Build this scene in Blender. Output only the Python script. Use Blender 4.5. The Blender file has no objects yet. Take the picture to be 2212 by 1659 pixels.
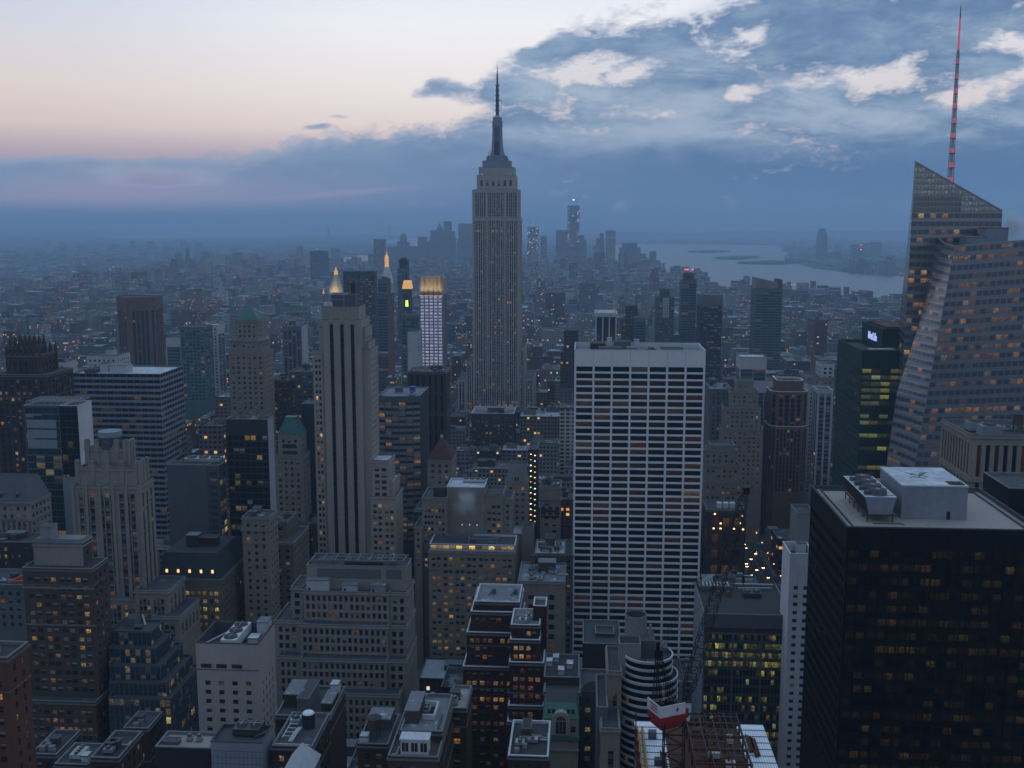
import bpy, math, random
from math import radians as R, sin, cos, tan, atan, atan2, asin, pi, sqrt, floor
from mathutils import Vector, Matrix
random.seed(7)
SC = bpy.context.scene
COL = SC.collection
# ------------------------------------------------------------------ camera
FPX, CX, CY = 2300.0, 1106.0, 829.5        # the photograph measured on a 2212 x 1659 grid
PITCH, YAW, EYE = 8.59, 3.83, 260.0
cam_d = bpy.data.cameras.new('camera'); cam = bpy.data.objects.new('camera', cam_d); COL.objects.link(cam)
cam.location = (0, 0, EYE); cam.rotation_euler = (R(90 - PITCH), 0, R(YAW))
cam_d.sensor_width = 36.0; cam_d.lens = 36.0 * FPX / 2212.0; cam_d.clip_start = 1.0; cam_d.clip_end = 90000.0
SC.camera = cam
CAMR = Matrix.Rotation(R(YAW), 3, 'Z') @ Matrix.Rotation(R(90 - PITCH), 3, 'X')
def ray(px, py): return CAMR @ Vector(((px - CX) / FPX, (CY - py) / FPX, -1.0))
def at(px, py, Y):                         # the point of the plane y = Y seen at a photo pixel
    d = ray(px, py); return Vector((d.x * Y / d.y, Y, EYE + d.z * Y / d.y))
def gnd(px, py, z=0.0):                    # the point of the plane z seen at a photo pixel
    d = ray(px, py); k = (z - EYE) / d.z; return Vector((d.x * k, d.y * k, z))
CAMI = CAMR.transposed()
def px_of(x, y, z):
    v = CAMI @ Vector((x, y, z - EYE)); return CX - FPX * v.x / v.z, CY + FPX * v.y / v.z
# ------------------------------------------------------------------ render settings
SC.render.engine = 'CYCLES'
cy = SC.cycles
cy.max_bounces = 5; cy.diffuse_bounces = 2; cy.glossy_bounces = 2; cy.transmission_bounces = 2; cy.volume_bounces = 2
cy.transparent_max_bounces = 6; cy.caustics_reflective = False; cy.caustics_refractive = False
cy.use_denoising = True
cy.volume_step_rate = 2.0; cy.volume_max_steps = 64
SC.view_settings.view_transform = 'Standard'; SC.view_settings.look = 'None'
SC.view_settings.exposure = 0.0; SC.view_settings.gamma = 1.0
# ------------------------------------------------------------------ sky
W = bpy.data.worlds.new('World'); SC.world = W; W.use_nodes = True
NT = W.node_tree; NT.nodes.clear()
class N:                                    # short-hand for building node trees
    def __init__(s, nt): s.nt = nt
    def new(s, t, **kw):
        n = s.nt.nodes.new(t)
        for k, v in kw.items(): setattr(n, k, v)
        return n
    def lk(s, a, b): s.nt.links.new(a, b)
    def put(s, sock, v):
        if hasattr(v, 'is_linked') or isinstance(v, bpy.types.NodeSocket): s.lk(v, sock)
        else: sock.default_value = v
    def m(s, op, a, b=None, c=None, clamp=False):
        n = s.new('ShaderNodeMath', operation=op, use_clamp=clamp)
        for i, v in enumerate((a, b, c)):
            if v is not None: s.put(n.inputs[i], v)
        return n.outputs[0]
    def ss(s, v, lo, hi):                   # smoothstep
        n = s.new('ShaderNodeMapRange', interpolation_type='SMOOTHSTEP')
        s.put(n.inputs[0], v); s.put(n.inputs[1], lo); s.put(n.inputs[2], hi); return n.outputs[0]
    def mix(s, f, a, b, mode='MIX'):
        n = s.new('ShaderNodeMix', data_type='RGBA', blend_type=mode)
        s.put(n.inputs[0], f); s.put(n.inputs[6], a); s.put(n.inputs[7], b); return n.outputs[2]
    def ramp(s, f, stops, mode='LINEAR'):
        n = s.new('ShaderNodeValToRGB'); s.put(n.inputs[0], f); e = n.color_ramp.elements
        n.color_ramp.interpolation = mode
        while len(e) < len(stops): e.new(1.0)
        for k, (p, c) in zip(e, stops): k.position = p; k.color = (*c, 1.0) if len(c) == 3 else c
        return n.outputs[0]
    def comb(s, x, y, z):
        n = s.new('ShaderNodeCombineXYZ')
        for i, v in enumerate((x, y, z)): s.put(n.inputs[i], v)
        return n.outputs[0]
    def noise(s, vec, scale, detail=6.0, rough=0.55, dist=0.0, out=0):
        n = s.new('ShaderNodeTexNoise'); s.put(n.inputs['Vector'], vec)
        n.inputs['Scale'].default_value = scale; n.inputs['Detail'].default_value = detail
        n.inputs['Roughness'].default_value = rough; n.inputs['Distortion'].default_value = dist
        return n.outputs[out]
def lin(r, g, b):                           # 8-bit sRGB -> linear
    f = lambda c: ((c / 255 + 0.055) / 1.055) ** 2.4 if c > 10 else c / 255 / 12.92
    return (f(r), f(g), f(b))
def skyc(px, py):                           # photo pixel -> azimuth, elevation in degrees
    d = ray(px, py).normalized(); return math.degrees(atan2(d.x, d.y)), math.degrees(asin(d.z))
w = N(NT)
tc = w.new('ShaderNodeTexCoord'); sp = w.new('ShaderNodeSeparateXYZ'); w.lk(tc.outputs['Generated'], sp.inputs[0])
AZ = w.m('MULTIPLY', w.m('ARCTAN2', sp.outputs[0], sp.outputs[1]), 57.29578)
EL = w.m('MULTIPLY', w.m('ARCSINE', sp.outputs[2]), 57.29578)
FRONT = w.ss(w.m('ABSOLUTE', AZ), 75.0, 35.0)        # 1 towards the photographed part of the sky
# clear twilight: Nishita sky at dusk under a measured twilight gradient
SUN_EL, SUN_AZ = 1.0, 38.0
nishi = w.new('ShaderNodeTexSky', sky_type='NISHITA', sun_disc=False, sun_elevation=R(SUN_EL), sun_rotation=R(SUN_AZ), altitude=260.0, air_density=1.0, dust_density=1.5, ozone_density=2.0)
nis = w.mix(1.0, nishi.outputs[0], (0.14, 0.14, 0.14, 1), 'MULTIPLY')
elf = w.m('DIVIDE', EL, 20.0, clamp=True)
left = w.ramp(elf, [(0.0, lin(128, 142, 178)), (0.10, lin(150, 150, 180)), (0.17, lin(198, 178, 184)), (0.24, lin(234, 210, 204)), (0.33, lin(238, 222, 214)), (0.44, lin(225, 222, 228)), (0.56, lin(203, 215, 234)), (0.75, lin(165, 188, 218)), (1.0, lin(132, 158, 196))])
right = w.ramp(elf, [(0.0, lin(128, 142, 178)), (0.10, lin(150, 150, 180)), (0.17, lin(200, 180, 190)), (0.24, lin(246, 226, 218)), (0.33, lin(252, 240, 234)), (0.50, lin(251, 250, 252)), (0.65, lin(225, 236, 250)), (0.8, lin(170, 192, 222)), (1.0, lin(140, 165, 202))])
clear = w.mix(w.ss(AZ, -32.0, -8.0), left, right)
clear = w.mix(0.12, clear, nis); clear = w.mix(1.0, clear, (1.13, 1.13, 1.14, 1), 'MULTIPLY')
# the cloud bank: its upper edge as elevation over azimuth, broken up by noise
edge = [(-60, 352), (0, 352), (120, 360), (250, 363), (330, 352), (440, 334), (600, 312), (720, 282), (860, 264), (960, 262), (1010, 232), (1060, 175), (1130, 108), (1230, 72), (1350, 40), (1480, -8), (1600, -60), (2300, -120)]
cv = w.new('ShaderNodeFloatCurve'); cv.inputs[0].default_value = 1.0
pts = cv.mapping.curves[0].points
ep = [((skyc(x, y)[0] + 60) / 120, skyc(x, y)[1] / 30) for x, y in edge]
ep = [(0.0, ep[0][1])] + ep + [(1.0, 0.9)]
while len(pts) < len(ep): pts.new(0.5, 0.5)
for p, q in zip(pts, ep): p.location = q; p.handle_type = 'VECTOR'
cv.mapping.update()
w.put(cv.inputs[1], w.m('DIVIDE', w.m('ADD', AZ, 60.0), 120.0, clamp=True))
EDGE = w.m('MULTIPLY', cv.outputs[0], 30.0)
cvec = w.comb(w.m('MULTIPLY', AZ, 0.16), w.m('MULTIPLY', w.m('SUBTRACT', EL, w.m('MULTIPLY', AZ, 0.07)), 0.34), 3.7)
n1 = w.noise(cvec, 1.3, 9.0, 0.60, 0.5)
n2 = w.noise(cvec, 4.2, 9.0, 0.62, 0.4)
n4 = w.noise(cvec, 11.0, 6.0, 0.62, 0.3)
nz = w.m('SUBTRACT', w.m('ADD', w.m('ADD', w.m('MULTIPLY', n1, 0.5), w.m('MULTIPLY', n2, 0.33)), w.m('MULTIPLY', n4, 0.17)), 0.5)
over = w.m('MINIMUM', w.m('MAXIMUM', w.m('MULTIPLY', w.m('SUBTRACT', EDGE, EL), 0.85), -1.5), 1.3)
def blob(px, py, rx, ry, amp, tilt=0.0):    # a soft patch centred on a direction of the sky
    a, e = skyc(px, py); dx = w.m('SUBTRACT', AZ, a); dy = w.m('SUBTRACT', w.m('SUBTRACT', EL, e), w.m('MULTIPLY', dx, tilt))
    q = w.m('ADD', w.m('POWER', w.m('DIVIDE', w.m('ABSOLUTE', dx), rx / 40.0), 2.0), w.m('POWER', w.m('DIVIDE', w.m('ABSOLUTE', dy), ry / 40.0), 2.0))
    return w.m('MULTIPLY', w.m('EXPONENT', w.m('MULTIPLY', q, -1.0)), amp)
def total(lst):
    s = lst[0]
    for x in lst[1:]: s = w.m('ADD', s, x)
    return s
puffs = total([blob(950, 190, 60, 24, 2.3, -0.1), blob(905, 207, 30, 12, 1.2), blob(685, 273, 36, 7, 1.1, 0.1), blob(800, 172, 40, 14, 0.95, 0.5), blob(725, 250, 40, 8, .8, .1), blob(1085, 190, 60, 26, 1.5), blob(1180, 112, 80, 26, 1.0, 0.2), blob(60, 385, 200, 24, 1.2, -0.06), blob(330, 407, 140, 7, 0.7), blob(230, 352, 170, 12, .8)])
holes = w.m('MULTIPLY', 0.78, total([blob(1240, 152, 125, 24, 2.0, 0.05), blob(1345, 165, 70, 16, 1.4, 0.3), blob(985, 240, 80, 9, 1.9, 0.1), blob(1120, 213, 60, 8, 1.3, 0.1), blob(1622, 76, 36, 18, 1.4), blob(1596, 203, 50, 20, 1.3, 0.3), blob(1760, 178, 130, 30, 1.15, 0.15), blob(1890, 172, 90, 26, 1.1), blob(2180, 92, 60, 20, 1.9), blob(2175, 172, 90, 32, 2.0, 0.25), blob(2060, 215, 60, 14, 1.3), blob(1560, 110, 70, 22, 0.9), blob(330, 396, 130, 17, 1.9, 0.03), blob(1420, 245, 90, 12, 0.9), blob(1480, 20, 120, 30, .8), blob(1180, 60, 60, 20, .5)]))
field = w.m('ADD', w.m('SUBTRACT', w.m('ADD', over, puffs), holes), w.m('MULTIPLY', nz, w.m('ADD', 3.2, w.m('MULTIPLY', w.ss(AZ, -22.0, 2.0), 4.2))))
RT = w.ss(AZ, -20.0, 0.0)
mask = w.ss(field, w.m('SUBTRACT', -0.12, w.m('MULTIPLY', RT, .30)), w.m('ADD', .32, w.m('MULTIPLY', RT, .62)))
mask = w.m('MAXIMUM', mask, w.m('MULTIPLY', w.ss(over, .3, 1.0), .30))
# the cloud's own tones: pale streaks higher up, flat blue grey towards the horizon
n3 = w.noise(w.comb(w.m('MULTIPLY', AZ, 0.09), w.m('MULTIPLY', w.m('ADD', EL, w.m('MULTIPLY', AZ, 0.06)), 0.36), 9.1), 1.8, 8.0, 0.58, 0.5)
light_ = w.ss(w.m('ADD', w.m('ADD', w.m('MULTIPLY', n3, .75), w.m('MULTIPLY', n2, .25)), total([blob(1500, 285, 300, 36, 0.17, -0.03), blob(1350, 215, 250, 40, 0.10), blob(1780, 225, 260, 34, 0.14), blob(1100, 300, 260, 25, 0.05), blob(1250, 190, 150, 25, .1), blob(2000, 250, 200, 20, .1)])), 0.40, 0.74)
lowc = w.mix(w.ss(AZ, -32.0, 8.0), (*lin(140, 146, 180), 1), (*lin(90, 123, 165), 1))
midc = w.mix(w.ss(AZ, -26.0, 14.0), (*lin(136, 156, 187), 1), (*lin(85, 119, 161), 1))
topc = w.mix(w.ss(AZ, -20.0, 16.0), (*lin(134, 159, 191), 1), (*lin(111, 140, 176), 1))
cl = w.mix(w.ss(EL, 0.0, 2.6), lowc, midc)
cl = w.mix(w.ss(EL, 3.0, 6.5), cl, topc)
cl = w.mix(w.m('MULTIPLY', light_, w.ss(EL, 2.4, 5.0)), cl, (*lin(174, 190, 208), 1))
dk = w.m('MULTIPLY', w.ss(w.m('ADD', w.m('MULTIPLY', n1, .6), w.m('MULTIPLY', n2, .4)), 0.58, 0.40), w.m('ADD', .18, w.m('MULTIPLY', w.ss(EL, 3.0, 7.0), .45)))
cl = w.mix(dk, cl, w.mix(1.0, cl, (0.68, 0.75, 0.82, 1), 'MULTIPLY'))
cl = w.mix(w.m('MULTIPLY', w.ss(field, 1.0, 0.3), .35), cl, (*lin(205, 205, 220), 1))
pink = total([blob(720, 419, 150, 6, 0.5, 0.09), blob(300, 418, 330, 34, 0.55), blob(120, 432, 260, 14, 0.3)])
cl = w.mix(w.m('MINIMUM', pink, 0.75), cl, (*lin(186, 164, 184), 1))
front = w.mix(mask, clear, cl)
# afterglow low over the horizon, brightest to the left
ag = w.m('MULTIPLY', w.ss(EL, 3.0, 0.7), w.m('ADD', .25, w.m('MULTIPLY', w.ss(AZ, 6.0, -24.0), .75)))
front = w.mix(w.ss(EL, 11.6, 20.0), front, (*lin(186, 198, 218), 1))
front = w.mix(1.0, front, w.mix(ag, (1, 1, 1, 1), (1.3, 1.25, 1.22, 1)), 'MULTIPLY')
# behind the viewer: plain dusk sky
rear = w.ramp(w.m('DIVIDE', EL, 90.0, clamp=True), [(0.0, lin(120, 121, 134)), (0.12, lin(138, 139, 150)), (0.30, lin(142, 158, 178)), (0.55, lin(150, 178, 208)), (1.0, lin(160, 194, 226))])
sky = w.mix(w.m('MULTIPLY', FRONT, w.ss(EL, 55.0, 26.0)), rear, front)
bg = w.new('ShaderNodeBackground'); w.lk(sky, bg.inputs[0]); bg.inputs[1].default_value = 1.0
wo = w.new('ShaderNodeOutputWorld'); w.lk(bg.outputs[0], wo.inputs[0])
W.cycles.sampling_method = 'MANUAL'; W.cycles.sample_map_resolution = 1024
# ------------------------------------------------------------------ sun, all but gone behind the clouds
sd = bpy.data.lights.new('sun', 'SUN'); sd.energy = 0.12; sd.angle = R(25); sd.color = (1.0, 0.86, 0.74)
sun = bpy.data.objects.new('sun', sd); COL.objects.link(sun)
sdir = Vector((sin(R(SUN_AZ)) * cos(R(9)), cos(R(SUN_AZ)) * cos(R(9)), sin(R(9))))
sun.rotation_euler = sdir.to_track_quat('Z', 'Y').to_euler(); sun.location = sdir * 800
# ------------------------------------------------------------------ materials
MATS = {}
def mat_base(name, rough=0.85, spec=0.25):
    m = bpy.data.materials.new(name); m.use_nodes = True; q = N(m.node_tree)
    b = m.node_tree.nodes['Principled BSDF']; b.inputs['Roughness'].default_value = rough; b.inputs['Specular IOR Level'].default_value = spec
    return m, q, b
def wall(name, col, var=0.34, rough=0.88, spec=0.2, metal=0.0, streak=0.5, scale=1.0):
    """Masonry, metal or roofing: a base colour with blotches, rain streaks and fine grain."""
    if name in MATS: return MATS[name]
    m, q, b = mat_base(name, rough, spec); b.inputs['Metallic'].default_value = metal
    t = q.new('ShaderNodeTexCoord').outputs['Object']
    mp = q.new('ShaderNodeMapping'); q.lk(t, mp.inputs[0]); mp.inputs['Scale'].default_value = (0.5 * scale, 0.5 * scale, 0.05 * scale)
    big = q.noise(t, 0.07 * scale, 4.0, 0.6); st = q.noise(mp.outputs[0], 1.0, 5.0, 0.6); fine = q.noise(t, 0.9 * scale, 3.0, 0.6)
    f = q.m('ADD', q.m('ADD', q.m('MULTIPLY', q.m('SUBTRACT', big, 0.5), 1.6 * var), q.m('MULTIPLY', q.m('SUBTRACT', st, 0.5), 1.6 * var * streak)), q.m('MULTIPLY', q.m('SUBTRACT', fine, 0.5), 1.2 * var))
    f = q.m('ADD', f, 1.0)
    q.lk(q.mix(1.0, (*col, 1), q.comb(f, f, f), 'MULTIPLY'), b.inputs['Base Color'])
    MATS[name] = m; return m
def roofmat(name, col, pale, amt):
    """Flat roofing with ponded, pale patches and seams."""
    m, q, b = mat_base(name, 0.8, 0.3)
    t = q.new('ShaderNodeTexCoord').outputs['Object']
    n = q.noise(t, 0.16, 7.0, 0.66, 0.4); n2 = q.noise(t, 0.8, 5.0, 0.65)
    k = q.ss(q.m('ADD', q.m('MULTIPLY', n, 0.75), q.m('MULTIPLY', n2, 0.25)), 0.62 - amt, 0.70 - amt * 0.6)
    g = q.m('ADD', 0.75, q.m('MULTIPLY', n2, 0.5))
    q.lk(q.mix(1.0, q.mix(k, (*col, 1), (*pale, 1)), q.comb(g, g, g), 'MULTIPLY'), b.inputs['Base Color'])
    MATS[name] = m; return m
def glow(name, col, strength):
    m, q, b = mat_base(name, 0.6, 0.2); b.inputs['Base Color'].default_value = (0.05, 0.05, 0.05, 1)
    b.inputs['Emission Color'].default_value = (*col, 1); b.inputs['Emission Strength'].default_value = strength
    m.cycles.emission_sampling = 'NONE'; MATS[name] = m; return m
def window_mat(name, base, rough, ior_spec, metal=0.0):
    """Panes: face attribute wcol carries the room light (rgb) and how far a blind is down (a)."""
    m, q, b = mat_base(name, rough, ior_spec); b.inputs['Metallic'].default_value = metal
    a = q.new('ShaderNodeAttribute', attribute_name='wcol'); uv = q.new('ShaderNodeUVMap').outputs[0]
    s = q.new('ShaderNodeSeparateXYZ'); q.lk(uv, s.inputs[0]); u, v = s.outputs[0], s.outputs[1]
    t = q.new('ShaderNodeTexCoord').outputs['Object']
    n = q.noise(t, 2.4, 3.0, 0.75)
    # a blind covers the upper a of the pane; the room shows below it, brightest under its ceiling
    alpha = a.outputs['Alpha']; bl = q.m('GREATER_THAN', v, q.m('SUBTRACT', 1.0, alpha))
    q.lk(q.mix(bl, (*base, 1), (0.30, 0.29, 0.27, 1)), b.inputs['Base Color'])
    room = q.m('MULTIPLY', q.m('ADD', 0.12, q.m('MULTIPLY', q.ss(n, 0.40, 0.68), 1.9)), q.m('ADD', 0.55, q.m('MULTIPLY', v, 0.7)))
    room = q.m('MULTIPLY', room, q.m('SUBTRACT', 1.0, q.m('MULTIPLY', bl, 0.55)))
    q.lk(q.mix(1.0, a.outputs['Color'], q.comb(room, room, room), 'MULTIPLY'), b.inputs['Emission Color'])
    b.inputs['Emission Strength'].default_value = 1.0
    m.cycles.emission_sampling = 'NONE'; MATS[name] = m; return m
window_mat('window_glass', (0.018, 0.022, 0.030), 0.12, 0.5)
window_mat('blue_glass', (0.035, 0.06, 0.085), 0.12, 0.6, 0.2)
window_mat('green_glass', (0.012, 0.05, 0.045), 0.10, 0.7, 0.15)
window_mat('bronze_glass', (0.006, 0.007, 0.010), 0.14, 0.22)
window_mat('silver_glass', (0.10, 0.12, 0.135), 0.16, 0.8, 0.35)
CM = dict(limestone=(.275, .252, .225), tan=(.25, .218, .182), cream=(.36, .33, .285), brown=(.058, .041, .033), redbrick=(.058, .023, .020), brick=(.088, .064, .053),
          concrete=(.24, .24, .245), white=(.62, .63, .65), pale=(.46, .47, .50), dark=(.035, .036, .042), bronze=(.007, .007, .009), grey=(.13, .135, .148),
          steel=(.11, .125, .15), teal=(.085, .15, .15), granite=(.155, .082, .060), slate=(.045, .06, .07), greenmetal=(.012, .045, .038), spandrel=(.05, .052, .058),
          darkgrey=(.085, .09, .10), cladding=(.25, .28, .325), buff=(.165, .14, .115), midgrey=(.10, .105, .118))
for k, c in CM.items(): wall(k, c)
wall('copper', (.055, .15, .145), 0.4, 0.7); wall('pale_copper', (.085, .20, .16), 0.4, 0.7); wall('redtile', (.095, .042, .036), 0.35); wall('coping', (.185, .192, .205), 0.4); wall('rust_brick', (.135, .066, .048), .35); wall('pale_stone', (.42, .385, .36), .25); wall('fifth_stone', (.345, .31, .27), .2); wall('grace_white', (.74, .74, .78), .10, streak=.8)
wall('darkcoping', (.075, .08, .088), 0.3); wall('whitecoping', (.56, .58, .62), 0.25); wall('wood', (.10, .070, .048), 0.4, streak=1.5); wall('metal', (.34, .36, .39), 0.3, 0.45, 0.5, 0.3)
wall('darkmetal', (.05, .052, .055), 0.3, 0.5, 0.4); wall('rust', (.10, .042, .028), 0.5, 0.8); wall('black_steel', (.010, .010, .010), 0.3, 0.6, 0.3)
wall('red_paint', (.30, .020, .024), 0.5, 0.45, 0.5); wall('white_paint', (.60, .60, .61), 0.35, 0.45, 0.5); wall('yellow_paint', (.30, .16, .035), 0.3, 0.6); wall('deck_steel', (.80, .84, .92), 0.12, 0.45, 0.5)
wall('snow', (.78, .82, .88), 0.1, 0.7); wall('blue_paint', (.02, .08, .40), 0.2, 0.5); wall('orange_paint', (.55, .09, .03), 0.2, 0.5)
roofmat('roof_grey', (.065, .07, .08), (.30, .33, .38), 0.02); roofmat('roof_pale', (.17, .185, .21), (.50, .54, .60), 0.07); roofmat('roof_dark', (.045, .047, .052), (.16, .17, .19), 0.0)
roofmat('roof_snow', (.44, .48, .53), (.62, .67, .73), 0.16); roofmat('roof_gravel', (.33, .305, .285), (.38, .355, .335), 0.05); roofmat('asphalt', (.045, .046, .050), (.07, .07, .075), 0.0)
glow('warm_glow', (1.0, .55, .18), 1.6); glow('lamp_glow', (1.0, .62, .25), 3.6); glow('white_glow', (.8, .9, 1.0), 5.0); glow('red_glow', (1.0, .08, .10), 4.0)
glow('gold_glow', (1.0, .52, .15), .75); glow('green_glow', (.55, 1.0, .10), 2.0); glow('sign_glow', (.40, .52, 1.0), 1.0); glow('sign_edge', (.95, .85, .35), 1.4); glow('rose_glow', (1.0, .15, .20), 0.42); glow('taillight', (1.0, .05, .03), 3.0)
glow('headlight', (1.0, .70, .36), 5.0); glow('car_lamp', (1.0, .66, .30), 18.0); glow('car_tail', (1.0, .10, .05), 14.0); wall('facet_sheen_glass', (.29, .305, .315), 0.1, 0.25, 0.6, 0.35, 0.2)  # facet glass made paler: its sky reflection is put into the colour
# ------------------------------------------------------------------ mesh gathering
def tag(o, label=None, cat=None, group=None, kind=None):
    if label: o['label'] = label
    if cat: o['category'] = cat
    if group: o['group'] = group
    if kind: o['kind'] = kind
    return o
class MB:
    """Gathers quads and polygons; build() links them as one mesh object."""
    def __init__(s): s.v = []; s.f = []; s.mi = []; s.mn = []; s.uv = None; s.wc = None
    def mid(s, name):
        if name not in s.mn: s.mn.append(name)
        return s.mn.index(name)
    def poly(s, pts, mat):
        n = len(s.v); s.v.extend(pts); s.f.append(tuple(range(n, n + len(pts)))); s.mi.append(s.mid(mat))
        if s.uv is not None: s.uv.extend([(0, 0)] * len(pts)); s.wc.append((0, 0, 0, 0))
    def pane(s, a, b, c, d, mat, col):
        if s.uv is None: s.uv = [(0, 0)] * sum(len(f) for f in s.f); s.wc = [(0, 0, 0, 0)] * len(s.f)
        s.poly((a, b, c, d), mat); s.uv[-4:] = [(0, 0), (1, 0), (1, 1), (0, 1)]; s.wc[-1] = col
    def box(s, x0, x1, y0, y1, z0, z1, mat, bottom=False):
        if x0 > x1: x0, x1 = x1, x0
        if y0 > y1: y0, y1 = y1, y0
        p = [(x0, y0, z0), (x1, y0, z0), (x1, y1, z0), (x0, y1, z0), (x0, y0, z1), (x1, y0, z1), (x1, y1, z1), (x0, y1, z1)]
        fs = [(4, 5, 6, 7), (0, 1, 5, 4), (1, 2, 6, 5), (2, 3, 7, 6), (3, 0, 4, 7)] + ([(3, 2, 1, 0)] if bottom else [])
        n = len(s.v); s.v.extend(p); k = s.mid(mat)
        for f in fs:
            s.f.append(tuple(n + i for i in f)); s.mi.append(k)
            if s.wc is not None: s.uv.extend([(0, 0)] * 4); s.wc.append((0, 0, 0, 0))
    def prism(s, poly, z0, z1, mat, top=None, shrink=1.0, c=None):
        """Extrude a counter-clockwise polygon; SHRINK tapers the top towards its centre."""
        n = len(poly); cx = sum(p[0] for p in poly) / n if c is None else c[0]; cyy = sum(p[1] for p in poly) / n if c is None else c[1]
        q = [(cx + (p[0] - cx) * shrink, cyy + (p[1] - cyy) * shrink) for p in poly]
        for i in range(n):
            a, b = poly[i], poly[(i + 1) % n]; a2, b2 = q[i], q[(i + 1) % n]
            s.poly(((a[0], a[1], z0), (b[0], b[1], z0), (b2[0], b2[1], z1), (a2[0], a2[1], z1)), mat)
        if shrink > 0.001: s.poly([(p[0], p[1], z1) for p in q], top or mat)
    def cyl(s, x, y, z0, z1, r0, r1, mat, n=14, top=None):
        s.prism([(x + r0 * cos(2 * pi * i / n), y + r0 * sin(2 * pi * i / n)) for i in range(n)], z0, z1, mat, top, r1 / r0)
    def bar(s, a, b, r, mat, n=4):
        a, b = Vector(a), Vector(b); d = (b - a)
        if d.length < 1e-6: return
        d.normalize(); u = d.cross(Vector((0, 0, 1)) if abs(d.z) < 0.9 else Vector((0, 1, 0))).normalized(); v = d.cross(u)
        ra = [a + (u * cos(2 * pi * (i + .5) / n) + v * sin(2 * pi * (i + .5) / n)) * r for i in range(n)]
        rb = [b + (u * cos(2 * pi * (i + .5) / n) + v * sin(2 * pi * (i + .5) / n)) * r for i in range(n)]
        for i in range(n): s.poly((tuple(ra[i]), tuple(ra[(i + 1) % n]), tuple(rb[(i + 1) % n]), tuple(rb[i])), mat)
        s.poly([tuple(p) for p in rb], mat); s.poly([tuple(p) for p in reversed(ra)], mat)
    def build(s, name, parent=None, kind=None, smooth=False):
        if not s.f: return None
        o3 = parent['_o'] if parent is not None and '_o' in parent else (0, 0, 0)
        me = bpy.data.meshes.new(name)
        me.from_pydata([(p[0] - o3[0], p[1] - o3[1], p[2] - o3[2]) for p in s.v], [], s.f)
        for k in s.mn: me.materials.append(MATS[k])
        if len(s.mn) > 1: me.polygons.foreach_set('material_index', s.mi)
        if s.uv is not None:
            ul = me.uv_layers.new(name='UVMap'); ul.data.foreach_set('uv', [c for p in s.uv for c in p])
            at_ = me.attributes.new('wcol', 'FLOAT_COLOR', 'FACE'); at_.data.foreach_set('color', [c for p in s.wc for c in p])
        if smooth: me.polygons.foreach_set('use_smooth', [True] * len(s.f))
        me.update()
        o = bpy.data.objects.new(name, me); COL.objects.link(o)
        if parent is not None: o.parent = parent; o['_o'] = o3
        if kind: o['kind'] = kind
        return o
def empty(name, loc, label=None, cat=None, group=None):
    o = bpy.data.objects.new(name, None); COL.objects.link(o); o.location = loc; o.empty_display_size = 2
    o['_o'] = tuple(loc); return tag(o, label, cat, group)
# ------------------------------------------------------------------ facades
PAL = dict(warm=[(1.0, .54, .19), (1.0, .47, .14), (1.0, .62, .27), (1.0, .40, .10)], yellow=[(1.0, .66, .20), (.95, .74, .22), (1.0, .55, .16)], dim=[(1.0, .36, .07), (1.0, .46, .10), (.9, .28, .05)], cool=[(.75, .85, 1.0), (1.0, .8, .5)], green=[(.85, .78, .20), (1.0, .70, .16), (.65, .75, .25)])
S = {}
def style(name, wall_, cw=3.4, ww=0.5, fh=3.7, wh=0.52, t=1.8, m=1.2, rec=0.35, lit=0.12, pal='warm', glass='window_glass', pat=None, sp=None, dim=1.0, corr=0.6, base=None, rail=True, blind=0.3, wv=0.5, flat=None):
    S[name] = dict(wall=wall_, cw=cw, ww=ww, fh=fh, wh=wh, t=t, m=m, rec=rec, lit=lit, pal=pal, glass=glass, pat=pat or [(0.5 - ww / 2, 0.5 + ww / 2)], sp=sp or wall_, dim=dim, corr=corr, base=base, rail=rail, blind=blind, wv=wv, flat=flat)
rw = random.Random(11)
def light_for(st, rowp):
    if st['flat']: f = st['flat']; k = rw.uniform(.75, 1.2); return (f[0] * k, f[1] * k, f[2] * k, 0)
    if rw.random() < st['lit'] * rowp * .62:
        c = rw.choice(PAL[st['pal']]); k = st['dim'] * rw.choice((.025, .045, .07, .11, .17, .28)) * rw.uniform(.7, 1.3)
        if rw.random() < 0.04: k *= 2.4
        return (c[0] * k, c[1] * k, c[2] * k, rw.choice((0, 0, 0, .3, .45)) if st['blind'] > 0 else 0)
    return (0, 0, 0, rw.choice((.25, .4, .5, .6, .95)) if rw.random() < st['blind'] else 0)
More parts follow.
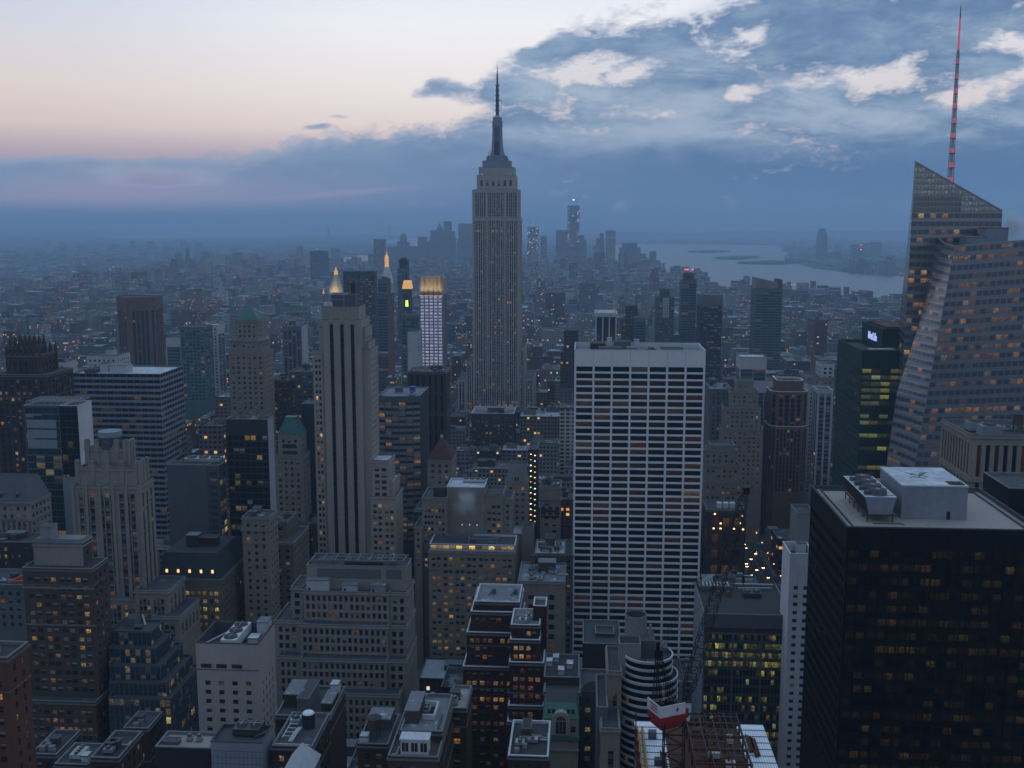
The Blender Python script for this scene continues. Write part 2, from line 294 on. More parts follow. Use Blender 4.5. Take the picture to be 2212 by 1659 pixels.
def facade(wb, wins, A, B, z0, z1, st, zcut=None):
    """One wall from A to B (outward to the right of A->B): piers, spandrels, reveals; panes go to WINS."""
    ax, ay = A; dx, dy = B[0] - ax, B[1] - ay; L = sqrt(dx * dx + dy * dy)
    if L < 0.05: return
    dx /= L; dy /= L; nx, ny = dy, -dx
    def P(u, z, r=0.0): return (ax + dx * u - nx * r, ay + dy * u - ny * r, z)
    def Q(u0, u1, za, zb, mat, r=0.0): wb.poly((P(u0, za, r), P(u1, za, r), P(u1, zb, r), P(u0, zb, r)), mat)
    wm = st['wall']; zl = z0 if zcut is None else max(z0, zcut)
    m = min(st['m'], L * 0.12); n = int((L - 2 * m) / st['cw'] + 0.35); rows = int((z1 - st['t'] - zl) / st['fh'])
    if n < 1 or rows < 1: Q(0, L, z0, z1, wm); return
    pitch = (L - 2 * m) / n; rec = st['rec']; fh, wh = st['fh'], st['wh'] * st['fh']
    spans = [(m + (i + a) * pitch, m + (i + b) * pitch) for i in range(n) for a, b in st['pat']]
    zt = [(z1 - st['t'] - k * fh - (fh - wh) * st['wv']) for k in range(rows)]
    zlow = zt[-1] - wh
    prev = 0.0
    for u0, u1 in spans:
        Q(prev, u0, z0, z1, wm); prev = u1
    Q(prev, L, z0, z1, wm)
    rowp = [(1 - st['corr']) + st['corr'] * rw.choice((0.1, .3, .6, 1.2, 2.2, 3.0)) for _ in range(rows)]
    sp = st['sp']; spr = 0.0 if sp == wm else rec * 0.55
    for ci, (u0, u1) in enumerate(spans):
        Q(u0, u1, zt[0], z1, wm)
        Q(u0, u1, z0, zlow, wm)
        if spr > 0:
            wb.poly((P(u0, zlow), P(u0, zlow, rec), P(u0, zt[0], rec), P(u0, zt[0])), wm); wb.poly((P(u1, zt[0]), P(u1, zt[0], rec), P(u1, zlow, rec), P(u1, zlow)), wm)
        for k in range(rows):
            a, b = zt[k] - wh, zt[k]
            if k: 
                Q(u0, u1, b, zt[k - 1] - wh, sp, spr)
            wb.poly((P(u0, a, spr), P(u1, a, spr), P(u1, a, rec), P(u0, a, rec)), sp)
            wb.poly((P(u0, b, rec), P(u1, b, rec), P(u1, b, spr), P(u0, b, spr)), sp)
            if spr == 0:
                wb.poly((P(u0, a), P(u0, a, rec), P(u0, b, rec), P(u0, b)), wm); wb.poly((P(u1, b), P(u1, b, rec), P(u1, a, rec), P(u1, a)), wm)
            wins.append((P(u0, a, rec), P(u1, a, rec), P(u1, b, rec), P(u0, b, rec), st['glass'], light_for(st, rowp[k]), (nx, ny), st))
def add_windows(parent, wins, each):
    """The EACH windows that show largest become parts of their own; the rest one part."""
    if not wins: return
    def size(wn):
        c = [(wn[0][i] + wn[2][i]) / 2 for i in range(3)]
        d2 = c[0] ** 2 + c[1] ** 2 + (c[2] - EYE) ** 2
        face = max(0.0, -(wn[6][0] * c[0] + wn[6][1] * c[1])) / sqrt(d2)
        w_ = sqrt((wn[1][0] - wn[0][0]) ** 2 + (wn[1][1] - wn[0][1]) ** 2); x, y = px_of(*c)
        ok = 1.0 if -20 < x < 2232 and y < 1680 else 0.01
        return ok * face * w_ * (wn[2][2] - wn[0][2]) / d2 * (1 + c[2] / 400)
    if each: wins = sorted(wins, key=size, reverse=True)
    for wn in wins[:each]:
        b = MB(); b.pane(*wn[:6])
        if wn[7]['rail']:
            (x0, y0, za), (x1, y1, zb) = wn[0], wn[2]; nx, ny = wn[6]; zm = (za + zb) / 2; e = 0.06
            b.poly(((x0 + nx * e, y0 + ny * e, zm - .07), (x1 + nx * e, y1 + ny * e, zm - .07), (x1 + nx * e, y1 + ny * e, zm + .07), (x0 + nx * e, y0 + ny * e, zm + .07)), 'darkgrey')
        b.build('window', parent)
    if len(wins) > each:
        b = MB()
        for wn in wins[each:]: b.pane(*wn[:6])
        b.build('windows', parent, 'stuff')
def rect(x0, x1, y0, y1): return [(x0, y0), (x1, y0), (x1, y1), (x0, y1)]
def visible(A, B):
    mx, my = (A[0] + B[0]) / 2, (A[1] + B[1]) / 2; return (B[1] - A[1]) * mx - (B[0] - A[0]) * my < 0
def walls(wb, wins, poly, z0, z1, sty, zcut=None, fronts=None):
    for i in range(len(poly)):
        A, B = poly[i], poly[(i + 1) % len(poly)]; st = S[sty] if isinstance(sty, str) else S[sty[min(i, len(sty) - 1)]]
        if visible(A, B) and st['cw'] < 900: facade(wb, wins, A, B, z0, z1, st, zcut)
        else: wb.poly(((A[0], A[1], z0), (B[0], B[1], z0), (B[0], B[1], z1), (A[0], A[1], z1)), st['wall'])
def roof_of(rb, poly, z, mat, cop='coping', ph=1.0, th=0.45):
    """Sunk roof slab inside a parapet with its coping."""
    n = len(poly); cx = sum(p[0] for p in poly) / n; cyy = sum(p[1] for p in poly) / n
    w_ = max(abs(p[0] - cx) for p in poly); h_ = max(abs(p[1] - cyy) for p in poly); fx = max(0.5, 1 - th / max(w_, .5)); fy = max(0.5, 1 - th / max(h_, .5))
    inn = [(cx + (p[0] - cx) * fx, cyy + (p[1] - cyy) * fy) for p in poly]; ot = [(cx + (p[0] - cx) * (1 + .12 / w_), cyy + (p[1] - cyy) * (1 + .12 / h_)) for p in poly]
    for i in range(n):
        a, b, c, d = inn[i], inn[(i + 1) % n], ot[i], ot[(i + 1) % n]
        rb.poly(((c[0], c[1], z + .03), (d[0], d[1], z + .03), (b[0], b[1], z + .03), (a[0], a[1], z + .03)), cop)
        rb.poly(((c[0], c[1], z - .30), (d[0], d[1], z - .30), (d[0], d[1], z + .03), (c[0], c[1], z + .03)), cop)
        rb.poly(((b[0], b[1], z - ph), (a[0], a[1], z - ph), (a[0], a[1], z + .03), (b[0], b[1], z + .03)), cop)
    rb.poly([(p[0], p[1], z - ph) for p in inn], mat)
# ------------------------------------------------------------------ things that stand on roofs, parts of their building
def water_tank(parent, x, y, z, r=2.2, h=4.2):
    b = MB()
    for i in range(6):
        a = 2 * pi * i / 6; b.bar((x + r * .8 * cos(a), y + r * .8 * sin(a), z), (x + r * .8 * cos(a), y + r * .8 * sin(a), z + 3.2), .14, 'darkmetal')
    b.cyl(x, y, z + 3.0, z + 3.3, r * 1.05, r * 1.05, 'darkmetal', 12)
    b.cyl(x, y, z + 3.3, z + 3.3 + h, r, r * .94, 'wood', 14); b.cyl(x, y, z + 3.3 + h, z + 4.6 + h, r * 1.08, .1, 'roof_grey', 14)
    b.build('water_tank', parent)
def fan_unit(parent, x, y, z, w_, d, h, n, along='y', mat='metal'):
    b = MB(); b.box(x - w_ / 2, x + w_ / 2, y - d / 2, y + d / 2, z + .5, z + h, mat)
    for sx in (-1, 1):
        for sy in (-1, 1): b.box(x + sx * w_ * .42 - .12, x + sx * w_ * .42 + .12, y + sy * d * .42 - .12, y + sy * d * .42 + .12, z, z + .5, 'darkmetal')
    L = d if along == 'y' else w_; r = min(w_, d, L / n) * .40
    for i in range(n):
        o = -L / 2 + (i + .5) * L / n; cx, cyy = (x, y + o) if along == 'y' else (x + o, y)
        b.cyl(cx, cyy, z + h, z + h + .7, r * 1.08, r, 'midgrey', 16, 'black_steel')
        b.box(cx - r, cx + r, cyy - .10, cyy + .10, z + h + .71, z + h + .78, 'metal'); b.box(cx - .10, cx + .10, cyy - r, cyy + r, z + h + .79, z + h + .85, 'metal')
    b.build('cooling_unit', parent)
def bulkhead(parent, x0, x1, y0, y1, z, h, mat='brick', top='roof_grey', door=True):
    b = MB(); b.box(x0, x1, y0, y1, z, z + h, mat); b.box(x0 - .2, x1 + .2, y0 - .2, y1 + .2, z + h, z + h + .35, 'coping'); b.poly([(x0, y0, z + h + .36), (x1, y0, z + h + .36), (x1, y1, z + h + .36), (x0, y1, z + h + .36)], top)
    if door and x1 - x0 > 2.5: b.box(x0 + .8, x0 + 1.8, y0 - .08, y0, z, z + 2.1, 'dark')
    b.build('bulkhead', parent)
def duct(parent, pts, r, mat='metal'):
    b = MB()
    for p, q in zip(pts, pts[1:]): b.bar(p, q, r, mat, 6)
    b.build('duct', parent)
def vent(parent, x, y, z, s=1.0):
    b = MB(); b.box(x - s * .7, x + s * .7, y - s * .6, y + s * .6, z, z + s * 1.1, 'metal'); b.box(x - s * .8, x + s * .8, y - s * .7, y + s * .7, z + s * 1.1, z + s * 1.25, 'coping'); b.build('vent_hood', parent)
def clutter(parent, x0, x1, y0, y1, z, seed, n=5, tank=0.3, big=True, mat='brick'):
    r = random.Random(seed); w_, d = x1 - x0, y1 - y0
    if w_ < 4 or d < 4: return
    if big and w_ > 9 and d > 9:
        bw, bd = w_ * r.uniform(.25, .42), d * r.uniform(.25, .4); bx, by = x0 + 1.5 + r.random() * (w_ - bw - 3), y0 + d * .45 + r.random() * (d * .5 - bd) * .8
        bulkhead(parent, bx, bx + bw, by, by + bd, z, r.uniform(3, 5.5), mat, r.choice(('roof_grey', 'roof_pale', 'roof_dark')))
    if r.random() < tank: water_tank(parent, x0 + w_ * r.uniform(.2, .8), y0 + d * r.uniform(.3, .8), z)
    for _ in range(n):
        x, y = x0 + w_ * r.uniform(.12, .88), y0 + d * r.uniform(.12, .6); k = r.random()
        if k < .4: vent(parent, x, y, z, r.uniform(.7, 1.5))
        elif k < .65: fan_unit(parent, x, y, z, r.uniform(2, 3.5), r.uniform(2, 4), r.uniform(1.4, 2.2), r.choice((1, 2)), 'y')
        elif k < .85: duct(parent, [(x, y, z + .6), (x + r.uniform(2, w_ * .3), y, z + .6), (x + r.uniform(2, w_ * .3), y + r.uniform(1, d * .25), z + .6)], r.uniform(.25, .5))
        else: bulkhead(parent, x - 1.5, x + 1.5, y, y + 2.4, z, 2.6, mat, door=False)
# ------------------------------------------------------------------ facade styles
BL = dict(cw=999)                                            # blank wall
for k in CM: style('blank_' + k, k, **BL)
PAIR = [(.12, .44), (.56, .88)]; TRI = [(.08, .32), (.38, .62), (.68, .92)]
style('grace', 'grace_white', cw=10.4, fh=3.98, wh=.73, t=9.0, m=.55, rec=.9, lit=.6, pal='warm', pat=[(.055, .945)], dim=.10, corr=.9, rail=False, blind=0, glass='bronze_glass', wv=.6)
style('tan_pairs', 'fifth_stone', cw=7.0, pat=[(.14, .43), (.57, .86)], fh=3.75, wh=.55, t=4, m=.6, lit=.42, dim=1.0, rec=.4)
style('tan_side', 'fifth_stone', cw=4.2, ww=.38, fh=3.75, wh=.52, t=5, m=1.2, lit=.1)
style('deco', 'limestone', cw=8.2, pat=[(.12, .34), (.39, .61), (.66, .88)], fh=3.75, wh=.56, t=3.2, m=1.4, lit=.6, pal='warm', rec=.55, sp='midgrey', dim=1.1, blind=.45)
style('deco_top', 'limestone', cw=7.0, pat=[(.32, .66)], fh=12, wh=.5, t=3.5, m=2.0, lit=.1, rec=.8, wv=.6)
style('deco_side', 'limestone', cw=4.6, ww=.4, fh=3.75, wh=.56, t=3.2, lit=.22, rec=.5, sp='spandrel')
style('crown_brick', 'limestone', cw=4.4, ww=.42, fh=5.2, wh=.5, t=7, m=2, lit=.08, rec=.4, sp='brick')
style('brick_stone', 'brick', cw=6.4, pat=PAIR, fh=3.7, wh=.5, t=3.2, m=1.2, lit=.42, rec=.3, dim=1.0, blind=.5)
style('brick_side', 'brick', cw=4.2, ww=.4, fh=3.7, wh=.5, t=3, m=1.2, lit=.16, rec=.3)
style('brick_plain', 'brick', cw=3.9, ww=.42, fh=3.6, wh=.5, t=2.6, m=1.2, lit=.18, rec=.25, blind=.5)
style('brick_dark', 'brown', cw=3.7, ww=.45, fh=3.6, wh=.5, t=2.4, m=1.0, lit=.26, rec=.25, blind=.4, dim=1.2)
style('red_brick', 'redbrick', cw=5.6, pat=PAIR, fh=3.55, wh=.52, t=2.0, m=.8, lit=.62, rec=.3, blind=.5, dim=1.1)
style('zig', 'steel', cw=2.1, ww=.86, fh=3.7, wh=.80, t=.5, m=.15, rec=.12, lit=.2, glass='blue_glass', rail=False, corr=.85, blind=.1, pal='yellow', dim=.7, sp='slate')
style('light_box', 'pale_stone', cw=4.6, ww=.40, fh=3.75, wh=.5, t=14.5, m=1.6, lit=.12, rec=.5)
style('light_side', 'pale_stone', cw=4.2, ww=.34, fh=3.75, wh=.56, t=16, m=8, lit=.1, rec=.5)
style('panel', 'cladding', **BL)
style('lime_grid', 'limestone', cw=2.55, ww=.58, fh=3.95, wh=.66, t=1.6, m=.7, lit=.24, pal='dim', dim=.45, rec=.45, rail=False, blind=.12, corr=.5)
style('lime_pairs', 'limestone', cw=2.7, ww=.56, fh=3.95, wh=.64, t=2.2, m=1.4, lit=.14, pal='dim', dim=.6, rec=.45, rail=False, blind=.12)
style('tan_lit', 'tan', cw=7.4, pat=TRI, fh=3.7, wh=.5, t=6, m=.9, lit=.55, rec=.35, dim=1.1, blind=.5)
style('tan_grid', 'tan', cw=6.6, pat=PAIR, fh=3.75, wh=.5, t=2.8, m=.9, lit=.6, rec=.4, dim=1.0, blind=.5)
style('glass_row', 'cladding', cw=3.6, ww=.9, fh=4.2, wh=.8, t=.4, m=.3, lit=1.7, pal='yellow', dim=3.2, corr=0, rec=.15, glass='blue_glass', blind=0)
style('stone_punch', 'limestone', cw=4.0, ww=.44, fh=3.8, wh=.5, t=2.6, m=1.3, lit=.2, rec=.35, blind=.4)
style('tan_punch', 'tan', cw=3.7, ww=.42, fh=3.7, wh=.5, t=2.6, m=1.2, lit=.13, rec=.3, blind=.4)
style('buff_punch', 'buff', cw=3.6, ww=.42, fh=3.7, wh=.5, t=2.4, m=1.2, lit=.14, rec=.3, blind=.4)
style('brown_punch', 'brown', cw=3.8, ww=.42, fh=3.7, wh=.5, t=2.4, m=1.2, lit=.16, rec=.3)
style('grey_punch', 'grey', cw=3.8, ww=.45, fh=3.7, wh=.5, t=2.4, m=1.2, lit=.13, rec=.3)
style('white_punch', 'pale', cw=3.6, ww=.42, fh=3.6, wh=.48, t=2.2, m=1.2, lit=.08, rec=.3)
style('gothic', 'brown', cw=4.6, ww=.5, fh=4.2, wh=.6, t=4, m=1.5, lit=.12, rec=.7, sp='dark', dim=1.2)
style('gothic_w', 'brown', cw=3.8, ww=.5, fh=3.8, wh=.52, t=2.5, m=1.5, lit=.22, rec=.5, sp='dark', dim=1.2)
style('banded', 'cladding', cw=4.8, pat=[(.012, .988)], fh=3.95, wh=.56, t=.15, m=.05, rec=.35, lit=.3, corr=.9, dim=.28, pal='warm', glass='bronze_glass', rail=False, blind=0, wv=.1)
style('glass_left', 'steel', cw=5.2, pat=[(.02, .98)], fh=3.9, wh=.84, t=1.0, m=.3, rec=.12, lit=.2, glass='green_glass', corr=.95, dim=.7, pal='yellow', rail=False, blind=.06)
style('black_curtain', 'dark', cw=3.0, ww=.9, fh=3.8, wh=.84, t=1, m=.2, rec=.1, lit=.05, glass='bronze_glass', rail=False, blind=0)
style('white_wall', 'white', cw=7.0, ww=.20, fh=10.5, wh=.17, t=20, m=2, rec=.4, lit=0, blind=0)
style('black_glass', 'dark', cw=3.1, ww=.86, fh=3.7, wh=.72, t=9, m=.4, rec=.12, lit=.16, glass='bronze_glass', rail=False, pal='yellow', dim=.7, blind=.02)
style('fin_side', 'pale', cw=40, pat=[(.0, 1.0)], fh=3.9, wh=.55, t=9, m=.05, rec=.9, lit=0, glass='bronze_glass', rail=False, blind=0)
style('lit_side', 'darkgrey', cw=4.0, ww=.9, fh=4.0, wh=.7, t=.4, m=.3, rec=.15, lit=.6, pal='yellow', dim=1.3, glass='blue_glass', rail=False, blind=0)
style('lit_stone', 'buff', cw=6.2, pat=PAIR, fh=4.1, wh=.5, t=5.5, m=1.2, rec=.35, lit=1.15, pal='yellow', dim=1.6, blind=.2, corr=.4)
style('classic', 'limestone', cw=3.6, ww=.42, fh=4.2, wh=.5, t=1.2, m=1.0, rec=.4, lit=.1)
style('columns', 'limestone', cw=4.4, ww=.62, fh=14, wh=.8, t=2, m=1.0, rec=1.2, lit=.25, dim=.4)
style('dark_lit', 'dark', cw=3.6, ww=.42, fh=3.8, wh=.5, t=2, m=1, rec=.3, lit=.42, pal='yellow', dim=1.1)
style('teal_band', 'midgrey', cw=5.6, pat=[(.03, .97)], fh=4.0, wh=.50, t=3.4, m=.1, rec=.7, lit=.5, corr=.95, dim=.8, pal='warm', glass='blue_glass', rail=False, blind=.15, sp='concrete')
style('dark_stripe', 'brown', cw=4.4, ww=.42, fh=15, wh=.86, t=2, m=1, rec=.8, lit=0, glass='bronze_glass', rail=False, blind=0)
style('stripes3', 'fifth_stone', cw=999); style('blank_fifth', 'fifth_stone', cw=999)
style('piers', 'tan', cw=3.3, ww=.5, fh=14.6, wh=.88, t=3.0, m=1.2, rec=1.0, lit=0, glass='bronze_glass', rail=False, blind=0)
style('piers_front', 'limestone', cw=3.4, ww=.5, fh=14.6, wh=.90, t=3.4, m=1.6, rec=1.0, lit=.3, pal='dim', dim=.10, glass='bronze_glass', rail=False, blind=0)
style('black_tower', 'bronze', cw=2.75, ww=.86, fh=3.95, wh=.52, t=5.8, m=.6, rec=.22, lit=1.25, pal='yellow', dim=.085, corr=.65, glass='bronze_glass', rail=False, blind=0)
style('black_side', 'bronze', cw=2.75, ww=.82, fh=3.95, wh=.5, t=5.8, m=.6, rec=.22, lit=.12, pal='dim', dim=.10, glass='bronze_glass', rail=False, blind=0)
style('white_slab', 'pale', cw=5.2, pat=[(.10, .34), (.62, .88)], fh=3.55, wh=.48, t=13, m=3.0, rec=.4, lit=.03, blind=.1)
style('metlife', 'greenmetal', cw=5.4, pat=[(.03, .97)], fh=3.95, wh=.60, t=10.5, m=.4, rec=.15, lit=1.3, pal='green', dim=.8, corr=.85, glass='green_glass', rail=False, blind=0)
style('metlife_side', 'greenmetal', cw=3.0, ww=.8, fh=3.95, wh=.6, t=10.5, m=.5, rec=.12, lit=.06, pal='green', dim=.3, glass='green_glass', rail=False, blind=0)
style('octagon', 'granite', cw=4.4, ww=.66, fh=3.8, wh=.66, t=2.2, m=.7, rec=.5, lit=.05, sp='dark', glass='bronze_glass', rail=False, blind=.05)
style('octagon_lo', 'granite', cw=2.9, ww=.6, fh=3.8, wh=.66, t=2.2, m=.7, rec=.5, lit=.05, sp='dark', glass='bronze_glass', rail=False, blind=.05)
style('white_frame', 'pale', cw=5.6, ww=.72, fh=3.7, wh=.6, t=2.4, m=.8, rec=.4, lit=.1, sp='grey', glass='window_glass')
style('white_band', 'pale', cw=12, pat=[(.02, .98)], fh=3.7, wh=.5, t=10, m=.6, rec=.3, lit=.35, corr=.9, dim=.4, sp='teal', glass='blue_glass', rail=False, blind=0)
style('dark_dots', 'darkgrey', cw=3.8, ww=.45, fh=3.9, wh=.5, t=2, m=1, rec=.3, lit=.5, pal='yellow', dim=1.0)
style('lamp_lit', 'brown', cw=8, pat=[(.2, .8)], fh=11, wh=.55, t=3, m=2, rec=.5, lit=.8, pal='dim', dim=.5, blind=0)
style('green_lit', 'midgrey', cw=13.0, pat=[(.03 + i * .1175, .03 + i * .1175 + .108) for i in range(8)], fh=4.0, wh=.62, t=8.5, m=.5, rec=.2, lit=1.0, pal='green', dim=.8, corr=.85, rail=False, blind=0, sp='slate')
style('arch_top', 'tan', cw=5.0, ww=.5, fh=4.4, wh=.55, t=9, m=1.6, rec=.5, lit=.06)
style('beige_band', 'tan', cw=9.0, pat=[(.36, .64)], fh=5.4, wh=.55, t=6, m=1.5, rec=.4, lit=.15)
style('beige_pier', 'tan', cw=5.6, pat=[(.36, .74)], fh=3.5, wh=.56, t=6.5, m=.8, rec=.6, lit=.06, sp='darkgrey')
style('far_stripe', 'grey', cw=5.2, ww=.55, fh=3.7, wh=.7, t=4, m=1, rec=.5, lit=.06, sp='spandrel', rail=False)
style('far_dark', 'darkgrey', cw=4.0, ww=.7, fh=3.8, wh=.6, t=3, m=.8, rec=.2, lit=.14, corr=.9, dim=.6, rail=False, glass='blue_glass')
style('far_black', 'dark', cw=4.2, ww=.8, fh=3.8, wh=.6, t=7, m=.8, rec=.2, lit=.22, corr=.95, dim=.5, rail=False, glass='bronze_glass')
style('far_band', 'steel', cw=8, pat=[(.02, .98)], fh=3.6, wh=.6, t=5, m=.4, rec=.3, lit=.1, corr=.7, dim=.5, rail=False, glass='blue_glass', blind=.05)
style('far_white', 'pale', cw=4.6, ww=.5, fh=3.8, wh=.55, t=3, m=1, rec=.3, lit=.08, rail=False)
style('far_tan', 'tan', cw=4.0, ww=.42, fh=3.7, wh=.5, t=3, m=1.2, rec=.3, lit=.12, rail=False)
style('far_brown', 'brown', cw=4.0, ww=.45, fh=3.7, wh=.5, t=3, m=1.2, rec=.3, lit=.12, rail=False)
style('far_teal', 'teal', cw=4.0, ww=.7, fh=3.7, wh=.6, t=3, m=1.0, rec=.2, lit=.12, rail=False, glass='blue_glass')
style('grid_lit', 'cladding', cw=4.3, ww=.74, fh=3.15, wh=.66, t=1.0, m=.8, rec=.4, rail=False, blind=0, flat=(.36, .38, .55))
style('granite_lit', 'granite', cw=5.5, ww=.62, fh=3.7, wh=.72, t=16, m=2, rec=.9, lit=.14, corr=.9, sp='dark', glass='bronze_glass', rail=False, blind=0)
style('fin3', 'dark', cw=9, pat=[(.06, .94)], fh=90, wh=.94, t=5, m=.4, rec=1.0, lit=0, sp='dark', glass='bronze_glass', rail=False, blind=0)
style('esb', 'limestone', cw=5.0, pat=[(.14, .42), (.60, .88)], fh=3.7, wh=.62, t=3.0, m=1.6, rec=1.0, lit=.18, dim=1.3, corr=.8, sp='grey', rail=False, blind=.2)
style('esb_side', 'limestone', cw=4.6, pat=[(.10, .40), (.56, .86)], fh=3.7, wh=.60, t=3.0, m=1.6, rec=.8, lit=.12, dim=.6, sp='steel', rail=False, blind=.2)
style('rust_brick', 'rust_brick', cw=3.7, ww=.42, fh=3.6, wh=.5, t=2.4, m=1.0, lit=.5, rec=.3, blind=.4)
style('rust_side', 'rust_brick', cw=4.4, ww=.3, fh=3.6, wh=.5, t=2.4, m=1.0, lit=.12, rec=.3, blind=.4)
# ------------------------------------------------------------------ buildings measured one by one
FOOT = []          # footprints, to keep the filled-in blocks clear of them
VIS = []           # (photo x range, lowest row still seen, distance): nothing filled in may hide it
LAND = []          # phrases and picture positions by which neighbours can be named
def T(xl, xr, y, Y, d, sty, zb=None, roof='roof_grey', cop='coping', ph=1.0): return dict(xl=xl, xr=xr, y=y, Y=Y, d=d, sty=sty, zb=zb, roof=roof, cop=cop, ph=ph)
rb_ = random.Random(5)
MASONRY = dict(limestone='limestone', tan='tan', buff='buff', brick='buff', brown='grey', redbrick='grey', cream='cream', fifth_stone='fifth_stone', rust_brick='buff', grey='midgrey')
def ring_(m, b, z0, z1, e, mat):
    x0, x1, y0, y1 = b[:4]; o_ = [(x0 - e, y0 - e), (x1 + e, y0 - e), (x1 + e, y1 + e), (x0 - e, y1 + e)]; i_ = [(x0 + .02, y0 + .02), (x1 - .02, y0 + .02), (x1 - .02, y1 - .02), (x0 + .02, y1 - .02)]
    n = len(m.v); m.v.extend([(x, y, z) for z in (z0, z1) for r_ in (o_, i_) for x, y in r_]); k = m.mid(mat)
    for i in range(4):
        j = (i + 1) % 4
        for f in ((n + i, n + j, n + 8 + j, n + 8 + i), (n + 8 + i, n + 8 + j, n + 12 + j, n + 12 + i), (n + j, n + i, n + 4 + i, n + 4 + j)): m.f.append(f); m.mi.append(k)
def H(name, label, vb, tiers, cat='building', ref=None, each=0, group=None, seed=1, clut=0, tank=0, extra=None, mat='brick', big=True):
    B = []
    for t in tiers:
        a, b = at(t['xl'], t['y'], t['Y']), at(t['xr'], t['y'], t['Y'])
        B.append([a.x, b.x, t['Y'], t['Y'] + t['d'], 0.0, (a.z + b.z) / 2])
    for i, t in enumerate(tiers):
        
        q = B[i + 1] if i + 1 < len(tiers) else None; b_ = B[i]
        B[i][4] = t['zb'] if t['zb'] is not None else (q[5] - tiers[i + 1]['ph'] - .3 if q and q[0] <= b_[0] and q[1] >= b_[1] and q[2] <= b_[2] and q[3] >= b_[3] and q[5] < b_[5] - 1 else 0.0)
    X0, X1, Y0, Y1 = min(b[0] for b in B), max(b[1] for b in B), min(b[2] for b in B), max(b[3] for b in B)
    o = empty(name, ((X0 + X1) / 2, (Y0 + Y1) / 2, 0.0), label, cat, group)
    FOOT.append((X0 - 3, X1 + 3, Y0 - 3, Y1 + 3))
    for t in tiers: VIS.append((t['xl'] - 2, t['xr'] + 2, t['y'], max(vb, t['y'] + 6), t['Y']))
    wb, wins = MB(), []
    for t, b in zip(tiers, B):
        rb = MB(); zc = at((t['xl'] + t['xr']) / 2, vb + 70, t['Y']).z
        poly = rect(*b[:4]); walls(wb, wins, poly, b[4], b[5], t['sty'], zc)
        roof_of(rb, poly, b[5], t['roof'], t['cop'], t['ph']); rb.build('roof', o)
        st = S[t['sty'] if isinstance(t['sty'], str) else t['sty'][0]]
        if st['wall'] in MASONRY and st['cw'] < 900 and t['Y'] < 1000:
            for nm, dz, hh, out in (('cornice', .95, .55, .42), ('belt_course', st['t'] + st['fh'] * rb_.choice((1, 2, 2, 3)) + st['fh'] * .1 - .1, .32, .22)):
                if b[5] - dz - hh > b[4] + 2: c = MB(); ring_(c, b, b[5] - dz - hh, b[5] - dz, out, MASONRY[st['wall']]); c.build(nm, o)
    wb.build('wall', o); add_windows(o, wins, each)
    t = B[0]
    if clut: clutter(o, t[0] + 1, t[1] - 1, t[2] + 1, t[3] - 1, t[5] - tiers[0]['ph'] + .02, seed, int(clut * 1.7 + 1), tank, big, mat)
    if extra: extra(o, B)
    if ref: LAND.append(((tiers[0]['xl'] + tiers[0]['xr']) / 2, tiers[0]['y'], ref))
    return o, B
def pyramid(o, b, rise, mat, name='roof', top=0.0, over=.4, nz=0):
    m = MB(); p = rect(b[0] - over, b[1] + over, b[2] - over, b[3] + over); m.prism(p, b[5] + .05, b[5] + .05 + rise, mat, shrink=max(top, .001))
    m.build(name, o)
def mansard(o, b, rise, mat, dormers=0, k=.8, glow_=None):
    m = MB(); m.prism(rect(b[0] + .3, b[1] - .3, b[2] + .3, b[3] - .3), b[5] + .04, b[5] + rise, mat, 'roof_dark', k); m.build('mansard_roof', o)
    for i in range(dormers):
        x = b[0] + (b[1] - b[0]) * (i + .8) / (dormers + .6); d = MB(); yy = b[2] + .9; z = b[5] + rise * .18
        d.box(x - 1.1, x + 1.1, yy, yy + 3, z, z + 2.6, mat); d.prism([(x - 1.3, yy - .1), (x + 1.3, yy - .1), (x + 1.3, yy + 3), (x - 1.3, yy + 3)], z + 2.61, z + 3.7, mat, shrink=.3)
        d.poly([(x - .6, yy - .03, z + .5), (x + .6, yy - .03, z + .5), (x + .6, yy - .03, z + 2.2), (x - .6, yy - .03, z + 2.2)], glow_ or 'dark'); d.build('dormer', o)
# ---- left-hand foreground
H('brick_tower', 'rust coloured brick apartment tower cut by the left edge', 1660, [T(-120, 15, 1418, 262, 11, ('rust_brick', 'rust_side'), roof='roof_dark')], 'tower', 'the brick tower in the lower left corner', 40, clut=2, seed=3, big=False)
def ext_crown(o, B):
    b = B[0]; m = MB()
    for i in range(3): m.box(b[0] - .5 + i * .6, b[1] + .5 - i * .6, b[2] - .5 + i * .6, b[3] + .5 - i * .6, b[5] + .05 + i * .5, b[5] + .5 + i * .5, 'coping')
    m.build('cornice', o); bulkhead(o, b[0] + 3, b[0] + 8, b[3] - 7, b[3] - 2, b[5] + 1.5, 5, 'cladding', door=False)
    m = MB(); c = B[1]; m.box(c[0] - .4, c[1] + .4, c[2] - .4, c[2] - .02, c[5] - 9, c[5] - 8.2, 'coping'); m.build('string_course', o); m = MB(); m.box(c[0] - .4, c[1] + .4, c[2] - .35, c[2] - .02, c[5] - 25, c[5] - 24.4, 'coping'); m.build('string_course', o)
H('masonry_tower', 'brown brick tower with a pale stone crown and stepped cornice beside the dark glass ziggurat', 1600, [T(71, 178, 1173, 418, 8, ('crown_brick', 'brick_side'), roof='roof_pale'), T(48, 198, 1227, 412, 15, ('brick_stone', 'brick_side'), roof='roof_dark'), T(42, 206, 1514, 406, 22, ('brick_stone', 'brick_side'))], 'tower', 'the brick tower with the stone crown', 70, extra=ext_crown)
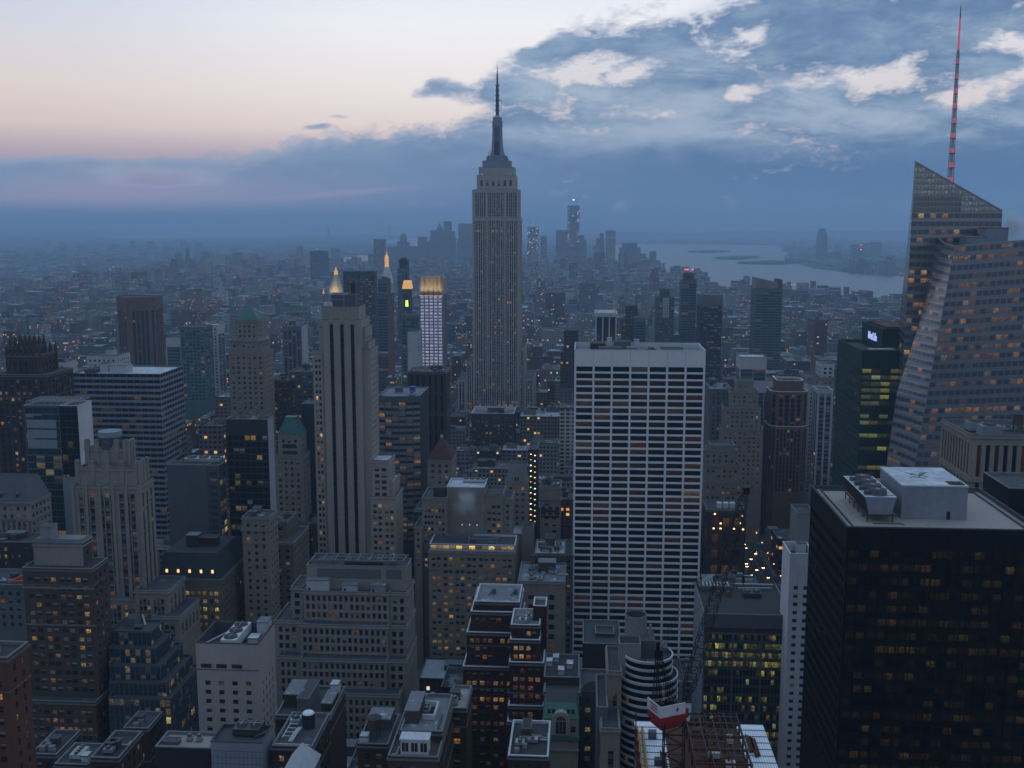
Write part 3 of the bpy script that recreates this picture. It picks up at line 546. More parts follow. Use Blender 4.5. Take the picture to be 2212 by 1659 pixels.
def ext_deco(o, B):
    b = B[0]; m = MB(); cx, cyy = (b[0] + b[1]) / 2, (b[2] + b[3]) / 2
    m.cyl(cx, cyy, b[5] - 1, b[5] + 5, 5.2, 5.2, 'darkgrey', 10); m.cyl(cx, cyy, b[5] + 5, b[5] + 7.6, 5.6, 5.6, 'cladding', 10); m.build('roof_drum', o)
    for bb, s in ((B[0], 1.2), (B[1], 1.0)):                      # scalloped parapets
        m = MB(); n = 4
        for i in range(n + 1):
            x = bb[0] + (bb[1] - bb[0]) * i / n; m.box(x - 1.1, x + 1.1, bb[2] - .35, bb[2] + 1.2, bb[5] - 8, bb[5] + 2.6 * s, 'limestone'); m.prism(rect(x - 1.3, x + 1.3, bb[2] - .5, bb[2] + 1.4), bb[5] + 2.6 * s, bb[5] + 3.6 * s, 'coping', shrink=.6)
        for i in range(n):
            x0 = bb[0] + (bb[1] - bb[0]) * i / n + 1.1; x1 = bb[0] + (bb[1] - bb[0]) * (i + 1) / n - 1.1
            m.poly([(x0, bb[2] - .06, bb[5] - .5), (x1, bb[2] - .06, bb[5] - .5)] + [(x1 - (x1 - x0) * j / 8, bb[2] - .06, bb[5] + .1 + 2.2 * s * abs(j / 4 - 1) ** 2) for j in range(9)], 'limestone')
        k = 3
        for i in range(k + 1):
            y = bb[2] + (bb[3] - bb[2]) * i / k; m.box(bb[1] - 1.0, bb[1] + .35, y - 1, y + 1, bb[5] - 8, bb[5] + 2.6 * s, 'limestone')
        m.build('parapet', o)
    m = MB(); c = B[2]; n = 5
    for i in range(n + 1):
        x = c[0] + (c[1] - c[0]) * i / n; m.box(x - .7, x + .7, c[2] - .7, c[2] - .01, 40, c[5] + .6, 'limestone')
    m.build('buttress', o)
H('art_deco_tower', 'grey stone art deco tower with scalloped crown and rooftop drum', 1320, [T(188, 272, 968, 486, 9, 'deco_top'), T(167, 295, 1010, 483, 13, ('deco_top', 'deco_side')), T(157, 301, 1049, 480.5, 17, ('deco', 'deco_side'), zb=0), T(290, 363, 1276, 474, 22, ('deco', 'deco_side'), zb=0, roof='roof_grey'), T(330, 388, 1332, 468, 26, ('deco', 'deco_side'), zb=0), T(157, 303, 1290, 477, 20, ('deco', 'deco_side'), zb=0)], 'tower', 'the art deco tower', 90, extra=ext_deco)
def ext_zig(o, B):
    b = B[0]; m = MB(); m.prism([(b[0] + 3, b[3] - 7), (b[0] + 9, b[3] - 7), (b[0] + 9, b[3] - 1), (b[0] + 3, b[3] - 1)], b[5] - 1, b[5] + 2.6, 'grey', 'roof_grey', .8); m.build('bulkhead', o)
    duct(o, [(b[0] + 9.6, b[3] - 1.5, b[5] + 2.6), (b[0] + 12.5, b[3] - 5.5, b[5] - .6)], .4, 'pale'); bulkhead(o, b[0] + 9.5, b[0] + 12, b[2] + 4, b[2] + 6, b[5] - 1, 1.3, 'dark', door=False)
H('glass_ziggurat', 'dark glass office block stepping down in terraces beside the brick tower', 1600, [T(236, 326, 1363, 426, 14, 'zig', cop='darkcoping'), T(236, 336, 1399, 421, 20, 'zig', cop='darkcoping'), T(236, 347, 1436, 417, 25, 'zig', cop='darkcoping'), T(236, 360, 1473, 413, 30, 'zig', cop='darkcoping'), T(234, 368, 1507, 409, 35, 'zig', cop='darkcoping')], 'office block', 'the dark glass ziggurat', 60, extra=ext_zig)
def ext_lightbox(o, B):
    b = B[0]; z = b[5] - 4.0
    m = MB(); x, y = b[0] + 9, b[2] + 12
    fan_unit(o, b[0] + 12, b[2] + 12, z, 6.2, 19, 4.2, 3, 'y', 'white'); bulkhead(o, b[0] + 17.5, b[0] + 21.5, b[2] + 9, b[2] + 14, z, 2.2, 'white', 'roof_snow', False)
    bulkhead(o, b[1] - 5, b[1] - .8, b[3] - 7, b[3] - 1, z, 6.5, 'pale', 'roof_pale', False); duct(o, [(b[0] + 2, b[2] + 3, z + 2), (b[0] + 9, b[3] - 2, z + 2)], .4)
    for i in range(3):
        m = MB(); x0 = b[0] + 1.8 + i * 6.0; m.box(x0, x0 + 4.2, b[2] - .06, b[2] - .02, b[5] - 10.2, b[5] - 8.6, 'dark'); m.build('louvre', o)
    m = MB(); m.box(b[0] - .1, b[1] + .1, b[2] - .12, b[2] - .01, b[5] - 11.0, b[5] - 10.7, 'darkgrey'); m.build('string_course', o)
H('stone_block', 'pale stone block with a sunken roof holding a white cooling unit', 1600, [T(422, 557, 1389, 380, 22, ('light_box', 'light_side'), ph=5.0, roof='roof_dark', cop='darkcoping')], 'building', 'the pale block with rooftop fans', 50, extra=ext_lightbox)
def ext_panel(o, B):
    b = B[0]; z = b[5] - 1; fan_unit(o, b[0] + 9.0, b[2] + 8, z, 8, 6.5, 2.4, 2, 'x', 'darkmetal'); duct(o, [(b[0] + 12, b[2] + 4, z + .5), (b[0] + 14.5, b[2] + 7, z + .5)], .5, 'darkmetal')
    m = MB(); k = 0
    for i in range(12):
        x = b[0] + (b[1] - b[0]) * (i + .5) / 12; m.box(x - .04, x + .04, b[2] - .05, b[2] - .01, 30, b[5] - 3.0, 'midgrey')
    for i in range(18): m.box(b[0], b[1], b[2] - .04, b[2] - .005, b[5] - 3.1 - i * 2.0, b[5] - 3.0 - i * 2.0, 'midgrey')
    m.build('panel_joints', o)
H('panelled_block', 'plain grey panelled block with dark cooling plant on its roof at the bottom edge', 1660, [T(455, 566, 1602, 288, 11, 'panel', cop='darkcoping', roof='roof_grey')], 'building', 'the grey panelled block', extra=ext_panel)
def ext_low(o, B):
    b = B[0]; z = b[5] - 1; fan_unit(o, b[0] + 8.5, b[2] + 6, z, 1.6, 1.6, 1.5, 1); fan_unit(o, b[0] + 11.5, b[2] + 6, z, 1.6, 1.6, 1.5, 1); bulkhead(o, b[0] + 1, b[0] + 6, b[2] + 3, b[2] + 5.5, z, 1, 'grey', door=False)
H('low_annex', 'low flat roofed annex with a pale fascia left of the grey panelled block', 1660, [T(335, 454, 1614, 294, 10, 'far_black', roof='roof_gravel')], 'building', extra=ext_low)
def ext_mans(o, B):
    b = B[0]; mansard(o, b, 12.5, 'slate', 5, .84, 'warm_glow'); z = b[5] + 12.5; bulkhead(o, b[0] + 11, b[0] + 17, b[2] + 12, b[2] + 18, z, 6, 'dark', 'roof_pale', False); bulkhead(o, b[0] + 17.5, b[0] + 26, b[2] + 14, b[2] + 19, z, 4.5, 'redbrick', 'roof_dark', False)
H('mansard_building', 'stone building with a black mansard roof and five lit dormers', 1335, [T(340, 478, 1250, 500, 36, ('lit_stone', 'buff_punch'))], 'building', 'the black mansard with lit dormers', 50, extra=ext_mans)
def ext_orn(o, B):
    b = B[0]; m = MB()
    m.box(b[0] - .7, b[1] + .7, b[2] - .7, b[3] + .2, b[5] - 7.6, b[5] - 6.8, 'coping', True); m.build('cornice', o)
H('corner_building', 'buff stone corner building with cornice between the black mansard and the limestone block', 1330, [T(522, 581, 1117, 520, 15, ('tan_punch', 'tan_punch'))], 'building', 'the buff corner building', 50, clut=5, seed=8, extra=ext_orn)
H('stepped_building', 'narrow tan building with two terraces right of the buff corner building', 1250, [T(590, 620, 1126, 552, 20, ('buff_punch', 'buff_punch')), T(588, 634, 1173, 540, 32, ('buff_punch', 'buff_punch'))], clut=3, seed=5)
H('brown_building', 'plain brown building under the shaft of the striped tan tower', 1235, [T(621, 652, 1150, 610, 22, ('brown_punch', 'brown_punch'))], clut=3, seed=6)
H('brick_building', 'brown brick building touching the foot of the striped tan tower', 1220, [T(648, 683, 1128, 650, 26, ('brick_plain', 'brick_plain'))], clut=4, seed=2)
# the wide limestone block with its three tiers of windows
def ext_lime(o, B):
    b = B[0]; z = b[5] - 1; m = MB(); y0, y1 = b[2] + 2, b[3] - 2
    for i in range(9):
        x = b[0] + 2 + (b[1] - b[0] - 4) * i / 8; m.box(x - .25, x + .25, y0, y1, z + 2.6, z + 3.0, 'coping')
    m.box(b[0] + 1, b[1] - 1, y0 - .3, y0 + .2, z + 2.4, z + 3.2, 'coping'); m.box(b[0] + 1, b[1] - 1, y1 - .2, y1 + .3, z + 2.4, z + 3.2, 'coping'); m.build('roof_screen', o)
    fan_unit(o, b[0] + 26, b[2] + 6.5, z, 18, 5, 1.8, 4, 'x', 'darkmetal'); bulkhead(o, b[0] + 5, b[0] + 11, b[2] + 4, b[2] + 9, z, 2.2, 'tan', door=False); bulkhead(o, b[0] + 38, b[0] + 41, b[2] + 4, b[2] + 9, z, 2.2, 'grey', door=False)
    c = B[1]; zz = c[5]
    for x0, x1, mt, h in ((.03, .29, 'pale', 4.6), (.45, .62, 'pale', 2.6), (.78, .95, 'cladding', 2.6)):
        bulkhead(o, c[0] + (c[1] - c[0]) * x0, c[0] + (c[1] - c[0]) * x1, c[2] + 1.2, c[2] + 5.0, zz - 1, h + 1, mt, 'roof_pale')
    m = MB(); m.box(b[0] + 5, b[0] + 35, b[2] - .10, b[2] - .02, b[5] - 6.2, b[5] - 1.6, 'grey'); m.box(b[0] + 37.5, b[1] - 2.5, b[2] - .10, b[2] - .02, b[5] - 6.2, b[5] - 1.6, 'grey'); m.build('louvre', o)
H('low_brown_building', 'low brown building with a pale parapet roof in front of the dark glass ziggurat', 1660, [T(266, 320, 1572, 372, 14, ('brick_dark', 'brick_dark'), roof='roof_grey')], 'building', clut=2, seed=81, big=False)
H('sloping_roof_building', 'small dark roofed building at the bottom edge left of the flat roofed annex', 1660, [T(196, 256, 1636, 306, 18, ('brick_dark', 'brick_dark'), roof='roof_dark')], 'building', clut=3, seed=82)
H('low_corner_building', 'low dark building at the foot of the rust coloured brick tower', 1660, [T(66, 122, 1628, 336, 18, ('brick_dark', 'brick_dark'), roof='roof_dark')], 'building', clut=3, seed=83)
H('white_unit_building', 'low dark building carrying a white cooling unit at the bottom edge', 1660, [T(118, 190, 1650, 312, 14, ('brick_dark', 'brick_dark'), roof='roof_grey')], 'building', extra=lambda o, B: (fan_unit(o, B[0][0] + 5, B[0][2] + 7, B[0][5] - 1, 4, 6, 2, 4, 'y', 'pale'), bulkhead(o, B[0][0] + 7.4, B[0][0] + 9.6, B[0][2] + 3, B[0][2] + 6, B[0][5] - 1, 2, 'white', 'roof_snow', False)))
H('limestone_block', 'wide limestone office block with three stepped tiers of small dark windows', 1600,
  [T(662, 879, 1222, 470, 13, 'blank_limestone'), T(655, 840, 1278, 464, 20, ('lime_grid', 'blank_limestone'), zb=0), T(840.5, 880, 1280, 465, 19, ('lime_pairs', 'blank_limestone'), zb=0), T(628, 654, 1268, 467, 17, 'lime_pairs', zb=0),
   T(648, 838, 1350, 457, 27, ('lime_grid', 'blank_limestone'), zb=0), T(838.6, 879, 1352, 459, 24, ('lime_pairs', 'blank_limestone'), zb=0), T(592, 647.5, 1341, 461, 24, 'lime_pairs', zb=0),
   T(648, 835, 1424, 450, 34, ('lime_grid', 'blank_limestone'), zb=0), T(835.6, 878, 1426, 452, 30, ('lime_pairs', 'blank_limestone'), zb=0), T(598, 647.5, 1417, 454, 30, 'lime_pairs', zb=0),
   T(640, 862, 1498, 443, 38, 'lime_pairs', zb=0)], 'office block', 'the wide limestone block', 100, extra=ext_lime)
# ---- the tan tower with three black stripes
def ext_fifth(o, B):
    b = B[1]; L = b[1] - b[0]; z0 = 60
    for f0, f1 in ((.18, .272), (.455, .548), (.728, .82)):
        m = MB(); x0, x1 = b[0] + f0 * L, b[0] + f1 * L; zt = b[5] - 3
        for x in (x0 - .16, x1): m.box(x, x + .16, b[2] - .4, b[2] - .02, z0, zt + 1.2, 'fifth_stone')
        m.prism([(x0 - .28, b[2] - .5), (x1 + .28, b[2] - .5), (x1 + .28, b[2] - .02), (x0 - .28, b[2] - .02)], zt + 1.21, zt + 3.6, 'fifth_stone', shrink=.35)
        m.build('pier', o)
        m = MB(); k = int((zt - z0) / 3.75)
        for i in range(k):
            m.pane((x0, b[2] - .04, zt - (i + 1) * 3.75 + .5), (x1, b[2] - .04, zt - (i + 1) * 3.75 + .5), (x1, b[2] - .04, zt - i * 3.75), (x0, b[2] - .04, zt - i * 3.75), 'bronze_glass', (0, 0, 0, 0))
            m.poly([(x0, b[2] - .06, zt - (i + 1) * 3.75), (x1, b[2] - .06, zt - (i + 1) * 3.75), (x1, b[2] - .06, zt - (i + 1) * 3.75 + .5), (x0, b[2] - .06, zt - (i + 1) * 3.75 + .5)], 'dark')
        m.build('window_strip', o)
    c = B[0]; m = MB(); n = 15
    for i in range(n): x = c[0] + (c[1] - c[0]) * (i + .5) / n; m.box(x - .28, x + .28, c[2] - .3, c[2] - .01, c[5] - 8, c[5] - .5, 'fifth_stone')
    m.build('crown_fluting', o)
    bulkhead(o, c[0] + 5, c[1] - 3, c[2] + 4, c[3] - 4, c[5] - 1, 7.5, 'steel', 'roof_dark', False)
    m = MB(); x0, x1, y0, y1, z = c[0] + 4, c[0] + 13, c[2] + 2, c[3] - 3, c[5] + 6.8
    for x in (x0, x1):
        for y in (y0, y1): m.bar((x, y, c[5] - 1), (x, y, z), .22, 'metal')
    for p in ((x0, y0, x1, y0), (x0, y1, x1, y1), (x0, y0, x0, y1), (x1, y0, x1, y1)): m.bar((p[0], p[1], z), (p[2], p[3], z), .3, 'metal'); m.bar((p[0], p[1], z - 3), (p[2], p[3], z - 3), .2, 'metal')
    m.build('roof_frame', o); m = MB(); m.cyl(c[1] - 6, c[3] - 6, c[5] + 6.8, c[5] + 13, 1.5, 1.5, 'redbrick', 10, 'dark'); m.build('chimney', o)
    m = MB(); m.bar((c[0] + 1.5, c[2] + 5, c[5]), (c[0] + 4, c[2] + 5, c[5] + 5), .18, 'metal'); m.box(c[0] + 1, c[0] + 6, c[2] + 2, c[2] + 6, c[5] - 1, c[5] + 2.2, 'white'); m.build('roof_plant', o)
H('striped_tower', 'tall tan setback tower with three full height black window stripes', 1205,
  [T(694, 775, 662, 613, 19, 'blank_fifth'), T(697, 779.4, 690, 610, 26, 'stripes3', zb=0), T(688, 696.6, 707, 614, 18, 'blank_fifth', zb=0), T(779.8, 789, 707, 614, 20, ('blank_fifth', 'tan_side'), zb=0), T(779.8, 796, 738, 614.8, 20, ('blank_fifth', 'tan_side'), zb=0),
   T(675, 696.6, 757, 612.6, 34, ('tan_pairs',), zb=0), T(779.8, 800, 754, 612.6, 22, ('tan_pairs', 'tan_side'), zb=0), T(802, 841, 994, 611, 18, ('tan_pairs', 'tan_side'), zb=0, roof='roof_snow'), T(802, 849, 1042, 611.7, 24, ('tan_pairs', 'tan_side'), zb=0, roof='roof_snow'), T(800, 855, 1072, 610.2, 24, ('tan_pairs', 'tan_side'), zb=0)],
  'skyscraper', 'the tan tower with black stripes', 90, extra=ext_fifth)
# ---- the white grid slab
def ext_grace(o, B):
    b = B[0]; z = b[5] - 3.0
    m = MB(); L = b[1] - b[0]
    for i in range(1, 7): x = b[0] + .55 + (L - 1.1) * i / 7; m.box(x - .05, x + .05, b[2] - .03, b[2] - .005, b[5] - 9.3, b[5] - .3, 'grey')
    m.build('panel_joints', o)
    bulkhead(o, b[0] + 9, b[0] + 18, b[2] + 20, b[2] + 30, z, 4.2, 'brown', 'roof_dark', False); bulkhead(o, b[0] + 14, b[0] + 27, b[2] + 11, b[2] + 16, z, 2.8, 'grey', 'roof_grey', False); bulkhead(o, b[0] + 50, b[0] + 62, b[2] + 12, b[2] + 24, z, 3.2, 'concrete', 'roof_pale', False); bulkhead(o, b[0] + 30, b[0] + 36, b[2] + 14, b[2] + 22, z, 2.4, 'limestone', 'roof_pale', False)
    bulkhead(o, b[0] + 19, b[0] + 22, b[2] + 31, b[2] + 34, z, 6.2, 'white', 'roof_snow', False); bulkhead(o, b[0] + 35, b[0] + 38, b[2] + 31, b[2] + 34, z, 5.2, 'white', 'roof_snow', False); bulkhead(o, b[0] + 23, b[0] + 33, b[2] + 26, b[2] + 33, z, 4.6, 'grey', 'roof_grey', False)
    m = MB(); m.bar((b[0] + 14, b[2] + 28, z + 4), (b[0] + 14, b[2] + 28, z + 9), .1, 'metal'); m.build('antenna', o); fan_unit(o, b[0] + 44, b[2] + 14, z, 6, 8, 2.4, 2, 'y', 'darkmetal')
H('white_grid_slab', 'broad white gridded office slab with rows of dark ribbon windows', 1420, [T(1241, 1524.7, 756, 600, 38, 'grace', ph=3.0, cop='whitecoping', roof='roof_pale')], 'skyscraper', 'the white grid slab', 100, extra=ext_grace)
H('thin_annex', 'thin grey slab squeezed against the left edge of the white grid slab', 1420, [T(1219, 1238, 1198, 598, 30, 'grey_punch')])
# ---- left middle distance
def ext_gothic(o, B):
    for bb, n in ((B[0], 6), (B[1], 7)):
        m = MB()
        for i in range(n):
            x = bb[0] + (bb[1] - bb[0]) * i / (n - 1)
            for y in (bb[2] - .3, bb[3] - 1.5): m.box(x - .9, x + .9, y, y + 1.8, bb[5] - 12, bb[5] + 1.5, 'brown'); m.prism(rect(x - .9, x + .9, y, y + 1.8), bb[5] + 1.5, bb[5] + 6.5, 'brown', shrink=.1)
        m.build('pinnacle', o)
H('gothic_tower', 'dark brown gothic tower with a row of pinnacles at the left edge', 1035, [T(22, 72, 748, 642, 14, 'gothic'), T(15, 84, 766, 637, 22, 'gothic'), T(-14, 101, 809, 630, 34, ('gothic_w', 'gothic_w'))], 'tower', 'the gothic tower', 20, extra=ext_gothic)
H('banded_block', 'wide office block wrapped in alternating dark glass and grey bands', 1150, [T(156, 346, 807, 700, 42, ('banded', 'banded'), roof='roof_snow')], 'office block', 'the banded office block', 60, extra=lambda o, B: (bulkhead(o, B[0][0] + 22, B[0][0] + 34, B[0][2] + 10, B[0][2] + 20, B[0][5] - 1, 5, 'pale', 'roof_pale', False), bulkhead(o, B[0][0] + 14, B[0][0] + 20, B[0][2] + 12, B[0][2] + 19, B[0][5] - 1, 6, 'pale', 'roof_grey', False), fan_unit(o, B[0][0] + 9, B[0][2] + 14, B[0][5] - 1, 8, 14, 2.6, 2, 'y', 'darkmetal')))
def ext_stripglass(o, B):
    b = B[0]; m = MB()
    for i in range(3): m.box(b[0] + 1, b[1] - 2.2, b[2] - .10, b[2] - .02, b[5] - 13 - i * 5.6, b[5] - 8.2 - i * 5.6, 'cladding')
    m.build('cladding_panel', o); m = MB(); x0, x1, y0, y1, z = B[0][0] + 1, B[1][1] - 1, b[2] + 1, b[3] - 1, b[5] + 2
    for k in range(6): y = y0 + (y1 - y0) * k / 5; m.bar((x0, y, z), (x1, y, z), .2, 'metal')
    for k in range(9): x = x0 + (x1 - x0) * k / 8; m.bar((x, y0, z - .4), (x, y1, z - .4), .2, 'metal'); m.bar((x, y0, z - 3), (x, y0, z), .15, 'metal'); m.bar((x, y1, z - 3), (x, y1, z), .15, 'metal')
    m.build('roof_frame', o)
H('glass_office_tower', 'green glass office tower with a stepped white side wall left of the banded block', 1165, [T(51, 127, 875, 560, 18, ('glass_left', 'blank_dark'), roof='roof_dark', cop='metal'), T(127.4, 167, 876, 560.7, 17, ('black_curtain', 'white_wall'), zb=0, roof='roof_dark', cop='whitecoping'), T(135, 166, 1030, 556, 21, ('blank_cladding', 'blank_cladding'), zb=0)], 'tower', 'the green glass office tower', 40, extra=ext_stripglass)
def ext_classic(o, B):
    mansard(o, B[0], 11, 'grey', 3, .72); m = MB(); b = B[0]; m.box(b[0], b[1] + .8, b[2] - .8, b[2] - .02, b[5] - 9.6, b[5] - 8.6, 'coping', True); m.box(b[0], b[1] + .8, b[2] - .8, b[2] - .02, b[5] - .8, b[5], 'coping', True); m.build('cornice', o)
    m = MB(); n = 11
    for i in range(n): x = b[0] + (b[1] - b[0]) * (i + .5) / n; m.cyl(x, b[2] - .9, b[5] - 26, b[5] - 10, .75, .62, 'limestone', 10)
    m.box(b[0], b[1], b[2] - 1.9, b[2] - .02, b[5] - 28, b[5] - 26.02, 'limestone'); m.build('colonnade', o)
H('classical_building', 'classical stone building with a colonnade and grey mansard roof at the left edge', 1165, [T(-60, 64, 1085, 520, 22, ('classic',), roof='roof_dark')], 'building', 'the colonnaded building', 20, extra=ext_classic)
H('dark_building', 'dark building with yellow lit windows below the colonnaded building', 1250, [T(-60, 66, 1170, 500, 16, ('dark_lit', 'dark_lit'))], 'building', each=20, clut=3, seed=12)
H('low_roof_building', 'low grey roofed building at the left edge holding a red steel frame', 1300, [T(-80, 52, 1262, 452, 22, ('grey_punch', 'grey_punch'))], 'building', clut=2, seed=14, big=False)
H('blank_slab', 'blank grey slab with a lit glass corner right of the art deco tower', 1190, [T(360, 446, 1004, 560, 11, ('blank_midgrey',), roof='roof_grey'), T(446.4, 473, 1005, 560.6, 10.4, ('far_dark', 'lit_side'), zb=0)], 'office block', 'the blank grey slab', 20, extra=lambda o, B: fan_unit(o, B[0][0] + 16, B[0][2] + 14, B[0][5] - 1, 20, 8, 2.2, 3, 'x', 'metal'))
H('black_glass_tower', 'black glass tower with white finned end wall left of the teal mansard', 1090, [T(488, 578, 905, 575, 11, ('black_glass', 'fin_side'), roof='roof_dark')], 'tower', 'the black glass tower', 30, clut=3, seed=21, mat='dark')
def ext_teal(o, B):
    b = B[0]; m = MB(); m.prism(rect(b[0] - .3, b[1] + .3, b[2] - .3, b[3] + .3), b[5] + .05, b[5] + 9.5, 'copper', 'dark', .42); m.build('mansard_roof', o); cx, cyy = (b[0] + b[1]) / 2, (b[2] + b[3]) / 2
    m = MB(); m.box(cx - 3.6, cx + 3.6, cyy - 3.6, cyy + 3.6, b[5] + 9.5, b[5] + 10.3, 'pale_copper'); m.build('roof_lantern', o)
    m = MB()
    for k in range(2): m.box(b[0] + 3, b[1] - 3, b[2] - .08, b[2] - .02, b[5] - 9 - k * 4, b[5] - 6.4 - k * 4, 'dark')
    m.build('louvre', o)
H('teal_roof_building', 'stone building with a teal copper mansard roof beside the black glass tower', 1145, [T(600, 649, 938, 653, 14, ('stone_punch', 'stone_punch')), T(593, 654, 985, 650, 18, ('stone_punch', 'stone_punch'))], 'building', 'the teal roofed building', 20, extra=ext_teal)
H('black_slab', 'thin black slab left of the striped tan tower', 1085, [T(652, 683, 872, 668, 20, ('blank_dark', 'blank_dark'))], 'tower', clut=2, seed=4)
def ext_green(o, B):
    b = B[0]; m = MB(); m.prism(rect(b[0] - .2, b[1] + .2, b[2] - .2, b[3] + .2), b[5] + .05, b[5] + 10.5, 'pale_copper', shrink=.16); m.build('roof', o)
    m = MB(); c = B[1]
    m.box(c[0] - .8, c[1] + .8, c[2] - .8, c[3] + .3, c[5] - 1.4, c[5] - .3, 'coping', True); m.box(c[0] - .5, c[1] + .5, c[2] - .5, c[3] + .3, c[5] - 13, c[5] - 12.3, 'coping', True); m.build('cornice', o)
    m = MB(); cx = (c[0] + c[1]) / 2
    m.box(cx - 1.6, cx + 1.6, c[2] - .07, c[2] - .02, c[5] - 28, c[5] - 18, 'dark'); m.prism([(cx + 1.6 * cos(a * pi / 8), c[2] - .07 + 0 * a) for a in range(9)], 0, .01, 'dark') if False else None
    m.build('tall_window', o)
H('green_roof_tower', 'ornate tan tower with a green pyramid roof left of the striped tan tower', 900, [T(509, 556, 692, 763, 13, 'tan_punch'), T(497, 566, 735, 760, 17, ('tan_punch', 'tan_punch')), T(493, 571, 760, 757, 22, ('tan_punch', 'tan_punch'))], 'tower', 'the green pyramid roofed tower', 20, extra=ext_green)
H('lit_brown_block', 'brown block with rows of reddish lit windows right of the green roofed tower', 900, [T(577, 622, 821, 790, 26, ('brick_dark', 'brick_dark'))], clut=3, seed=31)
H('dark_lit_block', 'dark block with rows of lit windows behind the left edge of the striped tan tower', 870, [T(624, 678, 803, 800, 28, ('dark_dots',))], clut=3, seed=32)
# rotated red granite tower
def granite_tower():
    a, b = at(252, 645, 1274), at(345, 645, 1286); z = at(300, 643, 1250).z; cx, cyy, r = (a.x + b.x) / 2, 1275, (b.x - a.x) / 2
    o = empty('granite_tower', (cx, cyy, 0), 'red brown granite tower set at an angle above the banded office block', 'tower'); FOOT.append((cx - r - 4, cx + r + 4, cyy - 30, cyy + 30)); VIS.append((250, 347, 643, 785, 1250)); LAND.append((298, 643, 'the red granite tower'))
    p = [(cx - r, cyy - 2), (cx - r + 3, cyy - 8), (cx - .12 * r, cyy - 24), (cx + .05 * r, cyy - 25), (cx + r - 3, cyy - 12), (cx + r, cyy - 6), (cx + r, cyy + 20), (cx - r, cyy + 20)]
    wb, wins, rb = MB(), [], MB(); walls(wb, wins, p, 0, z, 'granite_lit', 60); roof_of(rb, p, z, 'roof_dark', 'granite'); wb.build('wall', o); rb.build('roof', o); add_windows(o, wins, 0)
granite_tower()
H('green_glass_block', 'slim green glass block right of the red granite tower', 800, [T(388, 441, 706, 1120, 26, ('far_teal', 'far_teal'))], 'building', 'the slim green glass block')
H('white_striped_block', 'white block with striped balconies behind the slim green glass block', 790, [T(441, 470, 702, 1180, 24, ('far_white', 'white_band'), roof='roof_snow'), T(358, 390, 729, 1175, 24, 'white_band', zb=0)])
H('ornate_white_building', 'white ornate building behind the left end of the banded block', 800, [T(228, 243, 755, 790, 8, 'white_punch'), T(186, 252, 768, 780, 24, ('white_punch',))], clut=5, seed=40)
H('white_balcony_block', 'small white block with dark bands right of the gothic tower', 850, [T(115, 140, 782, 800, 20, ('white_punch', 'white_band')), T(104, 148, 822, 795, 28, ('white_band', 'white_band'))], clut=2, seed=41)
H('slate_block', 'blue grey block directly behind the right shoulder of the gothic tower', 830, [T(88, 114, 768, 880, 30, ('grey_punch', 'grey_punch'))], clut=2, seed=42)
H('striped_grey_tower', 'grey tower with pale vertical fins between the green roofed tower and striped tan tower', 795, [T(609, 651, 704, 1150, 26, ('far_stripe', 'blank_pale'))], 'tower', clut=3, seed=43)
# ---- centre middle distance
def ext_curved(o, B):
    b = B[0]; bulkhead(o, b[0] + 19, b[0] + 22.5, b[2] + 18, b[2] + 22, b[5] - 1, 4.4, 'blue_paint', 'blue_paint', False); bulkhead(o, b[0] + 8, b[0] + 13, b[2] + 22, b[2] + 27, b[5] - 1, 3, 'grey', door=False); fan_unit(o, b[0] + 22, b[2] + 10, b[5] - 1, 4, 6, 2, 2)
def curved_block():
    Y = 700; a, b = at(815, 856, Y), at(906, 856, Y); z = (a.z + b.z) / 2
    o = empty('curved_glass_block', ((a.x + b.x) / 2, Y + 22, 0), 'teal banded glass office block with a bowed front beside the striped tan tower', 'office block'); FOOT.append((a.x - 3, b.x + 3, Y - 3, Y + 46)); VIS.append((813, 908, 856, 1070, Y)); LAND.append((860, 856, 'the bowed teal glass block'))
    n = 6; p = [(a.x + (b.x - a.x) * i / n, Y + 5 - 5 * sin(pi * i / n * .75 + .5)) for i in range(n + 1)] + [(b.x, Y + 44), (a.x, Y + 44)]
    wb, wins, rb = MB(), [], MB(); walls(wb, wins, p, 0, z, ['teal_band'] * n + ['blank_dark'] * 4, 40); roof_of(rb, p, z, 'roof_pale'); wb.build('wall', o); rb.build('roof', o); add_windows(o, wins, 60); ext_curved(o, [[a.x, b.x, Y, Y + 44, 0, z]])
curved_block()
H('dark_striped_building', 'dark brown building with tall window slots behind the bowed teal glass block', 960, [T(880, 963, 803, 800, 26, ('dark_stripe', 'brown_punch'))], 'building', 'the dark slotted building', clut=4, seed=44)
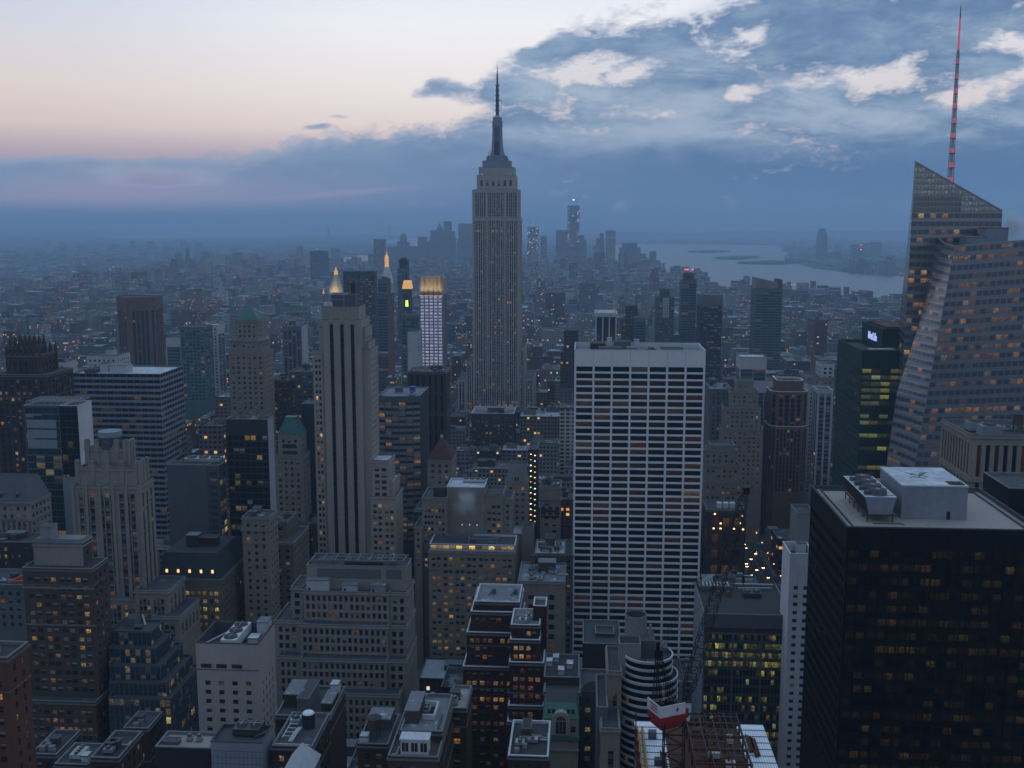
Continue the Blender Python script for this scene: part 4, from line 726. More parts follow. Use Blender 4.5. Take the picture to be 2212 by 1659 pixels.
def ext_gold(o, B):
    b = B[0]; L = b[1] - b[0]; m = MB(); h = 19
    for i in range(5):
        x0 = b[0] + L * i / 5; x1 = x0 + L / 5
        m.poly([(x0, b[2] + 2.6, b[5]), ((x0 + x1) / 2, b[2] + .4, b[5]), ((x0 + x1) / 2, b[2] - 1.6, b[5] + h), (x0, b[2] + 1.2, b[5] + h - 2)], 'cream'); m.poly([((x0 + x1) / 2, b[2] + .4, b[5]), (x1, b[2] + 2.6, b[5]), (x1, b[2] + 1.2, b[5] + h - 2), ((x0 + x1) / 2, b[2] - 1.6, b[5] + h)], 'cream')
    m.box(b[0] + .2, b[1] - .2, b[2] + 3.0, b[3] - .2, b[5], b[5] + h - 3, 'cream'); m.build('crown', o)
    m = MB()
    for i in range(5): x0 = b[0] + L * (i + .5) / 5; m.box(x0 - 2.0, x0 + 2.0, b[2] - 1.5, b[2] - .9, b[5] - .9, b[5] - .4, 'gold_glow')
    m.build('floodlight', o)
    for i in range(5):
        lp = bpy.data.lights.new('crown_lamp', 'SPOT'); lp.energy = 2400; lp.color = (1, .68, .30); lp.spot_size = R(110); lp.spot_blend = .6; lp.shadow_soft_size = 1.0
        q = bpy.data.objects.new('crown_lamp', lp); COL.objects.link(q); q.parent = o; oo = o['_o']; q.location = (b[0] + L * (i + .5) / 5 - oo[0], b[2] - 5.5 - oo[1], b[5] + 1 - oo[2]); q.rotation_euler = (R(155), 0, 0)
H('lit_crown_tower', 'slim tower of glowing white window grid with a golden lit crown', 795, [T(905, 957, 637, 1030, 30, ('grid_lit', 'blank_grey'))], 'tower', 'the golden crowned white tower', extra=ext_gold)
H('pale_slab', 'plain pale slab left of the golden crowned white tower', 795, [T(880, 903, 716, 1000, 26, ('blank_pale', 'far_white'))], 'tower')
H('teal_glass_tower', 'hazy teal glass tower behind the plain pale slab', 800, [T(866, 898, 681, 1150, 26, ('far_teal', 'far_teal'))], 'tower')
H('brown_slab_tower', 'slim tower with grey balconied front and dark brown side left of the pale slab', 800, [T(816, 836, 603, 1300, 24, ('far_band', 'blank_granite')), T(815, 837, 637, 1298, 44, ('far_band', 'blank_granite'))], 'tower', 'the brown sided slim tower', clut=2, seed=45)
H('black_flat_tower', 'broad black flat topped tower behind the crown of the striped tan tower', 780, [T(741, 808, 586, 1650, 22, ('far_black', 'far_black'), roof='roof_dark')], 'tower', 'the black flat topped tower')
def ext_glasscore(o, B): bulkhead(o, B[0][0] + 3, B[0][1] - 3, B[0][2] + 3, B[0][3] - 3, B[0][5] - 1, 3, 'dark', 'roof_dark', False)
H('slender_glass_tower', 'slender dark glass tower with pale gridded lower front behind the green lit lantern', 760, [T(862, 879, 560, 1980, 24, 'black_curtain'), T(858, 876, 580, 1978, 26, ('far_band', 'black_curtain'), zb=0)], 'tower', extra=ext_glasscore)
def ext_green_lantern(o, B):
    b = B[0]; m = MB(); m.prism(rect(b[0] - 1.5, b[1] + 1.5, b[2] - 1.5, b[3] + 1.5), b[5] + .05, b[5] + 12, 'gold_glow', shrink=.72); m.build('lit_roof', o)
    for k in (17, 36):
        m = MB(); m.prism(rect(b[0] + 3, b[1] - 3, b[2] - .6, b[2] - .05), b[5] - k - 9, b[5] - k, 'green_glow', shrink=.8); m.build('lit_window', o)
H('green_lantern_tower', 'small tower with a gold lit roof and two green glowing windows', 760, [T(871, 886, 624, 1560, 16, 'far_brown')], 'tower', 'the green lit lantern', extra=ext_green_lantern)
H('far_block_tower', 'dark squat tower standing alone beyond the gold pyramid', 586, [T(669, 701, 542, 4300, 60, ('far_black', 'far_black')), T(670, 701.5, 560, 4290, 75, 'far_black')], 'tower')
# the white clock tower with a gold lantern
def clock_tower():
    Y = 2060; a, b = at(822, 612, Y), at(846, 612, Y); z = a.z; cx, r, cyy = (a.x + b.x) / 2, (b.x - a.x) / 2, Y + (b.x - a.x) / 2
    o = empty('clock_tower', (cx, cyy, 0), 'white campanile tower with a steep roof and golden lit lantern', 'tower'); VIS.append((820, 848, 540, 800, Y)); FOOT.append((cx - r - 4, cx + r + 4, Y - 4, Y + 2 * r + 4)); LAND.append((833, 545, 'the white campanile'))
    wb, wins = MB(), []; walls(wb, wins, rect(cx - r, cx + r, Y, Y + 2 * r), 0, z, 'far_white', 60); wb.box(cx - r - 1.5, cx + r + 1.5, Y - 1.5, Y + 2 * r + 1.5, z, z + 1.5, 'pale'); wb.build('wall', o); add_windows(o, wins, 0)
    zt = at(833, 577, Y).z; m = MB(); m.prism(rect(cx - r, cx + r, Y, Y + 2 * r), z + 1.5, zt, 'white', shrink=.38); m.build('roof', o)
    zl = at(833, 557, Y).z; m = MB(); q = r * .38
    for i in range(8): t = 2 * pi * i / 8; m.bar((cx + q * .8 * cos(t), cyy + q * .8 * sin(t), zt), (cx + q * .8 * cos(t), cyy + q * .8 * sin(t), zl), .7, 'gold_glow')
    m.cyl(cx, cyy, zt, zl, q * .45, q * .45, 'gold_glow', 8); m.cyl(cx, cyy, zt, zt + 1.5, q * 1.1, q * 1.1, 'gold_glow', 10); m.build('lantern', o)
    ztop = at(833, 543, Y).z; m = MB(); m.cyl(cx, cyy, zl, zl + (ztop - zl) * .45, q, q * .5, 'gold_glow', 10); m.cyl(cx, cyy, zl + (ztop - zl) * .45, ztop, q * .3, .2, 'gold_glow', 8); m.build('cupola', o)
clock_tower()
def gold_pyramid():
    Y = 1850; a, b = at(704, 634, Y), at(741, 634, Y); z = a.z; r = (b.x - a.x) / 2; cx, cyy = (a.x + b.x) / 2, Y + r
    o = empty('gold_pyramid_tower', (cx, cyy, 0), 'tower whose steep floodlit golden pyramid roof rises behind the striped tan tower', 'tower'); VIS.append((700, 745, 576, 650, Y)); FOOT.append((cx - r - 14, cx + r + 14, Y - 14, Y + 2 * r + 14)); LAND.append((722, 580, 'the golden pyramid'))
    wb, wins = MB(), []; walls(wb, wins, rect(cx - r - 5, cx + r + 5, Y - 5, Y + 2 * r + 5), 0, z, 'far_tan', 60); wb.poly([(cx - r - 5, Y - 5, z), (cx + r + 5, Y - 5, z), (cx + r + 5, Y + 2 * r + 5, z), (cx - r - 5, Y + 2 * r + 5, z)], 'roof_grey'); wb.build('wall', o); add_windows(o, wins, 0)
    zt = at(722, 594, Y).z; p = [(cx + r * .95 * cos(pi / 8 + i * pi / 4), cyy + r * .95 * sin(pi / 8 + i * pi / 4)) for i in range(8)]
    m = MB(); m.prism(p, z, zt, 'cream', shrink=.28); m.build('pyramid_roof', o)
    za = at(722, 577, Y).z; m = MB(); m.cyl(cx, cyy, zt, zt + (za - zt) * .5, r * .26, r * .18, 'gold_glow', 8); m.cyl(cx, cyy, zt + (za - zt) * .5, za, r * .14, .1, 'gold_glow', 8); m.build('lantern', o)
    for sx in (-1, 1):
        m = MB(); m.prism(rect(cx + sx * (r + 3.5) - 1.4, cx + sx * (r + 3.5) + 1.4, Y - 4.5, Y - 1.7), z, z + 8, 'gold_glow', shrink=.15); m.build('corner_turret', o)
        lp = bpy.data.lights.new('floodlight', 'SPOT'); lp.energy = 16000; lp.color = (1, .72, .36); lp.spot_size = R(80); lp.spot_blend = .5; lp.shadow_soft_size = .8
        q = bpy.data.objects.new('floodlight', lp); COL.objects.link(q); q.parent = o; oo = o['_o']; src = Vector((cx + sx * 9, Y - 12, z + 2)); tgt = Vector((cx + sx * 3, cyy - 4, z + (zt - z) * .5)); q.location = src - Vector(oo); q.rotation_euler = (src - tgt).to_track_quat('Z', 'Y').to_euler()
gold_pyramid()
# ---- buildings between the foreground and the tall mast tower
def ext_redpyr(o, B): pyramid(o, B[0], 12, 'redtile', 'pyramid_roof', .06); water = MB(); b = B[0]; water.box((b[0] + b[1]) / 2 - .8, (b[0] + b[1]) / 2 + .8, (b[2] + b[3]) / 2 - .8, (b[2] + b[3]) / 2 + .8, b[5] + 11, b[5] + 14, 'pale'); water.build('finial', o)
H('red_roof_building', 'stone building with a red tiled pyramid roof right of the bowed teal glass block', 1080, [T(923, 976, 992, 680, 24, ('stone_punch', 'stone_punch'))], 'building', 'the red pyramid roofed building', 30, extra=ext_redpyr)
H('tan_hotel', 'tan block with a snowy flat roof behind drifting steam', 1160, [T(965, 1046, 1052, 602, 22, 'blank_tan', roof='roof_snow', cop='whitecoping'), T(911, 965, 1075, 597, 24, ('tan_lit',), zb=0), T(1046.4, 1087, 1067, 603, 20, ('tan_lit',), zb=0), T(1087.4, 1106, 1077, 604, 20, ('tan_punch', 'tan_punch'), zb=0), T(895, 911, 1137, 592, 20, ('tan_punch', 'tan_punch'), zb=0)], 'building', 'the tan block with the snowy roof', 50, extra=lambda o, B: (bulkhead(o, B[1][0] + 6, B[1][1] - 1.5, B[1][2] + 6, B[1][2] + 14, B[1][5] - 1, 5.5, 'brown', 'roof_dark', False), duct(o, [(B[1][1] - 3.2, B[1][2] - .5, 60), (B[1][1] - 3.2, B[1][2] - .5, B[1][5] - 4)], .35, 'limestone'), fan_unit(o, B[0][0] + 15, B[0][2] + 16, B[0][5] - 1, 14, 4, 2, 4, 'x', 'pale')))
def ext_pergola(o, B):
    b = B[0]; z = b[5] - 1; m = MB(); x0, x1, y0, y1 = b[0] + 22, b[0] + 38, b[2] + 4, b[2] + 15
    for p in ((x0, y0, x1, y0), (x0, y1, x1, y1), (x1, y0, x1, y1), (x0, y0, x0, y0 + 5)): m.bar((p[0], p[1], z + 3.2), (p[2], p[3], z + 3.2), .45, 'coping')
    for x, y in ((x0, y0), (x1, y0), (x1, y1), (x0, y1)): m.bar((x, y, z), (x, y, z + 3.2), .25, 'metal')
    m.build('roof_frame', o)
    for i in range(3):
        m = MB(); x = b[0] + 17 + i * 4.3; m.bar((x, b[2] + 14, z), (x, b[2] + 14, z + 8), .12, 'metal'); m.cyl(x, b[2] + 14, z + 8, z + 8.6, .28, .28, 'sign_glow', 8); m.build('roof_lamp', o)
    bulkhead(o, b[0] + 9, b[0] + 24, b[2] + 8, b[2] + 12, z, 3.2, 'grey', door=False)
H('penthouse_building', 'tan office building with a brightly lit glass penthouse row and many lit windows', 1420, [T(928, 1112, 1176, 578, 20, 'glass_row', cop='whitecoping'), T(926, 1112, 1191, 571, 30, ('tan_grid', 'tan_punch'), roof='roof_pale')], 'building', 'the tan building with the lit penthouse', 100, extra=ext_pergola)
def ext_gable(o, B):
    b = B[0]; m = MB(); x0, x1, y0, y1, z = b[0], b[1], b[2] + .2, b[3], b[5]; h = 9
    m.poly([(x0, y0, z), (x1, y0, z), (x1 - 2, (y0 + y1) / 2, z + h), (x0 + 2, (y0 + y1) / 2, z + h)], 'grey'); m.poly([(x1, y1, z), (x0, y1, z), (x0 + 2, (y0 + y1) / 2, z + h), (x1 - 2, (y0 + y1) / 2, z + h)], 'grey'); m.poly([(x0, y1, z), (x0, y0, z), (x0 + 2, (y0 + y1) / 2, z + h)], 'grey'); m.poly([(x1, y0, z), (x1, y1, z), (x1 - 2, (y0 + y1) / 2, z + h)], 'grey'); m.build('pitched_roof', o)
    m = MB(); cx = (x0 + x1) / 2; m.poly([(cx - 3, y0 - .3, z), (cx + 3, y0 - .3, z), (cx + 3, y0 - .3, z + 3), (cx, y0 - .3, z + 7), (cx - 3, y0 - .3, z + 3)], 'limestone'); m.poly([(cx + 3, y0 - .3, z), (cx + 3, y0 + 6, z), (cx + 3, y0 + 6, z + 3), (cx + 3, y0 - .3, z + 3)], 'limestone'); m.poly([(cx, y0 - .3, z + 7), (cx + 3, y0 - .3, z + 3), (cx + 3, y0 + 6, z + 3), (cx, y0 + 6, z + 7)], 'grey'); m.poly([(cx - 3, y0 - .3, z + 3), (cx, y0 - .3, z + 7), (cx, y0 + 6, z + 7), (cx - 3, y0 + 6, z + 3)], 'grey')
    m.box(cx - 1.4, cx - .2, y0 - .38, y0 - .31, z + .6, z + 2.6, 'dark'); m.box(cx + .2, cx + 1.4, y0 - .38, y0 - .31, z + .6, z + 2.6, 'dark'); m.build('gable', o)
H('gabled_building', 'stone building with a slate pitched roof and pointed front gable', 1140, [T(1092, 1141, 1040, 650, 22, ('stone_punch', 'stone_punch'))], 'building', 'the gabled stone building', 30, extra=ext_gable)
def ext_lights(o, B):
    b = B[0]
    for i in range(13):
        for k, x in enumerate((b[0] + 1.6, b[0] + 4.2)):
            m = MB(); z = b[5] - 3.5 - i * 3.6 - k * .8; m.box(x - .42, x + .42, b[2] - .5, b[2] - .02, z, z + .32, ('lamp_glow', 'warm_glow', 'headlight', 'warm_glow', 'green_glow', 'lamp_glow', 'white_glow')[(i * 3 + k * 2) % 7]); m.build('stair_light', o)
H('stair_lit_building', 'narrow black building with two columns of stair lights right of the gabled building', 1100, [T(1141.4, 1161, 970, 662, 24, ('blank_dark', 'blank_dark'))], 'building', 'the building with two columns of lights', extra=ext_lights)
def ext_arcade(o, B):
    b = B[0]; m = MB(); L = b[1] - b[0]
    for i in range(3):
        cx = b[0] + L * (i + .5) / 3; w_ = L * .11; z = b[5] - 14
        m.poly([(cx - w_, b[2] - .05, z - 6), (cx + w_, b[2] - .05, z - 6)] + [(cx + w_ * cos(a * pi / 6), b[2] - .05, z + w_ * sin(a * pi / 6)) for a in range(7)], 'dark')
    m.build('arched_window', o); m = MB(); m.box(b[0] - .8, b[1] + .8, b[2] - .8, b[3] + .2, b[5] - 8.6, b[5] - 7.8, 'coping', True); m.build('cornice', o)
H('arcaded_building', 'narrow brick building with three tall arches under a pale cornice', 1180, [T(1167, 1211, 1052, 655, 20, ('arch_top', 'brick_plain'))], 'building', 'the arcaded narrow building', 30, clut=4, seed=51, extra=ext_arcade)
H('beige_block', 'beige stone block with sparse windows left of the white grid slab', 1420, [T(1119, 1220, 1256, 535, 32, ('beige_band',), roof='roof_pale')], 'building', 'the beige stone block', 20, clut=9, seed=52, tank=1)
H('blank_beige_tower', 'blank beige stair tower behind the beige stone block', 1200, [T(1127, 1152, 1143, 610, 14, ('blank_tan',)), T(1105, 1127, 1152, 609, 14, 'blank_buff', zb=0, roof='roof_snow', cop='whitecoping')], 'building')
H('rooftop_row', 'low block crowded with rooftop machinery behind the beige stone block', 1240, [T(1155, 1220, 1195, 570, 26, ('brick_plain',), roof='roof_snow')], 'building', clut=14, seed=53)
H('white_top_block', 'wide block with a white edged flat roof at the foot of the tall spired tower', 960, [T(1018, 1110, 893, 1010, 40, ('far_brown', 'far_brown'), roof='roof_pale', cop='whitecoping', ph=4)], 'building', clut=6, seed=54)
# ---- red brick with white trimmed setbacks
def ext_redbrick(o, B):
    b = B[0]; z = b[5] - 1
    for s in range(2):
        m = MB(); x = b[0] + 7 + s * 9.5; m.cyl(x, b[2] + 12, z, z + 2.2, 1.0, 1.0, 'steel', 10); m.bar((x, b[2] + 12, z + 2.2), (x - 2, b[2] + 10, z + .2), .3, 'steel'); m.build('roof_vent', o)
H('red_brick_building', 'dark red brick building with white trimmed setbacks and many lit windows', 1600, [T(1026, 1122, 1299, 428, 22, 'red_brick', cop='whitecoping', roof='roof_pale'), T(1017, 1123, 1321, 424, 30, 'red_brick', cop='whitecoping'), T(1008, 1124, 1366, 420, 36, 'red_brick', cop='whitecoping'), T(1000, 1125, 1440, 416, 42, 'red_brick', cop='whitecoping')], 'building', 'the dark red brick building', 60, extra=ext_redbrick)
H('red_brick_wing', 'red brick wing stepping forward with white ledges and machinery on its terrace', 1600, [T(1152, 1180, 1308, 412, 10, 'blank_redbrick', cop='whitecoping'), T(1104, 1166, 1349, 405, 18, ('red_brick', 'red_brick'), cop='whitecoping', roof='roof_pale', zb=0), T(1102, 1166, 1381, 402, 20, ('red_brick', 'red_brick'), cop='whitecoping', zb=0), T(1100, 1175, 1430, 399, 22, ('red_brick', 'red_brick'), cop='whitecoping', zb=0), T(1098, 1174, 1524, 395, 25, ('red_brick', 'red_brick'), cop='whitecoping', zb=0), T(1096, 1173, 1559, 392, 26, ('red_brick', 'red_brick'), cop='whitecoping', zb=0)], 'building', 'the red brick wing', 60, extra=lambda o, B: clutter(o, B[1][0] + 1, B[1][1] - 1, B[1][2] + 1, B[1][3] - 1, B[1][5] - 1, 61, 6, 0, False))
# ---- bottom edge
def ext_pent(o, B):
    b, c = B[0], B[1]; z = b[5] - 1; L = b[1] - b[0]
    bulkhead(o, b[0] + .5, b[0] + 4.6, b[2] + 6, b[2] + 19, z, 4.0, 'brick', 'roof_pale', False)
    m = MB(); x0, x1, y0, y1 = b[0] + 5.2, b[0] + 8.6, b[2] + 9, b[2] + 18
    m.box(x0, x1, y0, y0 + .5, z, z + 1.6, 'whitecoping'); m.box(x0, x1, y1, y1 + .5, z, z + 1.6, 'whitecoping'); m.box(x1, x1 + .5, y0, y1 + .5, z, z + 1.62, 'whitecoping'); m.box(x0 + .5, x1 - .3, y0 + 1, y1 - 1, z, z + .25, 'dark'); m.build('skylight_well', o)
    fan_unit(o, b[0] + 6, b[2] + 14, z + .3, 2, 4, 1.2, 2); vent(o, b[0] + 4, b[2] + 24, z); vent(o, b[0] + 6, b[2] + 25.5, z, .8); duct(o, [(b[1] - 1.6, b[2] + 3, z + .4), (b[1] - 1.6, b[2] + 12, z + .4)], .25, 'darkmetal')
    cz = c[5] - 1; xa, xb = c[0] + 3.2, c[0] + 11.2; ya = c[2] + 2.6
    m = MB(); m.box(xa, xb, ya, ya + 4.2, cz, cz + 4.4, 'white'); m.box(xa - .3, xb + .3, ya - .3, ya + 4.4, cz + 4.4, cz + 4.8, 'whitecoping', True); m.build('pavilion', o)
    for i in range(3):
        m = MB(); x = xa + (xb - xa) * (i + .5) / 3; m.box(x - .95, x + .95, ya - .05, ya - .01, cz + .9, cz + 3.6, 'dark'); m.box(x - .05, x + .05, ya - .09, ya - .05, cz + .9, cz + 3.6, 'white'); m.build('pavilion_window', o)
    for i in range(3):
        m = MB(); x = b[0] + 5.4 + i * 1.35; m.cyl(x, b[2] - .3, b[5] - 2.3, b[5] - 1.7, .22, .3, 'lamp_glow', 8); m.build('wall_lamp', o)
    duct(o, [(c[0] + 1.0, c[2] + 1.6, cz + .6), (c[0] + 2.2, c[2] + 1.6, cz + .6), (c[0] + 2.2, c[2] + 6, cz + .6)], .18)
H('terrace_building', 'brick building with pale roof terraces and a white pavilion at the bottom edge', 1660, [T(864, 955, 1578, 291, 25, ('brick_dark', 'brick_dark'), roof='roof_pale', cop='coping'), T(838, 946, 1633, 281, 34, ('brick_plain', 'brick_dark'), roof='roof_grey')], 'building', 'the brick building with the white pavilion', 30, extra=ext_pent)
H('terrace_annex', 'dark annex with a sandy roof terrace and a column of lit windows', 1660, [T(966, 1007, 1529, 318, 17, ('brick_dark', 'brick_dark'), roof='roof_gravel')], 'building', None, 40, clut=2, seed=63, big=False)
H('tank_building', 'small dark building with a white topped water tank at the bottom edge', 1660, [T(772, 838, 1606, 300, 20, ('brick_dark', 'brick_dark'))], 'building', 'the small building with the water tank', 20, extra=lambda o, B: (water_tank(o, B[0][0] + 4.2, B[0][2] + 6, B[0][5] - 1, 2.2, 3.2), bulkhead(o, B[0][0] + .6, B[0][0] + 3, B[0][2] + 1, B[0][2] + 4, B[0][5] - 1, 2.4, 'white', 'roof_snow', False), bulkhead(o, B[0][0] + 1, B[0][0] + 8, B[0][2] + 11, B[0][2] + 19, B[0][5] - 1, 3.2, 'grey', 'roof_pale', False)))
H('plant_room_building', 'brown brick building crowned by grey sloping plant rooms below the limestone block', 1660, [T(594, 712, 1546, 338, 24, ('brick_dark', 'blank_brown'), roof='roof_grey')], 'building', 'the brown building with plant rooms', 20, extra=lambda o, B: (bulkhead(o, B[0][0] + 1, B[0][0] + 6.5, B[0][2] + 8, B[0][2] + 20, B[0][5] - 1, 4.6, 'brown', 'roof_pale', False), bulkhead(o, B[0][0] + 7, B[0][0] + 11, B[0][2] + 3, B[0][2] + 18, B[0][5] - 1, 5.6, 'grey', 'roof_grey', False), bulkhead(o, B[0][1] - 4.4, B[0][1] - .8, B[0][2] + 6, B[0][2] + 17, B[0][5] - 1, 2.6, 'brown', 'roof_pale', False), bulkhead(o, B[0][1] - 4, B[0][1] - 1.2, B[0][2] + 18, B[0][2] + 22, B[0][5] - 1, 4, 'white', 'roof_snow', False)))
def ext_ducts(o, B):
    b = B[0]; z = b[5] - 1
    m = MB(); m.cyl(b[0] + 7.4, b[2] + 14, z, z + 4.6, 2.0, 2.0, 'dark', 14); m.cyl(b[0] + 7.4, b[2] + 14, z + 4.6, z + 5.1, 1.9, 1.5, 'snow', 14); m.build('water_tank', o)
    for k in range(3): duct(o, [(b[0] + 4.4 + k * .5, b[2] + 2, z + 1.4), (b[0] + 4.6 + k * .5, b[2] + 8, z + 1.4), (b[0] + 5 + k * .5, b[2] + 11, z + 1.4)], .16, 'white')
    for k in range(4): duct(o, [(b[0] + 1.6, b[2] + 6 + k * 2.6, z + 1), (b[0] + 4.2, b[2] + 6 + k * 2.6, z + 1)], .14, 'white')
    duct(o, [(b[0] + .6, b[2] + 1.4, z + .8), (b[1] - 1, b[2] + 1.4, z + .8)], .16, 'white'); duct(o, [(b[0] + 1.6, b[2] + 5, z + 1), (b[0] + 1.6, b[2] + 15, z + 1)], .14, 'white')
    fan_unit(o, b[0] + 2.6, b[2] + 17, z, 3, 4, 1.6, 1)
H('pipe_roof_building', 'low building with white pipes and a dark tank on its roof at the bottom edge', 1660, [T(588, 674, 1611, 292, 22, ('brick_dark', 'brick_dark'))], 'building', 'the low building with white pipes', extra=ext_ducts)
H('pyramid_pavilion', 'small grey building with a white pyramid roof at the bottom edge', 1660, [T(618, 676, 1660, 268, 7.5, ('blank_grey',))], 'building', extra=lambda o, B: pyramid(o, B[0], 5.6, 'pale', 'pyramid_roof', 0))
# ---- centre right bottom
H('brown_penthouse_building', 'plain brown building with a small penthouse in front of the white grid slab', 1440, [T(1286, 1327, 1368, 484, 10, 'brick_plain'), T(1259, 1341, 1390, 474, 30, ('blank_brown',))], 'building', clut=0)
H('crate_roof_building', 'dark brown building with white boxes on its roof right of the red brick wing', 1530, [T(1175, 1251, 1462, 386, 22, ('blank_brown',), roof='roof_dark'), T(1175, 1254, 1495, 378, 30, ('brick_dark',))], 'building', 'the dark building with white roof boxes', extra=lambda o, B: [bulkhead(o, B[0][0] + x, B[0][0] + x + 2.3, B[0][2] + y, B[0][2] + y + 4, B[0][5] - 1, 1.6, 'pale', 'roof_snow', False) for x, y in ((.5, 12), (5.3, 4), (8.6, 10), (3.0, 16))])
def ext_arch(o, B):
    b = B[0]; L = b[1] - b[0]; cx = (b[0] + b[1]) / 2; m = MB(); z = b[5]
    m.poly([(b[0] - .3, b[2] - .4, z), (b[1] + .3, b[2] - .4, z), (b[1] - .6, b[2] + 3, z + 4.6), (b[0] + .6, b[2] + 3, z + 4.6)], 'pale_copper'); m.poly([(b[1] + .3, b[2] - .4, z), (b[1] + .3, b[3], z), (b[1] - .6, b[3] - 2, z + 4.6), (b[1] - .6, b[2] + 3, z + 4.6)], 'pale_copper'); m.poly([(b[0] + .6, b[2] + 3, z + 4.6), (b[1] - .6, b[2] + 3, z + 4.6), (b[1] - .6, b[3] - 2, z + 4.6), (b[0] + .6, b[3] - 2, z + 4.6)], 'roof_dark'); m.poly([(b[0] - .3, b[3], z), (b[0] - .3, b[2] - .4, z), (b[0] + .6, b[2] + 3, z + 4.6), (b[0] + .6, b[3] - 2, z + 4.6)], 'pale_copper'); m.build('copper_roof', o)
    for i in (-4.2, -2.6, 2.6, 4.2):
        m = MB(); m.cyl(cx + i, b[2] + .9, z + 1.6, z + 3.0, .5, .45, 'dark', 10); m.build('round_dormer', o)
    m = MB(); r = 2.4; pts = [(cx + r * cos(a * pi / 12), sin(a * pi / 12) * r) for a in range(13)]
    m.poly([(cx - r - .9, b[2] - .7, z - 6), (cx + r + .9, b[2] - .7, z - 6)] + [(cx + (r + .9) * cos(a * pi / 12), b[2] - .7, z + (r + .9) * sin(a * pi / 12) - .6) for a in range(13)], 'cream')
    for a in range(12): p, q = [(cx + (r + .9) * cos(k * pi / 12), z + (r + .9) * sin(k * pi / 12) - .6) for k in (a, a + 1)]; m.poly([(p[0], b[2] - .7, p[1]), (p[0], b[2] + 2, p[1]), (q[0], b[2] + 2, q[1]), (q[0], b[2] - .7, q[1])], 'cream')
    m.build('arch', o)
    m = MB(); r2 = 1.75; m.poly([(cx - r2, b[2] - .78, z - 5.4), (cx + r2, b[2] - .78, z - 5.4)] + [(cx + r2 * cos(a * pi / 12), b[2] - .78, z + r2 * sin(a * pi / 12) - .6) for a in range(13)], 'dark')
    for x in (-.6, .6): m.box(cx + x - .09, cx + x + .09, b[2] - .9, b[2] - .79, z - 5.4, z + .8, 'cream')
    m.box(cx - r2, cx + r2, b[2] - .91, b[2] - .80, z - .75, z - .5, 'cream'); m.build('arched_window', o)
    for s in (-1, 1):
        m = MB(); x = cx + s * L * .36; m.box(x - .8, x + .8, b[2] - .06, b[2] - .01, z - 5, z - 2.8, 'dark'); m.box(x - 1.2, x - .9, b[2] - .3, b[2] - .01, z - 5.2, z - 2.2, 'cream'); m.box(x + .9, x + 1.2, b[2] - .3, b[2] - .01, z - 5.2, z - 2.2, 'cream'); m.build('side_window', o)
    m = MB(); m.box(b[0] - .5, b[1] + .5, b[2] - .9, b[2] - .01, z - 7.6, z - 6.3, 'pale_copper', True); m.box(b[0] - .4, b[1] + .4, b[2] - .6, b[2] - .01, z - 12, z - 11.4, 'cream', True); m.build('cornice', o)
H('copper_arch_building', 'narrow stone building with a big arched window under a green copper roof', 1660, [T(1174, 1249, 1552, 352, 16, 'blank_cream'), T(1174.5, 1248.5, 1585, 352.6, 22, ('brick_dark',))], 'building', 'the green copper roofed arch', 20, extra=ext_arch)
H('curved_gable_building', 'dark office building with a curved stone gable and lit windows right of the copper arch', 1660, [T(1252, 1313, 1492, 380, 20, ('dark_dots',))], 'building', None, 40, extra=lambda o, B: (lambda m, b: (m.prism([(b[0] + (b[1] - b[0]) * i / 10, 0) for i in (0,)] or [], 0, 0, 'grey') if False else m.poly([(b[0], b[2] - .05, b[5])] + [(b[1] - (b[1] - b[0]) * i / 12, b[2] - .05, b[5] + .1 + 3.6 * sin(pi * i / 12) ** .8) for i in range(13)], 'midgrey'), m.build('gable', o)))(MB(), B[0]))
H('white_frame_roof', 'low dark building with white roof frames at the bottom edge', 1660, [T(1098, 1184, 1632, 312, 24, ('brick_dark',), roof='roof_dark', cop='whitecoping')], 'building', None, 20, clut=6, seed=66)
H('beige_pier_building', 'beige concrete stair tower with slit windows left of the round banded building', 1660, [T(1312, 1343, 1450, 342, 22, ('beige_pier', 'blank_tan')), T(1298, 1339, 1573, 326, 16, ('beige_pier',), zb=0), T(1289, 1313, 1527, 334, 26, ('blank_grey',), zb=0)], 'building', 'the beige stair tower', 20)
